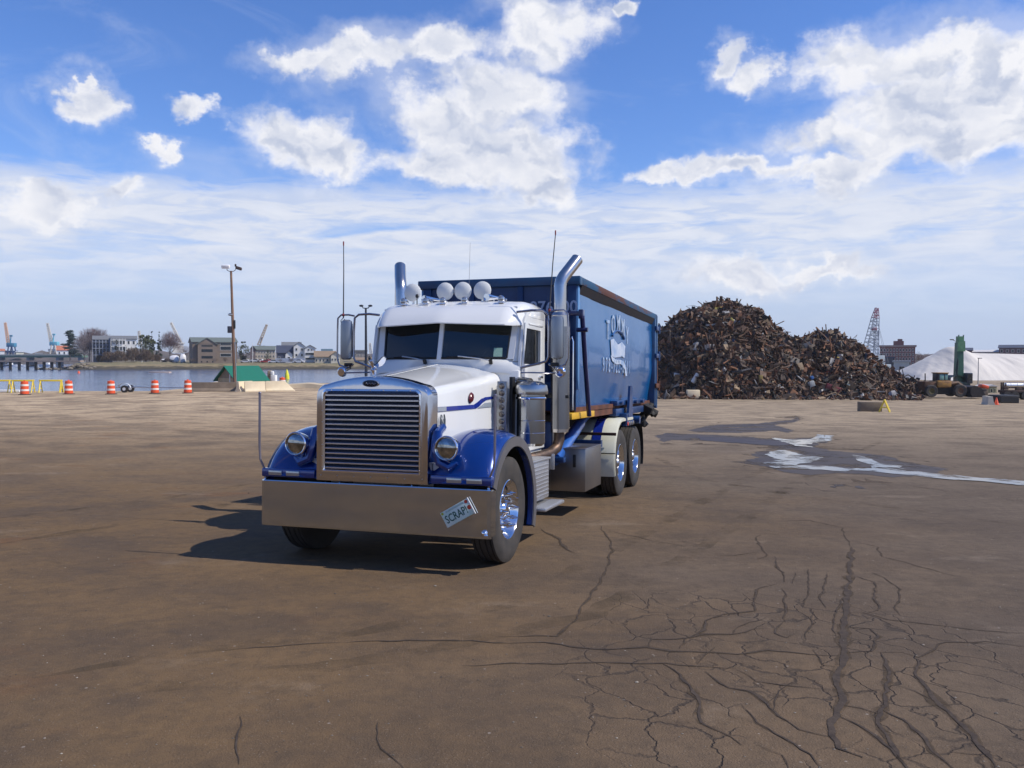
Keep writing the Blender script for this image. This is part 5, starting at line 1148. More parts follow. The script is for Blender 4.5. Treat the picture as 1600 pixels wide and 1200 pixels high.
shipcrane(275,720,(267,504),(284,540),(284,556),pale,lteal,'dock crane with a long jib leaning left of the brown building',hb=False)
shipcrane(410,720,(417,507),(404,540),(398,556),colm('tan_jib',(.55,.42,.28)),colm('grey_machine',(.3,.34,.4)),'dock crane leaning right above the beige terrace')
shipcrane(578,720,(578,536),(580,556),(580,562),pale,lteal,'small pale crane seen under the left mirror arm',hb=False)
# ---- bridge, pier, boats on the water
b=MB(); Yb=470
root=empty('green_bridge',(at(60,556,Yb).x,Yb,WZ)); z1=at(0,554.5,Yb).z-WZ; z0=at(0,558.5,Yb).z-WZ
b.box(-42,24,0,6,z0,z1-.3); b.build('deck_girder',colm('bridge_green',(.12,.20,.14)),root,smooth=False)
b=MB(); b.box(-42,24,-.3,-.1,z1-.3,z1+.25); b.build('railing',colm('rail_pale',(.42,.44,.38)),root,smooth=False)
for x in (-38,-22,-6,10,22): c=MB(); c.box(x-.8,x+.8,.5,5.5,-1,z0); c.build('pier_leg',colm('bridge_pier',(.22,.22,.22)),root,smooth=False)
tag(root,'low green girder bridge across the far river at the left','bridge')
Yp=318; root=empty('timber_pier',(at(0,566,Yp).x,Yp,WZ)); zt=at(0,563.3,Yp).z-WZ; zb=at(0,565.6,Yp).z-WZ; wpx=Yp/CF
b=MB(); b.box(-10*wpx,125*wpx,0,3,zb,zt); b.build('pier_deck',colm('pier_planks',(.36,.27,.21)),root,smooth=False)
for x in (1.5,15,29,42,55,68,80,92):
    for d in (-1.2,1.2):
        c=MB(); c.cyl(((x+d)*wpx,.4,-1),((x+d)*wpx,.4,zb),.28,6); c.build('pile',colm('pile_dark',(.03,.025,.02)),root)
b=MB()
for x in (1.5,42): b.tube([(x*wpx,.2,zb*.45),((x+13)*wpx,.2,zb*.6)],.18,5)
b.build('pier_brace',colm('pile_dark',(.03,.025,.02)),root)
tag(root,'brown timber pier on dark piles reaching out from the far bank at the left','pier')
rk=mat('shore_rock',(.26,.22,.17),.95,0,.3,1,c2=(.07,.06,.045)); random.seed(21)
RG='rocks along the far waterline'
for i in range(22):
    px=62+i*4+random.uniform(-1,1); 
    Y=random.uniform(318,327); s=random.uniform(.5,1.1)
    b=MB(); b.sphere((0,0,0),s,8,(1.3,1,.7)); 
    for v in b.v: v*=1+.25*noise.noise(v*1.7+Vector((i,0,0)))
    x=(px-800)/CF*Y; o=b.build('shore_rock',rk,smooth=False); o.location=(x,Y,max(sz(x,Y),WZ)+.15*s); tag(o,'rough tan and dark rock on the bank beside the timber pier','rock',RG)
def motorboat(px,Y,L,label,m=cw):
    p=at(px,562,Y); root=empty('motor_boat',(p.x,Y,WZ)); b=MB(); S=[]
    for t,w_,z in ((-.5,.8,.9),(-.1,1,.9),(.3,.7,1.0),(.5,.05,1.2)): S.append([(L*t,-w_*L*.16,z*L*.13),(L*t,-w_*L*.1,-.2),(L*t,w_*L*.1,-.2),(L*t,w_*L*.16,z*L*.13)])
    b.loft(S,closed=True,caps=True); b.build('hull',m,root); b=MB(); b.box(-L*.2,L*.12,-L*.09,L*.09,L*.12,L*.25,.1); b.build('cabin',trimw,root); tag(root,label,'boat','motor boats on the far river')
motorboat(17,455,7,'white motor boat moored left of the bridge opening'); motorboat(74,455,8,'white motor boat moored nearest the pine'); motorboat(33,462,4,'small white motor boat by the bridge pier')
def buoy(px,py,Y,r,m,h,label):
    p=at(px,py,Y); b=MB(); b.lathe([(0,-.3*r),(r,0),(r*.9,h*.35),(r*.35,h*.85),(0,h)],12); o=b.build('buoy',m); d=ray(px,py); t=(WZ-CH)/d.z; q=Vector((0,0,CH))+d*t; o.location=(q.x,q.y,WZ); tag(o,label,'buoy')
buoy(123,583,0,.4,orange,.7,'small red buoy on the water below the big bare tree')
buoy(448.5,592,0,.5,mat('buoy_yellow',(.80,.72,.03),.5,0,.05,3),2.0,'yellow buoy on the water right of the green-roofed hut')
buoy(441,602,0,.8,orange,.9,'red buoy showing over the pale barriers') if False else None
d_=ray(250,582.5); q=Vector((0,0,CH))+d_*((WZ-CH)/d_.z); b=MB(); b.box(-3.0,3.0,-.9,.9,-.1,.25,.03); b.box(-2.9,2.9,-.8,.8,.25,.33,.02); o=b.build('floating_dock',colm('dock_pale',(.55,.43,.36))); o.location=(q.x,q.y,WZ); tag(o,'pale floating dock lying near the far bank','dock')
# ================================================================ THINGS ON THE LOT, LEFT
stripe_w=mat('reflective_white',(.80,.72,.64),.5,0,.05,6)
def barrel():
    root=empty('traffic_barrel'); b=MB(); b.lathe([(0,.045),(.32,.045),(.29,.10),(.285,.98),(.26,1.0),(.0,1.0)],20)
    def seg(z0,z1,r0,r1,m,n):
        c=MB(); c.lathe([(r0-.03,z0),(r0,z0+.008),(r1,z1-.008),(r1-.03,z1)],24); return c.build(n,m,root)
    b=MB(); b.lathe([(.0,.04),(.285,.04),(.283,.22),(.278,.225),(.272,.40),(.268,.405),(.26,.58),(.256,.585),(.248,.75),(.244,.755),(.236,.93),(.21,.96),(.0,.965)],24); body=b.build('barrel_body',orange,root)
    for z,r in ((.27,.283),(.62,.265)): c=MB(); c.lathe([(r-.008,z),(r,z+.006),(r-.006,z+.13),(r-.014,z+.136)],24); c.build('white_band',stripe_w,body)
    c=MB(); c.box(-.06,.06,-.015,.015,.95,1.03,.008); c.build('lift_handle',orange,body)
    b=MB(); b.lathe([(.0,.0),(.40,.0),(.42,.02),(.40,.05),(.30,.055),(.28,.07),(0,.07)],20); b.build('rubber_base',rubber,root)
    return root
BL=[(38.5,617,'orange and white traffic barrel leftmost in the row, in front of the yellow barricades'),(107.5,616,'second orange and white traffic barrel, beside the yellow A-frame end'),(173.5,616,'third orange and white traffic barrel, left of the small boat trailer'),(242,615,'fourth orange and white traffic barrel, right of the small boat trailer'),(293.5,614.5,'traffic barrel against the left end of the brown barrier')]
b0=barrel()
for i,(px,py,lb) in enumerate(BL):
    p=gnd(px,py); p.z=G(p.x,p.y)
    o=b0 if i==0 else dup(b0,p); o.location=p; o.rotation_euler=(0,0,i*.8); tag(o,lb,'traffic barrel','orange traffic barrels along the river edge')
p=gnd(441,613); o=dup(b0,((441-800)/CF*73.5,73.5,G(-19.5,73)-.02),1.0); tag(o,'traffic barrel mostly hidden behind the pale barriers, only its orange top showing','traffic barrel','orange traffic barrels along the river edge')
# yellow A-frame barricades
def barricade(W_,rz,label,loc,panel=False):
    root=empty('barricade',loc,rz); yb=mat('barricade_yellow',(.80,.60,.05),.5,0,.1,6)
    b=MB(); b.box(-W_/2-.1,W_/2+.1,-.05,.05,.84,.97,.01); b.build('top_rail',yb,root)
    for x in (-W_/2,W_/2):
        for s in (-1,1): c=MB(); c.tube([(x,s*.02,.90),(x+ .0,s*.38,.0)],.045,4); c.build('leg',yb,root)
        c=MB(); c.box(x-.03,x+.03,-.25,.25,.30,.36,.005); c.build('cross_bar',yb,root)
    if panel: c=MB(); c.prism([(-.40,.02),(-.06,.88),(.06,.88),(.40,.02),(.25,.02),(.0,.62),(-.25,.02)],W_/2+.05,W_/2+.08,axis=0); c.build('end_panel',yb,root)
    return tag(root,label,'barricade','yellow A-frame barricades at the river edge')
for (xa,xb,rz,lb,pn) in ((-22,13,.28,'yellow A-frame barricade cut by the left edge of the photo',False),(21,50,.28,'yellow A-frame barricade behind the leftmost barrel',False),(64,94,.28,'yellow A-frame barricade with a solid yellow end beside the second barrel',True)):
    Y=65; W_=(xb-xa)*Y/CF; x=((xa+xb)/2-800)/CF*Y; barricade(W_,rz*.6,lb,(x,Y,G(x,Y)),pn)
b=MB(); x0=(-60-800)/CF*66.5; x1=(32-800)/CF*66.5; b.box(x0,x1,66.3,66.7,G(x1,66)-.05,G(x1,66)+.16,.03); tag(b.build('white_timber',trimw),'long white timber lying behind the left barricades','timber')
# small boat trailer
p=onG(199,65.5); root=empty('boat_trailer',p); tag(root,'small white boat trailer between the third and fourth barrels','trailer')
b=MB(); b.tube([(-.9,0,.35),(-.3,.0,.42),(1.9,0,.36),(4.6,0,.34)],.035,6); b.tube([(-.6,-.45,.38),(.9,-.45,.40)],.03,6); b.tube([(-.6,.45,.38),(.9,.45,.40)],.03,6); b.build('trailer_frame',alu,root)
b=MB(); b.loft([[(math.cos(a)*.48-.0,y,.30+math.sin(a)*.42) for a in [R(10+160*k/10) for k in range(11)]] for y in (-.62,-.42)]); b.build('mudguard',white,root)
for y in (-.52,.52):
    b=MB(); b.cyl((0,y-.09,.27),(0,y+.09,.27),.27,16); w_=b.build('trailer_wheel',rubber,root); b=MB(); b.cyl((0,y-.10,.27),(0,y+.10,.27),.12,12); b.build('wheel_hub',trimw,w_)
# hut with green roof
hutw=mat('hut_ochre_board',(.52,.40,.24),.8,0,.1,2,c2=(.44,.33,.20)); hutb=mat('hut_shaded_board',(.33,.25,.17),.85,0,.15,2)  # second board: the gable's shade is put into a browner colour
Yh=74.2; cx=at(376,600,Yh); gz=G(-22,67.9); root=empty('green_roofed_hut',(at(378,600,Yh).x,Yh,-.95)); root.rotation_euler=(0,0,R(48))
tag(root,'small ochre hut with a bright green metal roof behind the pale concrete barriers','hut')
# ridge along local x; gable at left
Lx,Dy,He,Hr=2.75,3.0,1.05,2.10
b=MB(); b.box(-Lx/2,Lx/2,-Dy/2,Dy/2,0,He); wl2=b.build('wall',hutw,root,smooth=False)
for s in (-1,1): c=MB(); c.prism([(-Dy/2,He),(0,Hr-.06),(Dy/2,He)],min(s*Lx/2,s*(Lx/2-.08)),max(s*Lx/2,s*(Lx/2-.08)),axis=0); c.build('gable',hutb,root,smooth=False)
grm=mat('green_metal_roof',(.012,.16,.095),.45,0,.08,3,coat=.2,bump=.006,bscale=6,stretch=(6,.2,.2))
b=MB(); ov=.30; dz=(Hr-He)/(Dy/2)
b.prism([(-Dy/2-ov,He-dz*ov),(0,Hr),(Dy/2+ov,He-dz*ov),(Dy/2+ov,He-dz*ov-.07),(0,Hr-.08),(-Dy/2-ov,He-dz*ov-.07)],-Lx/2-.3,Lx/2+.25,axis=0); b.build('roof',grm,root,smooth=False)
c=MB(); c.box(-Lx/2+1.2,Lx/2-.5,-Dy/2-.02,-Dy/2+.02,.80,1.02); c.build('serving_hatch',wind,root,smooth=False)
c=MB(); c.box(-Lx/2-.02,-Lx/2+.01,-.5,-.36,.1,1.5); c.build('corner_board',trimw,root,smooth=False)
for i in range(3): pass
c=MB(); c.box(-.22,.22,-.3,.3,0,1.15,.03); c.box(-.30,.0,-.1,.2,1.15,1.5,.08); o=c.build('water_cooler',trimw,smooth=True); p=at(428,600,76.0); o.location=(p.x,76.0,G(p.x,69)-.05); tag(o,'white equipment locker standing at the right end of the green-roofed hut','locker')
c=MB(); c.box(-.24,.24,-.2,.2,0,1.05,.02); c.box(-.2,.2,-.16,.16,1.05,1.55,.05); o=c.build('pump_box',mat('box_tan',(.45,.36,.24),.7,0,.2,4)); p=at(422,600,76.2); o.location=(p.x,76.2,G(p.x,69)-.05); tag(o,'tan cabinet with a pale cover between the hut and the white locker','cabinet')
# light pole
Yl=71.6; pb=at(367.5,598,Yl); pt=at(361,424,Yl); root=empty('light_pole',(pb.x,Yl,G(pb.x,67.9)-.3)); tag(root,'tall brown timber light pole beside the green-roofed hut','light pole')
o0=root.location; zt=pt.z-o0.z; xt=pt.x-pb.x
pm=mat('timber_pole',(.26,.155,.10),.85,0,.2,3,c2=(.14,.085,.06),stretch=(3,3,.4))
b=MB(); b.tube([(0,0,0),(xt*.5,0,zt*.5),(xt,0,zt)],[.15,.125,.09],12); b.build('pole',pm,root)
b=MB(); b.tube([(.16,-.06,0),(.13+xt*.4,-.08,zt*.42)],.035,6); b.build('conduit',alu,root)
s=Yl/CF
b=MB(); b.box(xt*.55-.42,xt*.55-.10,-.15,.15,zt*.495,zt*.55,.02) ; b.build('meter_box',mat('box_slate',(.05,.055,.08),.5,.2,.1,4),root)
b=MB(); b.box(xt*.6+.09,xt*.6+.20,-.12,.12,zt*.53,zt*.60,.02); b.build('switch_box',black,root)
b=MB(); b.sphere((xt*.7-.1,-.2,zt*.645),.20,10,(1,1,.6)); b.build('loudspeaker',alu,root)
b=MB(); b.tube([(xt-.36,0,zt+.28),(xt-.32,0,zt+.10),(xt-.15,0,zt+.0),(xt,0,zt+.02),(xt+.2,0,zt+.0),(xt+.36,0,zt+.12),(xt+.42,0,zt+.32)],.028,6); b.build('lamp_arm',mat('arm_brown',(.12,.08,.06),.6,.3,.1,4),root)
b=MB(); b.cbox((xt-.42,-.05,zt+.38),(.64,.35,.30),.05,rot=(.25,0,.05)); b.build('flood_lamp',mat('lamp_white',(.82,.82,.82),.35,0,.03,3),root)
b=MB(); b.cbox((xt+.62,.05,zt+.26),(.50,.32,.22),.05,rot=(-.2,.3,.1)); b.cbox((xt+.36,.05,zt+.50),(.13,.13,.22),.03); b.build('flood_lamp',mat('lamp_brown',(.07,.045,.035),.5,.2,.1,3),root)
# second light pole, far behind the mirror
Yl=150; pb=at(572,571,Yl); pt=at(572,481,Yl); root=empty('light_pole',(pb.x,Yl,WZ-.5)); tag(root,'slim dark light pole with two lamps, seen through the left mirror frame','light pole')
zt=pt.z-root.location.z; b=MB(); b.tube([(0,0,0),(0,0,zt)],[.28,.17],8); b.build('pole',mat('pole_dark',(.04,.04,.045),.5,.3,.1,3),root); s=Yl/CF
b=MB(); b.tube([(-5.5*s,0,zt+2.5*s),(-4.5*s,0,zt),(0,0,zt-s),(4.5*s,0,zt),(5.5*s,0,zt+2.5*s)],.09,5); b.build('lamp_arm',mat('pole_dark',(.04,.04,.045)),root)
for q in (-1,1): b=MB(); b.sphere((q*7*s,0,zt+3.2*s),3.6*s,10,(1,.6,.5)); b.build('lamp_head',mat('pole_dark',(.04,.04,.045)),root)
b=MB(); b.box(-.8,.8,-.8,.8,-2,.9); o=b.build('mooring_dolphin',mat('quay_concrete',(.34,.28,.20))); o.location=(pb.x,Yl,WZ); tag(o,'concrete block in the water carrying the slim light pole','block')
# concrete jersey barriers
JP=[(-.30,0),(-.30,.08),(-.16,.30),(-.09,.81),(.09,.81),(.16,.30),(.30,.08),(.30,0)]
def jersey(name,A_,B_,m,label,h=.81,skew=0,group=None,sp=1):
    A_=Vector((A_.x,A_.y,0)); B_=Vector((B_.x,B_.y,0)); d=B_-A_; L_=d.length; root=MB(); k=h/.81
    secs=[]
    for t in (0,.02,.5,.98,1):
        e=.03 if t in (0,1) else 0
        secs.append([(L_*t,y*sp*(1-e*2),max(.0,z*k-e)) for y,z in JP])
    if skew:
        secs=[[(x+(skew*z if x>L_*.9 else 0),y,z) for x,y,z in s_] for s_ in secs]
    root.loft(secs,closed=True,caps=True); o=root.build(name,m,ang=30); o.location=(A_.x,A_.y,min(G(A_.x,A_.y),G(B_.x,B_.y))-.01); o.rotation_euler=(0,0,math.atan2(d.y,d.x))
    return tag(o,label,'barrier',group)
def gp(px,py): return gnd(px,py)
cs=mat('barrier_pale',(.78,.66,.45),.8,0,.08,1.6,c2=(.68,.56,.38),bump=.004,bscale=20)
BG='concrete barriers by the green-roofed hut'
jersey('concrete_barrier',gp(297.5,611.5),gp(371,611.5),concg,'long concrete barrier coloured shade-brown between the fifth barrel and the hut',.72,group=BG,sp=1.3)
a_=gp(371.5,612); jersey('concrete_barrier',a_,Vector((a_.x+.60,a_.y+1.6,0)),cs,'short pale barrier turned end-on between the brown one and the pale pair',.80,group=BG)
jersey('concrete_barrier',gp(382,612),gp(414,611.5),cs,'pale yellowish concrete barrier left of the pair, below the hut wall',.80,group=BG,sp=1.1)
jersey('concrete_barrier',gp(414.8,611),gp(461,610.5),cs,'longer pale yellowish concrete barrier with a sloping right end',.80,skew=-1.0,group=BG,sp=1.1)
# ================================================================ THINGS ON THE LOT, RIGHT
p0=gp(1353,643); p1=gp(1382,644)
w_=(p1-p0).length
b=MB(); b.box(-w_/2,w_/2,-.0,.85,0,.72,.03); o=b.build('concrete_block',mat('block_brown',(.22,.175,.12),.9,0,.2,1.5,c2=(.16,.12,.085),bump=.01,bscale=10)); o.location=((p0.x+p1.x)/2,p0.y,G(p0.x,p0.y)-.06); o.rotation_euler=(0,0,-.12); tag(o,'brown concrete block standing alone on the lot in front of the scrap heap','block')
root=empty('barricade',(p1.x+.15,p1.y+.35,G(p1.x,p1.y)),1.15); yb=mat('barricade_yellow',(.80,.60,.05))
b=MB(); b.tube([(-.75,0,.80),(.75,0,.80)],.045,4); b.build('top_rail',yb,root)
for x in (-.6,.6):
    for s in (-1,1): c=MB(); c.tube([(x,0,.82),(x,s*.34,.0)],.05,4); c.build('leg',yb,root)
c=MB(); c.box(-.6,-.56,-.22,.22,.3,.38); c.build('cross_bar',yb,root)
tag(root,'yellow sawhorse barricade leaning against the lone concrete block','barricade')
p0=gp(1536,632.5); p1=gp(1551,632)
b=MB(); b.prism([(-.36,0),(-.30,.2),(-.24,.82),(.12,.82),(.2,.3),(.36,0)],0,1.6,axis=1); o=b.build('concrete_barrier',mat('barrier_grey',(.62,.57,.47),.85,0,.1,2)); o.location=((p0.x+p1.x)/2,p0.y,G(p0.x,p0.y)-.02); o.rotation_euler=(0,0,-.15); tag(o,'pale grey concrete barrier end-on beside the orange cone at the right','barrier')
p=gp(1557,632.5); root=empty('traffic_cone',p); b=MB(); b.lathe([(.22,.02),(.20,.06),(.035,.70),(.0,.71)],16); b.build('cone_body',orange,root); b=MB(); b.box(-.25,.25,-.25,.25,0,.035,.01); b.build('cone_base',orange,root); tag(root,'orange cone right of the pale grey concrete barrier','traffic cone')
# ---- scrap heap
def heapmats():
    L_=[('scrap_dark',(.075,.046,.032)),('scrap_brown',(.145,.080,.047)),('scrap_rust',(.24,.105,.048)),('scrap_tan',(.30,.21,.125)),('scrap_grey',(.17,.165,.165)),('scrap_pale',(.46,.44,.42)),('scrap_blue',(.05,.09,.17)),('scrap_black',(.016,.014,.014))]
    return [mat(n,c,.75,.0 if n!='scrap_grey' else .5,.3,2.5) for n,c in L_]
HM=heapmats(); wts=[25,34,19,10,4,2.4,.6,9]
PROF=[(990,612),(1000,560),(1027,522),(1045,505),(1060,492),(1085,478),(1105,476),(1130,473),(1155,475),(1170,484),(1190,495),(1210,512),(1228,523),(1245,526),(1265,524),(1290,518),(1315,520),(1330,530),(1350,545),(1368,560),(1385,572),(1405,583),(1425,592),(1440,602),(1450,616)]
YH=108.0
def profz(px):
    for (a,za),(c,zc) in zip(PROF[:-1],PROF[1:]):
        if a<=px<=c: t=(px-a)/(c-a); return za+(zc-za)*t
    return 618
def hz(x,y):
    g=G(x,y); yc=YH+2.0*noise.noise(Vector((x*.1,0,4)))
    px=800+CF*x/YH; zt=at(px,profz(px),YH).z-g-.45
    if zt<=.05: return g-.2
    d=abs(y-yc)/(zt*1.02+.8); k=max(0,1-d)
    f=(1-(1-k)**1.9)
    return g-.15+zt*f+ .9*noise.noise(Vector((x*.35,y*.35,2)))*min(1,k*3)*min(1,zt/4)+.35*noise.noise(Vector((x*1.1,y*1.1,7)))*min(1,k*4)
b=MB(); rd=random.Random(9)
xs=[14.5+i*.6 for i in range(66)]; ys=[95+i*.6 for i in range(44)]
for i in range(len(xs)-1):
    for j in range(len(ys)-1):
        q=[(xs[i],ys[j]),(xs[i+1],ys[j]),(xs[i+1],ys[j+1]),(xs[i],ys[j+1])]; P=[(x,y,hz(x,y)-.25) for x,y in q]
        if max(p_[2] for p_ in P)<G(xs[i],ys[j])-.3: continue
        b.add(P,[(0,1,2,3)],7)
def piece(P,s,kind,mi,nrm):
    e=Matrix.Rotation(rd.uniform(0,6.28),4,'Z')@Matrix.Rotation(rd.gauss(0,.9),4,'X')@Matrix.Rotation(rd.gauss(0,.9),4,'Y'); M_=Matrix.Translation(P)@e
    if kind<.42:   # bent plate
        w,l=s*rd.uniform(.18,.62),s*rd.uniform(.35,1.15); k_=rd.uniform(-.5,.5)*w; t=.03
        V=[(-w,-l,k_),(0,-l,0),(w,-l,k_*rd.random()),(-w,l,k_*rd.random()),(0,l,rd.uniform(-.2,.2)*l),(w,l,k_)]; V+= [(x,y,z-t) for x,y,z in V]
        b.add(V,[(0,1,4,3),(1,2,5,4),(6,9,10,7),(7,10,11,8),(0,3,9,6),(2,8,11,5),(0,6,7,1),(1,7,8,2),(3,4,10,9),(4,5,11,10)],mi,M_)
    elif kind<.68: # beam or pipe
        l=s*rd.uniform(1.2,3.2)*(1 if rd.random()<.96 else 1.8); r=s*rd.uniform(.06,.16); b.tube([(-l/2,0,0),(0,rd.gauss(0,.12)*l,rd.gauss(0,.12)*l),(l/2,0,0)],r,4,True,mi,M_)
    elif kind<.87: # crushed box
        w,l,h_=[s*rd.uniform(.12,.65) for _ in range(3)]; V=[(x*w*rd.uniform(.7,1.1),y*l*rd.uniform(.7,1.1),z*h_*rd.uniform(.7,1.1)) for x in (-1,1) for y in (-1,1) for z in (-1,1)]
        b.add(V,[(0,1,3,2),(4,6,7,5),(0,4,5,1),(2,3,7,6),(0,2,6,4),(1,5,7,3)],mi,M_)
    elif kind<.95: # drum, tyre
        r=s*rd.uniform(.3,.5); b.tube([(0,0,-r),(0,0,r)],r*.9,8,True,mi,M_)
    else:          # tangled wire / rod
        p=[Vector((rd.gauss(0,1),rd.gauss(0,1),rd.gauss(0,.6)))*s*.8 for _ in range(4)]; b.tube(p,.03,3,False,mi,M_)
cnt=0
while cnt<26000:
    x=rd.uniform(15,53); y=rd.uniform(95,112) if rd.random()<.86 else rd.uniform(112,120)
    z=hz(x,y); g=G(x,y)
    if 800+CF*x/y>1441 and y<112: continue
    if z<g+.02 and not (z>g-.3 and rd.random()<.10): continue
    s=rd.choice([.1,.13,.16,.2,.24,.3,.4,.55,.8]) ; mi=rd.choices(range(8),wts)[0]
    lift=rd.uniform(-.15,.30)*s+.1
    piece(Vector((x,y,max(z,g)+lift)),s,rd.random(),mi,None); cnt+=1
o=b.build('scrap_heap',HM,fix=False,smooth=False); tag(o,'huge twin-peaked heap of rusty brown scrap metal behind the truck','scrap heap',kind='stuff')
# single pieces that stand out on the heap
def onheap(px,py):
    d=ray(px,py); Y=94.0
    while Y<125:
        p=at(px,py,Y)
        if p.z<hz(p.x,p.y)+.15: return p
        Y+=.15
    return at(px,py,YH)
def scrapthing(name,px,py,label,cat,c,shape,ln,w,ang,m=None):
    p=onheap(px,py); s=p.y/CF; mm=m or mat(name+'_'+'%d'%px,c,.6,0,.15,3); b=MB()
    if shape=='beam': b.box(-ln*s/2,ln*s/2,-.15,.15,-w*s/2,w*s/2,.03)
    elif shape=='box': b.box(-ln*s/2,ln*s/2,-.3,.35,-w*s/2,w*s/2,.06)
    elif shape=='tank': b.tube([(-ln*s/2,0,0),(-ln*s*.46,0,0),(ln*s*.46,0,0),(ln*s/2,0,0)],[w*s*.25,w*s/2,w*s/2,w*s*.25],14)
    elif shape=='sheet': b.loft([[(-ln*s/2,-.1,-w*s/2),(-ln*s/2,.05,w*s/2)],[(0,-.35,-w*s/2),(0,-.05,w*s/2)],[(ln*s/2,0,-w*s/2),(ln*s/2,.1,w*s*.3)]]); b.loft([[(-ln*s/2,-.07,-w*s/2),(-ln*s/2,.08,w*s/2)],[(0,-.32,-w*s/2),(0,-.02,w*s/2)],[(ln*s/2,.03,-w*s/2),(ln*s/2,.13,w*s*.3)]])
    o=b.build(name,mm); o.location=p-Vector((0,.25,0)); o.rotation_euler=(0,-R(ang),0); tag(o,label,cat,'pieces standing out on the scrap heap')
yb2=mat('scrap_yellow',(.55,.46,.10),.6,0,.2,4); wh2=mat('scrap_white_enamel',(.68,.67,.65),.45,0,.1,4)
for a in (('steel_beam',1122,486,'yellow beam nearest the summit of the heap','beam',0,'beam',15,3,-28,yb2),('steel_beam',1121,481.5,'upper yellow beam just over the other at the summit','beam',0,'beam',11,2.4,5,yb2),
 ('steel_beam',1145,502,'yellow beam on the right slope below the summit','beam',0,'beam',13,3,-48,yb2),('steel_beam',1116,507,'long pale grey beam lying level below the summit','beam',0,'beam',28,2.6,8,mat('beam_grey',(.30,.31,.31),.6,0,.2,3)),
 ('scrap_tank',1086,591,'white enamel tank at the left foot of the heap','tank',0,'tank',17,8,58,wh2),('scrap_tank',1058,586,'small white tank left of the other at the foot of the heap','tank',0,'tank',11,6,-10,wh2),
 ('scrap_box',1295,582,'red crushed panel in the middle foot of the right mound','panel',(.42,.05,.06),'sheet',8,10,30),('scrap_box',1300,606,'dark red crushed machine body at the foot of the right mound','car body',(.17,.025,.03),'box',24,8,-20),
 ('scrap_box',1266,600,'grey-white crushed appliance at the foot between the two mounds','appliance',(.42,.43,.42),'box',10,9,20),('scrap_box',1267,590,'small bright blue piece above the grey-white appliance','box',(.05,.16,.42),'box',5,5,30),
 ('scrap_box',1106,494,'orange-brown rusty sheet below the yellow beams','sheet',(.26,.12,.05),'sheet',18,8,-14),('scrap_box',1080,496,'bright orange scrap piece left of the rusty sheet','box',(.60,.20,.04),'box',5,5,10),
 ('scrap_box',1104,484,'white box beside the yellow beams at the summit','box',(.6,.6,.6),'box',5,5,12),('scrap_box',1310,560,'yellow drum on the front of the right mound','drum',(.55,.36,.05),'tank',8,6,0),
 ('scrap_box',1326,600,'pale yellow-white sheet at the right foot of the right mound','sheet',(.55,.52,.36),'sheet',7,6,-30),('scrap_box',1090,538,'grey folded sheet on the left slope of the heap','sheet',(.34,.34,.35),'sheet',13,9,25),('scrap_box',1233,560,'wide grey-brown sheet in the saddle between mounds','sheet',(.17,.14,.11),'sheet',32,10,-15),
 ('scrap_box',1187,592,'ochre crushed tank right of the centre foot of the heap','tank',(.26,.19,.05),'box',6,12,0),('scrap_box',1226,559,'round tan drum end on the right shoulder of the tall mound','drum',(.30,.22,.13),'tank',10,10,70),
 ('scrap_box',1226,619,'white lump lying on the lot at the foot of the heap','lump',(.7,.68,.66),'box',4,3,0)):
    scrapthing(*a)
p0=gp(1028,613); b=MB(); b.box(-.7,.7,0,.8,0,1.0,.05); o=b.build('concrete_block',cs); o.location=(p0.x+.6,96,G(p0.x,96)); tag(o,'pale tan block at the left foot of the heap, just right of the container','block')
# ---- white covered mound
tarp=mat('white_tarpaulin',(.68,.63,.55),.6,0,.04,.15,c2=(.57,.53,.47),bump=.25,bscale=.5,stretch=(1,.3,.3))
TPR=[(1395,600),(1412,584),(1440,566),(1462,554),(1474,545),(1482,542),(1492,541.5),(1500,545),(1512,551),(1530,552),(1560,552.5),(1600,553.5),(1660,555),(1720,562),(1780,585),(1810,602)]
YT=205.0
def tprof(px):
    for (a,za),(c,zc) in zip(TPR[:-1],TPR[1:]):
        if a<=px<=c: t=(px-a)/(c-a); return za+(zc-za)*t
    return 602
def tz(x,y):
    px=800+CF*x/YT; top=at(px,tprof(px),YT).z; g=G(x,y); h=top-g; 
    if h<=0: return g
    k=max(0,1-abs(y-YT)/17.0); f=1-(1-k)**1.5
    fold=.55*math.sin(x*1.1+2*noise.noise(Vector((x*.2,y*.05,0)))*3)*noise.noise(Vector((x*.25,3,0)))*4*k*(1-k)
    fold2=.5*abs(noise.noise(Vector((x*.45+ (y-YT)*.02*(x-108),1,8))))*4*k*(1-k)
    return g+h*f+fold+fold2
xs=[90+i*.5 for i in range(132)]; ys=[YT-18+i*.6 for i in range(60)]
o=gridmesh('covered_mound',xs,ys,tz,tarp); tag(o,'long white tarpaulin-covered mound behind the green machine','covered mound')
# ---- buildings behind at right
brick=colm('dark_brick',(.17,.075,.07)); brickl=colm('sunlit_brick',(.42,.26,.20)); 
house('brick_building',1374,1430,542,592,300,22,brick,colm('roof_trim',(.30,.24,.22)),.6,'square red-brick block with a stepped rooftop tower, left of the white mound',gable='flat',cat='building',rz=0,wins=grid(11,((.86,.94),(.72,.80),(.58,.66),(.44,.52)),.45,0,.98),group=None)
br=[o for o in col.objects if o.name.startswith('brick_building')][0]
s=300/CF; c=MB(); x0=(1395-1402)*s; c.box(x0,x0+14*s,3,9,12.0,14.5); c.box(x0+4*s,x0+11*s,4,8,14.5,16.2) ; hh_=at(1400,542,300).z-br.location.z
c=MB(); c.box(-6*s,9*s,3,10,hh_+.6,hh_+2.1); c.box(0,7*s,4,9,hh_+2.1,hh_+2.8); c.build('rooftop_tower',brick,br,smooth=False)
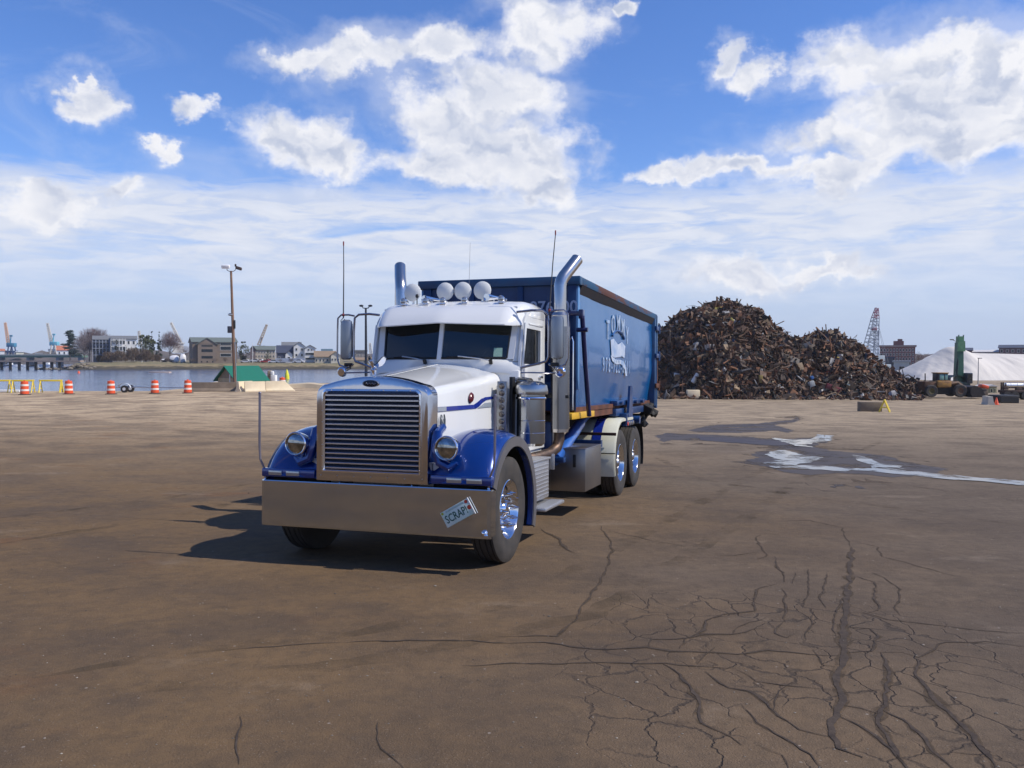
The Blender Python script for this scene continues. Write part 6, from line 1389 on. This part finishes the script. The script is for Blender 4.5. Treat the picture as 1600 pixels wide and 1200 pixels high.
house('grey_building',1396,1421,566,592,262,12,colm('pale_grey_metal',(.36,.42,.45)),colm('grey_roof2',(.3,.33,.35)),.5,'pale grey flat building in front of the brick block',gable='flat',cat='building',wins=[(.35,.7,.5,.75),(.1,.3,.1,.4),(.6,.9,.1,.4)],group=None)
house('grey_building',1383,1396,560,592,268,10,colm('dark_grey_wall',(.12,.12,.13)),rfdark,.5,'dark grey low building left of the pale grey one',gable='flat',cat='building',group=None)
house('brick_building',1560,1640,543,570,330,18,colm('purple_brick',(.12,.065,.075)),rfdark,1.2,'long dark purplish building behind the mound at the right edge',cat='building',wins=grid(9,((.72,.88),),.4),group=None)
house('brick_building',1503,1519,547,570,340,14,colm('purple_brick',(.12,.065,.075)),rfdark,1.0,'small dark building peeping over the mound right of the green boom',cat='building',group=None)
house('low_white_building',1519,1566,549.5,570,345,14,wbeige,colm('pale_roof',(.62,.60,.58)),.8,'low beige building with a pale roof peeping over the mound',cat='building',group=None)
for i,(px,w,h) in enumerate(((1436,14,10),(1448,14,8))):
    t=bare_tree(h*260/CF+3.5,w*260/CF,60+i,twr,500); p=at(px,560,262); t.location=(p.x,262,at(px,560,262).z-3.4+.0); tag(t,['dark bare tree touching the right side of the brick block','dark bare tree just left of the white mound'][i],'tree','bare trees between the brick block and the mound')
# ---- lattice crane behind the heap
Yc=235; root=empty('lattice_crane',(at(1362,575,Yc).x,Yc,G(60,Yc))); tag(root,'tall pale lattice crane with a red boom tip behind the right slope of the heap','crane')
o0=root.location; tip=at(1370,481,Yc)-o0; lb_=at(1352,556,Yc)-o0; rb_=at(1378,556,Yc)-o0; lat=colm('lattice_grey',(.24,.27,.33)); latr=colm('lattice_red',(.30,.11,.15))
def lattice(A_,B_,wa,wb,m,name,k=12,r=.10):
    b=MB(); d=(B_-A_); sd=Vector((-d.z,0,d.x)).normalized()
    for sg in (-1,1):
        for yy in (-1,1): b.tube([A_+sd*wa*sg+Vector((0,yy*wa,0)),B_+sd*wb*sg+Vector((0,yy*wb,0))],r,4)
    for i in range(k):
        a=A_.lerp(B_,i/k); c=A_.lerp(B_,(i+1)/k); w0=wa+(wb-wa)*i/k; w1=wa+(wb-wa)*(i+1)/k; s_=1 if i%2 else -1
        for yy in (-1,1): b.tube([a-sd*w0*s_+Vector((0,yy*w0,0)),c+sd*w1*s_+Vector((0,yy*w1,0))],r*.7,3); b.tube([a-sd*w0+Vector((0,yy*w0,0)),a+sd*w0+Vector((0,yy*w0,0))],r*.7,3)
    b.build(name,m,root)
lbb=(lb_+rb_)/2+Vector((-1.6,0,-4)); mid1=lbb.lerp(tip,.84); lattice(lbb,mid1,2.1,.75,lat,'boom',15,.11); lattice(mid1,tip,.75,.3,latr,'boom_tip',4,.11)
lattice(rb_+Vector((-1,1,-6)),at(1369,516,Yc)-o0,.7,.4,lat,'mast',10,.09)
b=MB(); 
for x in (1347,1351,1384,1388): b.tube([at(x,566,Yc)-o0,tip.lerp(at(1370,500,Yc)-o0,.3 if x<1360 else .9)],.045,3)
b.build('stay_cables',lat,root)
b=MB(); q=at(1366,514,Yc)-o0; b.cbox(q,(1.4,.6,.8),.1); b.build('pulley_block',latr,root)
b=MB(); b.box(-4.5,4.0,-3,3,0,3.2,.1); b.box(-3,2.5,-2.5,2.5,3.2,5.6,.1); b.build('crane_house',colm('crane_pale',(.38,.44,.47)),root)
# ---- green material handler
Yg=128; s=Yg/CF; base=at(1497,617,Yg); root=empty('material_handler',(base.x,Yg,G(base.x,Yg))); tag(root,'dark green scrap handling machine with its boom folded straight up','machine'); o0=root.location
def gl(px,py,dy=0): return at(px,py,Yg)-o0+Vector((0,dy,0))
gg=mat('machine_green',(.012,.10,.055),.5,0,.15,2,coat=.2); gl2=mat('boom_end_green',(.10,.26,.13),.5,0,.2,2); gd=mat('machine_dark_green',(.010,.035,.028),.6,0,.2,2)
b=MB(); b.loft([[gl(1492,600)+Vector((x,y,0)) for x,y in ((0,-.6),(1.0,-.6),(1.0,.6),(0,.6))],[gl(1494,560)+Vector((x,y,0)) for x,y in ((-.05,-.5),(.85,-.5),(.85,.5),(-.05,.5))],[gl(1495,535)+Vector((x,y,0)) for x,y in ((-.1,-.4),(.8,-.4),(.8,.4),(-.1,.4))]],closed=True,caps=True); b.build('boom',gg,root,smooth=False)
b=MB(); b.loft([[gl(1493,549)+Vector((x,y,0)) for x,y in ((-.05,-.75),(1.08,-.75),(1.08,-.45),(-.05,-.45))],[gl(1493.5,533)+Vector((x,y,0)) for x,y in ((0,-.75),(1.0,-.75),(1.0,-.45),(0,-.45))]],closed=True,caps=True); b.box(gl(1495,560).x,gl(1504,560).x,-.4,.4,gl(0,535).z,gl(0,525.5).z,.05); b.build('stick',gl2,root,smooth=False)
for x in (1495.3,1502.6): c=MB(); c.box(gl(x,560).x,gl(x+1.0,560).x,-.42,-.2,gl(0,526).z,gl(0,523.5).z); c.build('stick_fork',gg,root)
b=MB(); b.tube([gl(1491,588,-.7),gl(1493,562,-.7)],.16,8); b.tube([gl(1489.5,580,-.7),gl(1491.5,566,-.7),gl(1493,560,-.7)],.07,6); b.build('boom_cylinder',gd,root)
b=MB(); b.loft([[gl(1478,600)+Vector((0,y,0)) for y in (-1.3,1.3)],[gl(1479,590)+Vector((0,y,0)) for y in (-1.3,1.3)],[gl(1489,586)+Vector((0,y,0)) for y in (-1.3,1.3)],[gl(1500,588)+Vector((0,y,0)) for y in (-1.3,1.3)],[gl(1502,602)+Vector((0,y,0)) for y in (-1.3,1.3)]]); b.box(gl(1478,560).x,gl(1510,560).x,-1.3,1.3,gl(0,606).z,gl(0,596).z,.1); b.build('machine_body',gd,root)
b=MB(); b.box(gl(1503.5,560).x,gl(1513,560).x,-1.4,-.1,gl(0,599).z,gl(0,582.5).z,.12); cb_=b.build('operator_cab',mat('cab_navy_green',(.018,.028,.045),.4,0,.1,3),root)
b=MB(); b.box(gl(1504.3,560).x,gl(1512.2,560).x,-1.43,-1.38,gl(0,594).z,gl(0,584).z); b.build('cab_window',glassd,cb_)
for px in (1470,1490,1508): c=MB(); c.cyl(gl(px,611,-1.2),gl(px,611,-.6),.55,16); c.build('wheel',rubber,root)
b=MB(); b.box(gl(1466,560).x,gl(1512,560).x,-1.0,1.2,gl(0,613).z,gl(0,606).z,.1); b.build('undercarriage',dark,root)
# ---- yellow wheel loader
Yw=103; s=Yw/CF; base=at(1470,620,Yw); root=empty('wheel_loader',(base.x,Yw,G(base.x,Yw))); tag(root,'dirty orange-yellow wheel loader parked in front of the green machine','loader'); o0=root.location
def wl3(px,py,dy=0): return at(px,py,Yw)-o0+Vector((0,dy,0))
ly=mat('loader_yellow',(.42,.22,.035),.6,0,.3,2.5,c2=(.14,.07,.03)); lb2=mat('loader_dirty_orange',(.15,.065,.025),.7,0,.3,3,c2=(.05,.03,.02))
def bx(a,c,y0,y1,m,name,bev=.05,par=None): 
    A_=wl3(*a); B_=wl3(*c); b=MB(); b.box(min(A_.x,B_.x),max(A_.x,B_.x),y0,y1,min(A_.z,B_.z),max(A_.z,B_.z),bev); return b.build(name,m,par or root)
bx((1441,596),(1459,612),-.7,1.3,lb2,'engine_hood'); bx((1459,594.5),(1481,605),-.95,1.3,ly,'cab_deck',.15); bx((1462.5,583),(1477.5,595),-.6,.9,mat('cab_frame',(.04,.04,.045),.5,0,.1,3),'loader_cab')
bx((1464.3,585),(1470.8,593.5),-.64,-.58,mat('cab_glass_green',(.20,.38,.34),.1,0,.1,3),'cab_window'); bx((1472.3,585),(1476.6,593.5),-.64,-.58,mat('cab_glass_green',(.2,.38,.34)),'cab_window')
bx((1461.5,582),(1478.5,583.4),-.7,1.0,ly,'cab_roof',.02)
b=MB(); b.cyl(wl3(1446.8,597,.2),wl3(1446.8,583.5,.2),.07,8); b.build('exhaust_pipe',black,root)
for px,r,lb__ in ((1448.5,9.4,1),(1493,9.8,0)):
    for dy in (-1.0,1.2):
        c=MB(); cc=wl3(px,620-r,dy); R_=r*s; M_=Matrix.Translation(cc)@frame((0,0,0),(1,0,0),(0,0,1)); c.lathe([(R_*.5,-.25),(R_*.9,-.28),(R_,-.18),(R_*.985,-.1),(R_,0),(R_*.985,.1),(R_,.18),(R_*.9,.28),(R_*.5,.25)],24,M_,closed=True); w_=c.build('loader_wheel',rubber,root)
        c=MB(); c.lathe([(0,.12),(R_*.3,.14),(R_*.35,.2),(R_*.5,.22),(R_*.52,-.22),(0,-.2)],20,M_); c.build('wheel_rim',mat('loader_rim',(.13,.10,.02),.7,0,.3,4) if lb__ else lb2,w_)
b=MB(); b.tube([wl3(1476,600,-.5),wl3(1492,598,-.5),wl3(1506,607,-.5)],[.22,.26,.18],6); b.tube([wl3(1476,600,.8),wl3(1492,598,.8),wl3(1506,607,.8)],[.22,.26,.18],6); b.build('lift_arm',lb2,root)
b=MB(); P=[wl3(1507,604),wl3(1513,602),wl3(1524,607),wl3(1530,619),wl3(1510,620),wl3(1506,613)]; b.prism([(p_.x,p_.z) for p_ in P],-1.5,1.5,axis=1); b.build('bucket',mat('bucket_steel',(.045,.035,.032),.6,.3,.3,3),root)
bx((1452,604),(1486,616),-.4,.9,dark,'chassis')
# ---- items right of the cone
root=empty('guard_booth',onG(1548,112)); tag(root,'small cream booth with pale-framed windows behind the grey barrier','booth'); s=112/CF
b=MB(); b.box(-7*s,10*s,0,2.4,.3,14*s); bw=b.build('wall',colm('booth_olive',(.30,.28,.17)),root,smooth=False)
for x0,x1 in ((-.5,3.3),(5,8.5)): c=MB(); c.box(x0*s,x1*s,-.05,0.02,4*s,11*s); f_=c.build('window_frame',colm('booth_cream',(.68,.66,.42)),root,smooth=False); c=MB(); c.box((x0+.8)*s,(x1-.8)*s,-.07,-.03,5*s,10*s); c.build('window',wind,f_,smooth=False)
c=MB(); c.prism([(-8*s,14*s),(2*s,17*s),(11*s,14*s)],-.3,2.7,axis=1); c.build('roof',colm('booth_roof',(.6,.58,.56)),root,smooth=False)
root=empty('orange_hopper',onG(1537,106)); tag(root,'orange-topped dirty machine left of the cream booth','machine'); s=106/CF
c=MB(); c.cbox((0,0,17.0*s),(12*s,1.0,5*s),.12,rot=(0,.25,0)); c.build('hopper_top',orange,root)
c=MB(); c.box(-5*s,5*s,-.4,.6,0,12*s,.08); c.tube([(-5*s,0,2*s),(-7*s,0,10*s),(-4*s,0,15*s)],.15,6); c.build('machine_body',mat('dirty_tan',(.17,.13,.09),.8,0,.3,3,c2=(.06,.045,.035)),root)
root=empty('tank_truck',onG(1590,100)); tag(root,'shiny silver tank trailer over rusty running gear at the right edge','trailer'); s=100/CF
c=MB(); c.tube([(-20*s,0,22*s),(-19*s,0,22*s),(15*s,0,22*s),(16*s,0,22*s)],[2.5*s,4.3*s,4.3*s,2.5*s],20); tk=c.build('tank',mat('tank_steel',(.72,.72,.70),.25,.9,.1,2),root)
for x in (-12,-2,8): c=MB(); c.lathe([(4.35*s,-.03),(4.5*s,0),(4.35*s,.03)],20,Matrix.Translation((x*s,0,22*s))@frame((0,0,0),(0,1,0),(0,0,1))); c.build('tank_band',alu,tk)
c=MB(); c.box(-26*s,18*s,-.6,.6,11*s,15*s,.05); 
for i in range(12): c.cbox((rd.uniform(-25,16)*s,rd.uniform(-.6,.6),rd.uniform(9,19)*s),(rd.uniform(.2,.8),.3,rd.uniform(.1,.5)),.02)
for x in (-25,-22): c.cyl((x*s,0,15*s),(x*s,0,27*s),.09,6)
c.build('running_gear',mat('gear_rust',(.09,.05,.035),.8,.1,.3,4,c2=(.03,.02,.018)),root)
for x in (-20,-8,8): c=MB(); c.cyl((x*s,-.7,6.5*s),(x*s,.0,6.5*s),6.5*s,18); c.build('wheel',rubber,root)
p=gp(1578,630); c=MB(); s=p.y/CF; c.box(-17*s,15*s,0,2.2,0,15*s*.85,.1); c.box(-15*s,13*s,-.04,0,2*s,10*s); o=c.build('black_skip',mat('skip_black',(.018,.017,.018),.6,.1,.2,3)); o.location=(p.x,p.y,G(p.x,p.y)-.03); tag(o,'low black steel skip in front of the silver tank','skip')
for px,py0,py1,Yq,lb in ((1528.5,600,560,150,'thin pale lamp post in front of the white mound'),):
    p=onG(px,Yq); t=at(px,py1,Yq); root=empty('lamp_post',p); b=MB(); b.tube([(0,0,0),(0,0,t.z-p.z)],[.10,.06],8); b.build('post',colm('post_grey',(.34,.33,.33)),root); b=MB(); b.box(-.1,.6,-.12,.12,t.z-p.z-.05,t.z-p.z+.1,.03); b.build('lamp_head',colm('post_grey',(.34,.33,.33)),root); tag(root,lb,'lamp post')
Yq=150; p=onG(1496,Yq); t=at(1496,536,Yq); root=empty('lamp_post',p); b=MB(); b.tube([(0,0,0),(0,0,t.z-p.z),(-.35,0,t.z-p.z+.3),(-.9,0,t.z-p.z+.55)],[.12,.08,.05,.05],8); b.build('post',colm('post_dark',(.12,.12,.13)),root); b=MB(); b.box(-1.35,-.75,-.15,.15,t.z-p.z+.5,t.z-p.z+.68,.04); b.build('lamp_head',colm('post_dark',(.12,.12,.13)),root); tag(root,'dark lamp post with its arm showing left of the green boom','lamp post')
def patchy(m,sc,a,b_,stretch=(1,1,1)):
    n=m.node_tree.nodes; l=m.node_tree.links; o=[x for x in n if x.type=='OUTPUT_MATERIAL'][0]; p=[x for x in n if x.type=='BSDF_PRINCIPLED'][0]
    t=n.new('ShaderNodeTexCoord'); mp=n.new('ShaderNodeMapping'); mp.inputs['Scale'].default_value=stretch; l.new(t.outputs['Object'],mp.inputs[0]); z=n.new('ShaderNodeTexNoise'); z.inputs['Scale'].default_value=sc; z.inputs['Detail'].default_value=9; z.inputs['Roughness'].default_value=.68; l.new(mp.outputs[0],z.inputs['Vector'])
    r=n.new('ShaderNodeMapRange'); r.inputs[1].default_value=a; r.inputs[2].default_value=b_; l.new(z.outputs[0],r.inputs[0]); l.new(r.outputs[0],p.inputs['Alpha']); return m
# ================================================================ CRACKS, STAINS, PUDDLES
def PLZ(x,y,dz): return -.0296*y-.0057*x+dz
def ribbon(b,pts,w,seed,dz=.004,jit=.35,prj=None,seg=.06):
    rd=random.Random(seed); W=[]
    for q in pts: p=gnd(*(prj(*q) if prj else q)); W.append(Vector((p.x,p.y,0)))
    F=[W[0]]
    for a,c in zip(W[:-1],W[1:]):
        k=max(1,int((c-a).length/seg))
        for i in range(1,k+1): F.append(a.lerp(c,i/k))
    L_=[];Rr=[]; n=len(F)
    for i,p in enumerate(F):
        t=(F[min(i+1,n-1)]-F[max(i-1,0)]).normalized(); nn=Vector((-t.y,t.x,0))
        off=.05*noise.noise(Vector((p.x*3,p.y*3,seed)))+.025*noise.noise(Vector((p.x*11,p.y*11,seed)))
        ww=w*(.55+.9*abs(noise.noise(Vector((p.x*4,p.y*4,seed+9)))))*min(1,(i+1)/5,(n-i)/5)*.5*(1+jit*rd.uniform(-1,1))
        c=p+nn*off*.8; L_.append((c.x+nn.x*ww,c.y+nn.y*ww,PLZ(c.x+nn.x*ww,c.y+nn.y*ww,dz))); Rr.append((c.x-nn.x*ww,c.y-nn.y*ww,PLZ(c.x-nn.x*ww,c.y-nn.y*ww,dz)))
    b.loft([L_,Rr])
c5=lambda x,y:(800+x/2,780+y/2)
CR=[(.055,[(1062,150),(1055,230),(1045,340),(1035,450),(1025,560),(1020,680),(1000,740),(1020,780),(1090,810)]),(.022,[(0,450),(100,448),(210,465),(300,470),(420,465),(500,478),(600,480),(700,482),(800,475),(900,485),(1020,490)]),
(.014,[(-160,520),(0,515),(130,515),(280,512),(400,515),(480,512),(560,520),(650,525),(700,530)]),(.016,[(420,465),(440,440),(520,438),(600,425),(690,425),(760,405),(800,405)]),(.022,[(480,512),(520,550),(570,605),(585,655),(600,700),(680,745),(720,770)]),
(.014,[(530,470),(545,440),(590,410),(605,380),(660,360),(760,350),(750,310),(770,285),(830,265)]),(.014,[(570,515),(600,490),(640,465)]),(.014,[(690,425),(710,400),(740,385),(790,370)]),(.018,[(1045,400),(1120,405),(1150,430),(1120,475),(1040,485)]),
(.026,[(1150,480),(1165,520),(1190,560),(1165,610),(1160,660),(1145,720),(1200,790),(1240,850)]),(.026,[(1025,680),(1090,710),(1150,750),(1200,800),(1250,850)]),(.030,[(1270,500),(1280,555),(1330,620),(1370,680),(1440,740),(1500,800),(1505,850)]),
(.014,[(1620,462),(1480,445),(1360,450),(1270,495),(1220,480),(1150,480)]),(.012,[(1620,422),(1450,410),(1330,395),(1180,375),(1110,355),(1050,355)]),(.016,[(1110,355),(1140,340),(1135,290),(1130,260),(1075,240)]),(.012,[(1130,230),(1190,265),(1215,300),(1200,340),(1215,365)]),
(.022,[(1160,660),(1230,690),(1300,750),(1330,790),(1380,850)]),(.020,[(1020,640),(1090,655),(1145,670),(1160,660)]),(.012,[(700,530),(760,570),(840,580),(930,590),(1020,595)]),(.016,[(600,540),(680,590),(740,600),(800,640),(830,680),(900,720),(1000,745)]),
(.016,[(850,380),(815,420),(860,435),(880,420)]),(.014,[(850,280),(855,340),(850,380)]),(.012,[(930,220),(925,290),(910,335)]),(.012,[(985,230),(970,300),(975,340)]),(.012,[(775,110),(765,130),(800,175),(770,190)]),(.014,[(820,180),(840,235),(850,260)]),
(.012,[(885,230),(880,265)]),(.014,[(940,350),(930,400),(920,440)]),(.014,[(945,470),(970,520),(1020,525)]),(.012,[(870,570),(820,620),(820,660)]),(.014,[(720,640),(770,700),(850,750),(930,800),(980,850)]),(.014,[(770,765),(850,800),(870,845)]),
(.012,[(1090,600),(1150,595)]),(.012,[(1195,580),(1260,600),(1330,640)]),(.014,[(1370,790),(1440,800),(1500,800)]),(.010,[(1040,300),(1000,380),(1010,430)]),(.012,[(610,175),(690,178),(770,165)]),(.010,[(820,70),(930,66),(1030,90),(1060,150)]),(.010,[(1060,130),(1100,140),(1140,150),(1160,180),(1400,245)]),
(.020,[(-510,448),(-330,440),(-160,444),(0,450)]),(.012,[(-900,475),(-700,455),(-510,448)]),(.014,[(-40,430),(140,430),(195,380),(240,310),(270,265),(305,200),(310,140),(280,85)]),(.03,[(90,95),(130,115),(160,145),(195,168)]),(.016,[(-840,680),(-850,740),(-855,830)]),(.010,[(-430,700),(-400,780),(-330,850)]),(.009,[(300,100),(440,130),(540,150)])]
b=MB(); tarm=mat('crack_fill',(.046,.037,.032),.95,0,.3,14,c2=(.088,.068,.054),bump=.004,bscale=60,spec=.08)
hb=MB()
for i,(w,pts) in enumerate(CR): ribbon(hb,pts,w*(1.8 if w>.05 else 2.6),i+1,dz=.003,jit=.5,prj=c5,seg=.09)
tag(hb.build('crack_margin',patchy(mat('crumbled_margin',(.075,.057,.042),.95,0,.3,12,c2=(.105,.080,.056),bump=.006,bscale=50,spec=.06),5,.38,.72),fix=False,smooth=False),kind='structure')
for i,(w,pts) in enumerate(CR): ribbon(b,pts,w*(1.0 if w>.05 else 1.05 if w>.025 else 1.0),i+1,prj=c5)
o=b.build('pavement_cracks',tarm,fix=False,smooth=False); tag(o,kind='structure')
trk=patchy(mat('tyre_track',(.075,.058,.040),.95,0,.2,6,c2=(.10,.078,.054),spec=.08),1.6,.46,1.05)
tb=MB()
for i,(w,pts) in enumerate(((.26,[(-1500,560),(-1000,470),(-500,420),(0,330),(500,60),(760,-80),(1000,-180)]),(.26,[(-1500,640),(-900,560),(-350,490),(250,360),(700,80),(900,-60),(1150,-180)]),(.24,[(1700,100),(1300,40),(900,-10),(600,-60),(450,-130)]),(.24,[(1700,20),(1250,-40),(900,-80),(640,-130)]),(.22,[(-1600,140),(-1100,60),(-700,-20),(-200,-130)]),(.22,[(-1600,60),(-1100,0),(-750,-60),(-400,-150)]))): ribbon(tb,pts,w,i+90,dz=.0018,jit=.15,prj=c5,seg=.15)
for v in tb.v: v.z=G(v.x,v.y)+.004 if v.x<-3 else v.z
tag(tb.build('tyre_tracks',trk,fix=False,smooth=False),kind='structure')
b=MB(); 
for i in range(3): pass
def blob(b,poly,dz,prj,seed,jag=.12,step=.12):
    W=[]
    for q in poly: p=gnd(*prj(*q)); W.append(Vector((p.x,p.y,0)))
    P=[]
    for a,c in zip(W,W[1:]+W[:1]):
        k=max(1,int((c-a).length/step))
        for i in range(k):
            p=a.lerp(c,i/k); s=jag*(1+.0*i); P.append((p.x+s*noise.noise(Vector((p.x*2,p.y*2,seed)))+s*.8*noise.noise(Vector((p.x*7,p.y*7,seed))),p.y+s*2.5*noise.noise(Vector((p.x*2,p.y*2,seed+5)))+s*1.6*noise.noise(Vector((p.x*7,p.y*7,seed+5)))))
    bm=bmesh.new(); vs=[bm.verts.new((x,y,PLZ(x,y,dz))) for x,y in P]; es=[bm.edges.new((vs[i],vs[(i+1)%len(vs)])) for i in range(len(vs))]
    bmesh.ops.triangle_fill(bm,edges=es,use_beauty=True); bm.verts.index_update(); b.add([v.co.copy() for v in bm.verts],[tuple(v.index for v in f.verts) for f in bm.faces]); bm.free()
c4=lambda x,y:(1000+x/2.6667,620+y/2.6667)
wet=mat('wet_asphalt',(.052,.044,.042),.62,0,.3,1.2,c2=(.085,.068,.056),spec=.25,bump=.004,bscale=30); wetb=mat('wet_brown_mud',(.055,.033,.022),.5,0,.3,2)
damp=mat('damp_asphalt',(.095,.072,.052),.8,0,.3,1.0,c2=(.12,.09,.065),spec=.12)
b=MB()
for i,poly in enumerate(([(480,215),(640,192),(830,212),(1050,232),(1140,258),(1340,298),(1240,335),(1100,348),(900,345),(780,392),(700,338),(560,328),(480,292),(330,275),(440,262),(430,235)],[(30,165),(120,142),(180,136),(300,110),(480,100),(650,78),(690,92),(680,135),(820,160),(830,195),(720,222),(560,216),(430,205),(240,195),(100,200)])): blob(b,poly,.0025,c4,i*13+5,.3)
tag(b.build('damp_margin',damp,fix=False,smooth=False),kind='structure')
patchy(damp,.9,.36,.60); patchy(wet,.7,.34,.50)
b=MB()
for i,poly in enumerate(([(500,225),(560,212),(640,205),(720,210),(800,225),(1020,245),(1110,270),(1270,300),(1200,322),(1100,335),(900,325),(800,318),(700,325),(600,315),(520,290),(380,272),(500,262),(470,240)],
 [(200,140),(300,118),(480,112),(560,104),(630,97),(650,86),(670,92),(650,105),(560,118),(640,140),(620,150),(560,140),(500,146),(420,150),(240,148)],
 [(60,160),(120,152),(200,155),(420,165),(600,178),(780,165),(800,185),(700,212),(560,207),(430,195),(240,182),(130,180),(100,190)],[(815,362),(855,362),(858,378),(835,384),(815,376)],[(900,374),(930,372),(935,382),(905,386)])):
    blob(b,poly,.004,c4,i*11+3)
tag(b.build('wet_patch',wet,fix=False,smooth=False),kind='structure')
b=MB(); blob(b,[(240,165),(420,176),(600,184),(625,198),(580,206),(430,195),(250,182)],.008,c4,71); tag(b.build('mud_patch',wetb,fix=False,smooth=False),kind='structure')
pud=bpy.data.materials.new('puddle_water'); pud.use_nodes=True; n_=pud.node_tree.nodes; b_=n_['Principled BSDF']; b_.inputs['Base Color'].default_value=(.10,.09,.085,1); b_.inputs['Roughness'].default_value=.03; b_.inputs['IOR'].default_value=1.6; b_.inputs['Specular IOR Level'].default_value=1
nz_=n_.new('ShaderNodeTexNoise'); nz_.inputs['Scale'].default_value=5; bu=n_.new('ShaderNodeBump'); bu.inputs['Distance'].default_value=.0015; pud.node_tree.links.new(nz_.outputs[0],bu.inputs['Height']); cx_=n_.new('ShaderNodeCombineXYZ'); cx_.inputs[2].default_value=1; pud.node_tree.links.new(cx_.outputs[0],bu.inputs['Normal']); pud.node_tree.links.new(bu.outputs[0],b_.inputs['Normal'])
patchy(pud,1.6,.40,.52,(1,.6,1))
PUD=[([(520,240),(560,228),(600,222),(640,232),(690,248),(760,252),(750,268),(690,275),(640,284),(700,288),(800,293),(900,306),(860,312),(700,302),(640,300),(560,298),(520,280),(565,262)],'bright puddle nearest the truck at the left of the wet patch'),
([(880,243),(930,250),(960,258),(1000,280),(1110,284),(1080,298),(1180,316),(1400,338),(1620,356),(1620,373),(1400,353),(1150,332),(950,312),(860,305),(970,297),(940,275),(900,262)],'long narrow puddle streaming to the right edge of the lot'),
([(540,172),(640,180),(720,176),(740,158),(800,163),(795,185),(740,190),(690,198),(725,212),(650,206),(600,190)],'pale puddle at the top of the wet patch')]
for i,(poly,lb) in enumerate(PUD):
    b=MB(); blob(b,poly,.012,c4,i*7+40,.10,.10); o=b.build('puddle',pud,fix=False,smooth=False); tag(o,kind='structure')
# scattered pebbles and litter near the camera
rd=random.Random(77); pm2=mat('pebble_pale',(.30,.26,.21),.9,0,.2,2,c2=(.06,.05,.04),thr=(.4,.6))
b=MB()
for i in range(1500):
    y=rd.uniform(2.3,16); x=rd.uniform(-.75,.75)*y; s=rd.uniform(.0025,.007)*(1 if rd.random()<.95 else 2)
    if -2.5<x<4.5 and 7.5<y<20: continue
    b.sphere((x,y,G(x,y)+s*.3),s,5,(1.2,1,.6))
o=b.build('gravel',pm2,fix=False,smooth=False); tag(o,kind='stuff'); o['label']='small pale stones scattered over the worn lot'; o['category']='gravel'
# ================================================================ AIR
b=MB(); b.box(-1150,1350,-70,1150,-8,45); o=b.build('haze',None,smooth=False) if False else None
hzm=bpy.data.materials.new('haze_air'); hzm.use_nodes=True; hn=hzm.node_tree.nodes; hl=hzm.node_tree.links; hn.clear()
ho=hn.new('ShaderNodeOutputMaterial'); hv=hn.new('ShaderNodeVolumePrincipled'); hv.inputs['Color'].default_value=(.80,.86,.95,1); hv.inputs['Density'].default_value=.00018; hv.inputs['Anisotropy'].default_value=.2; hl.new(hv.outputs[0],ho.inputs['Volume'])
o=b.build('haze',hzm,smooth=False); tag(o,kind='stuff'); o['label']='thin pale air over the lot and river'; o['category']='haze'
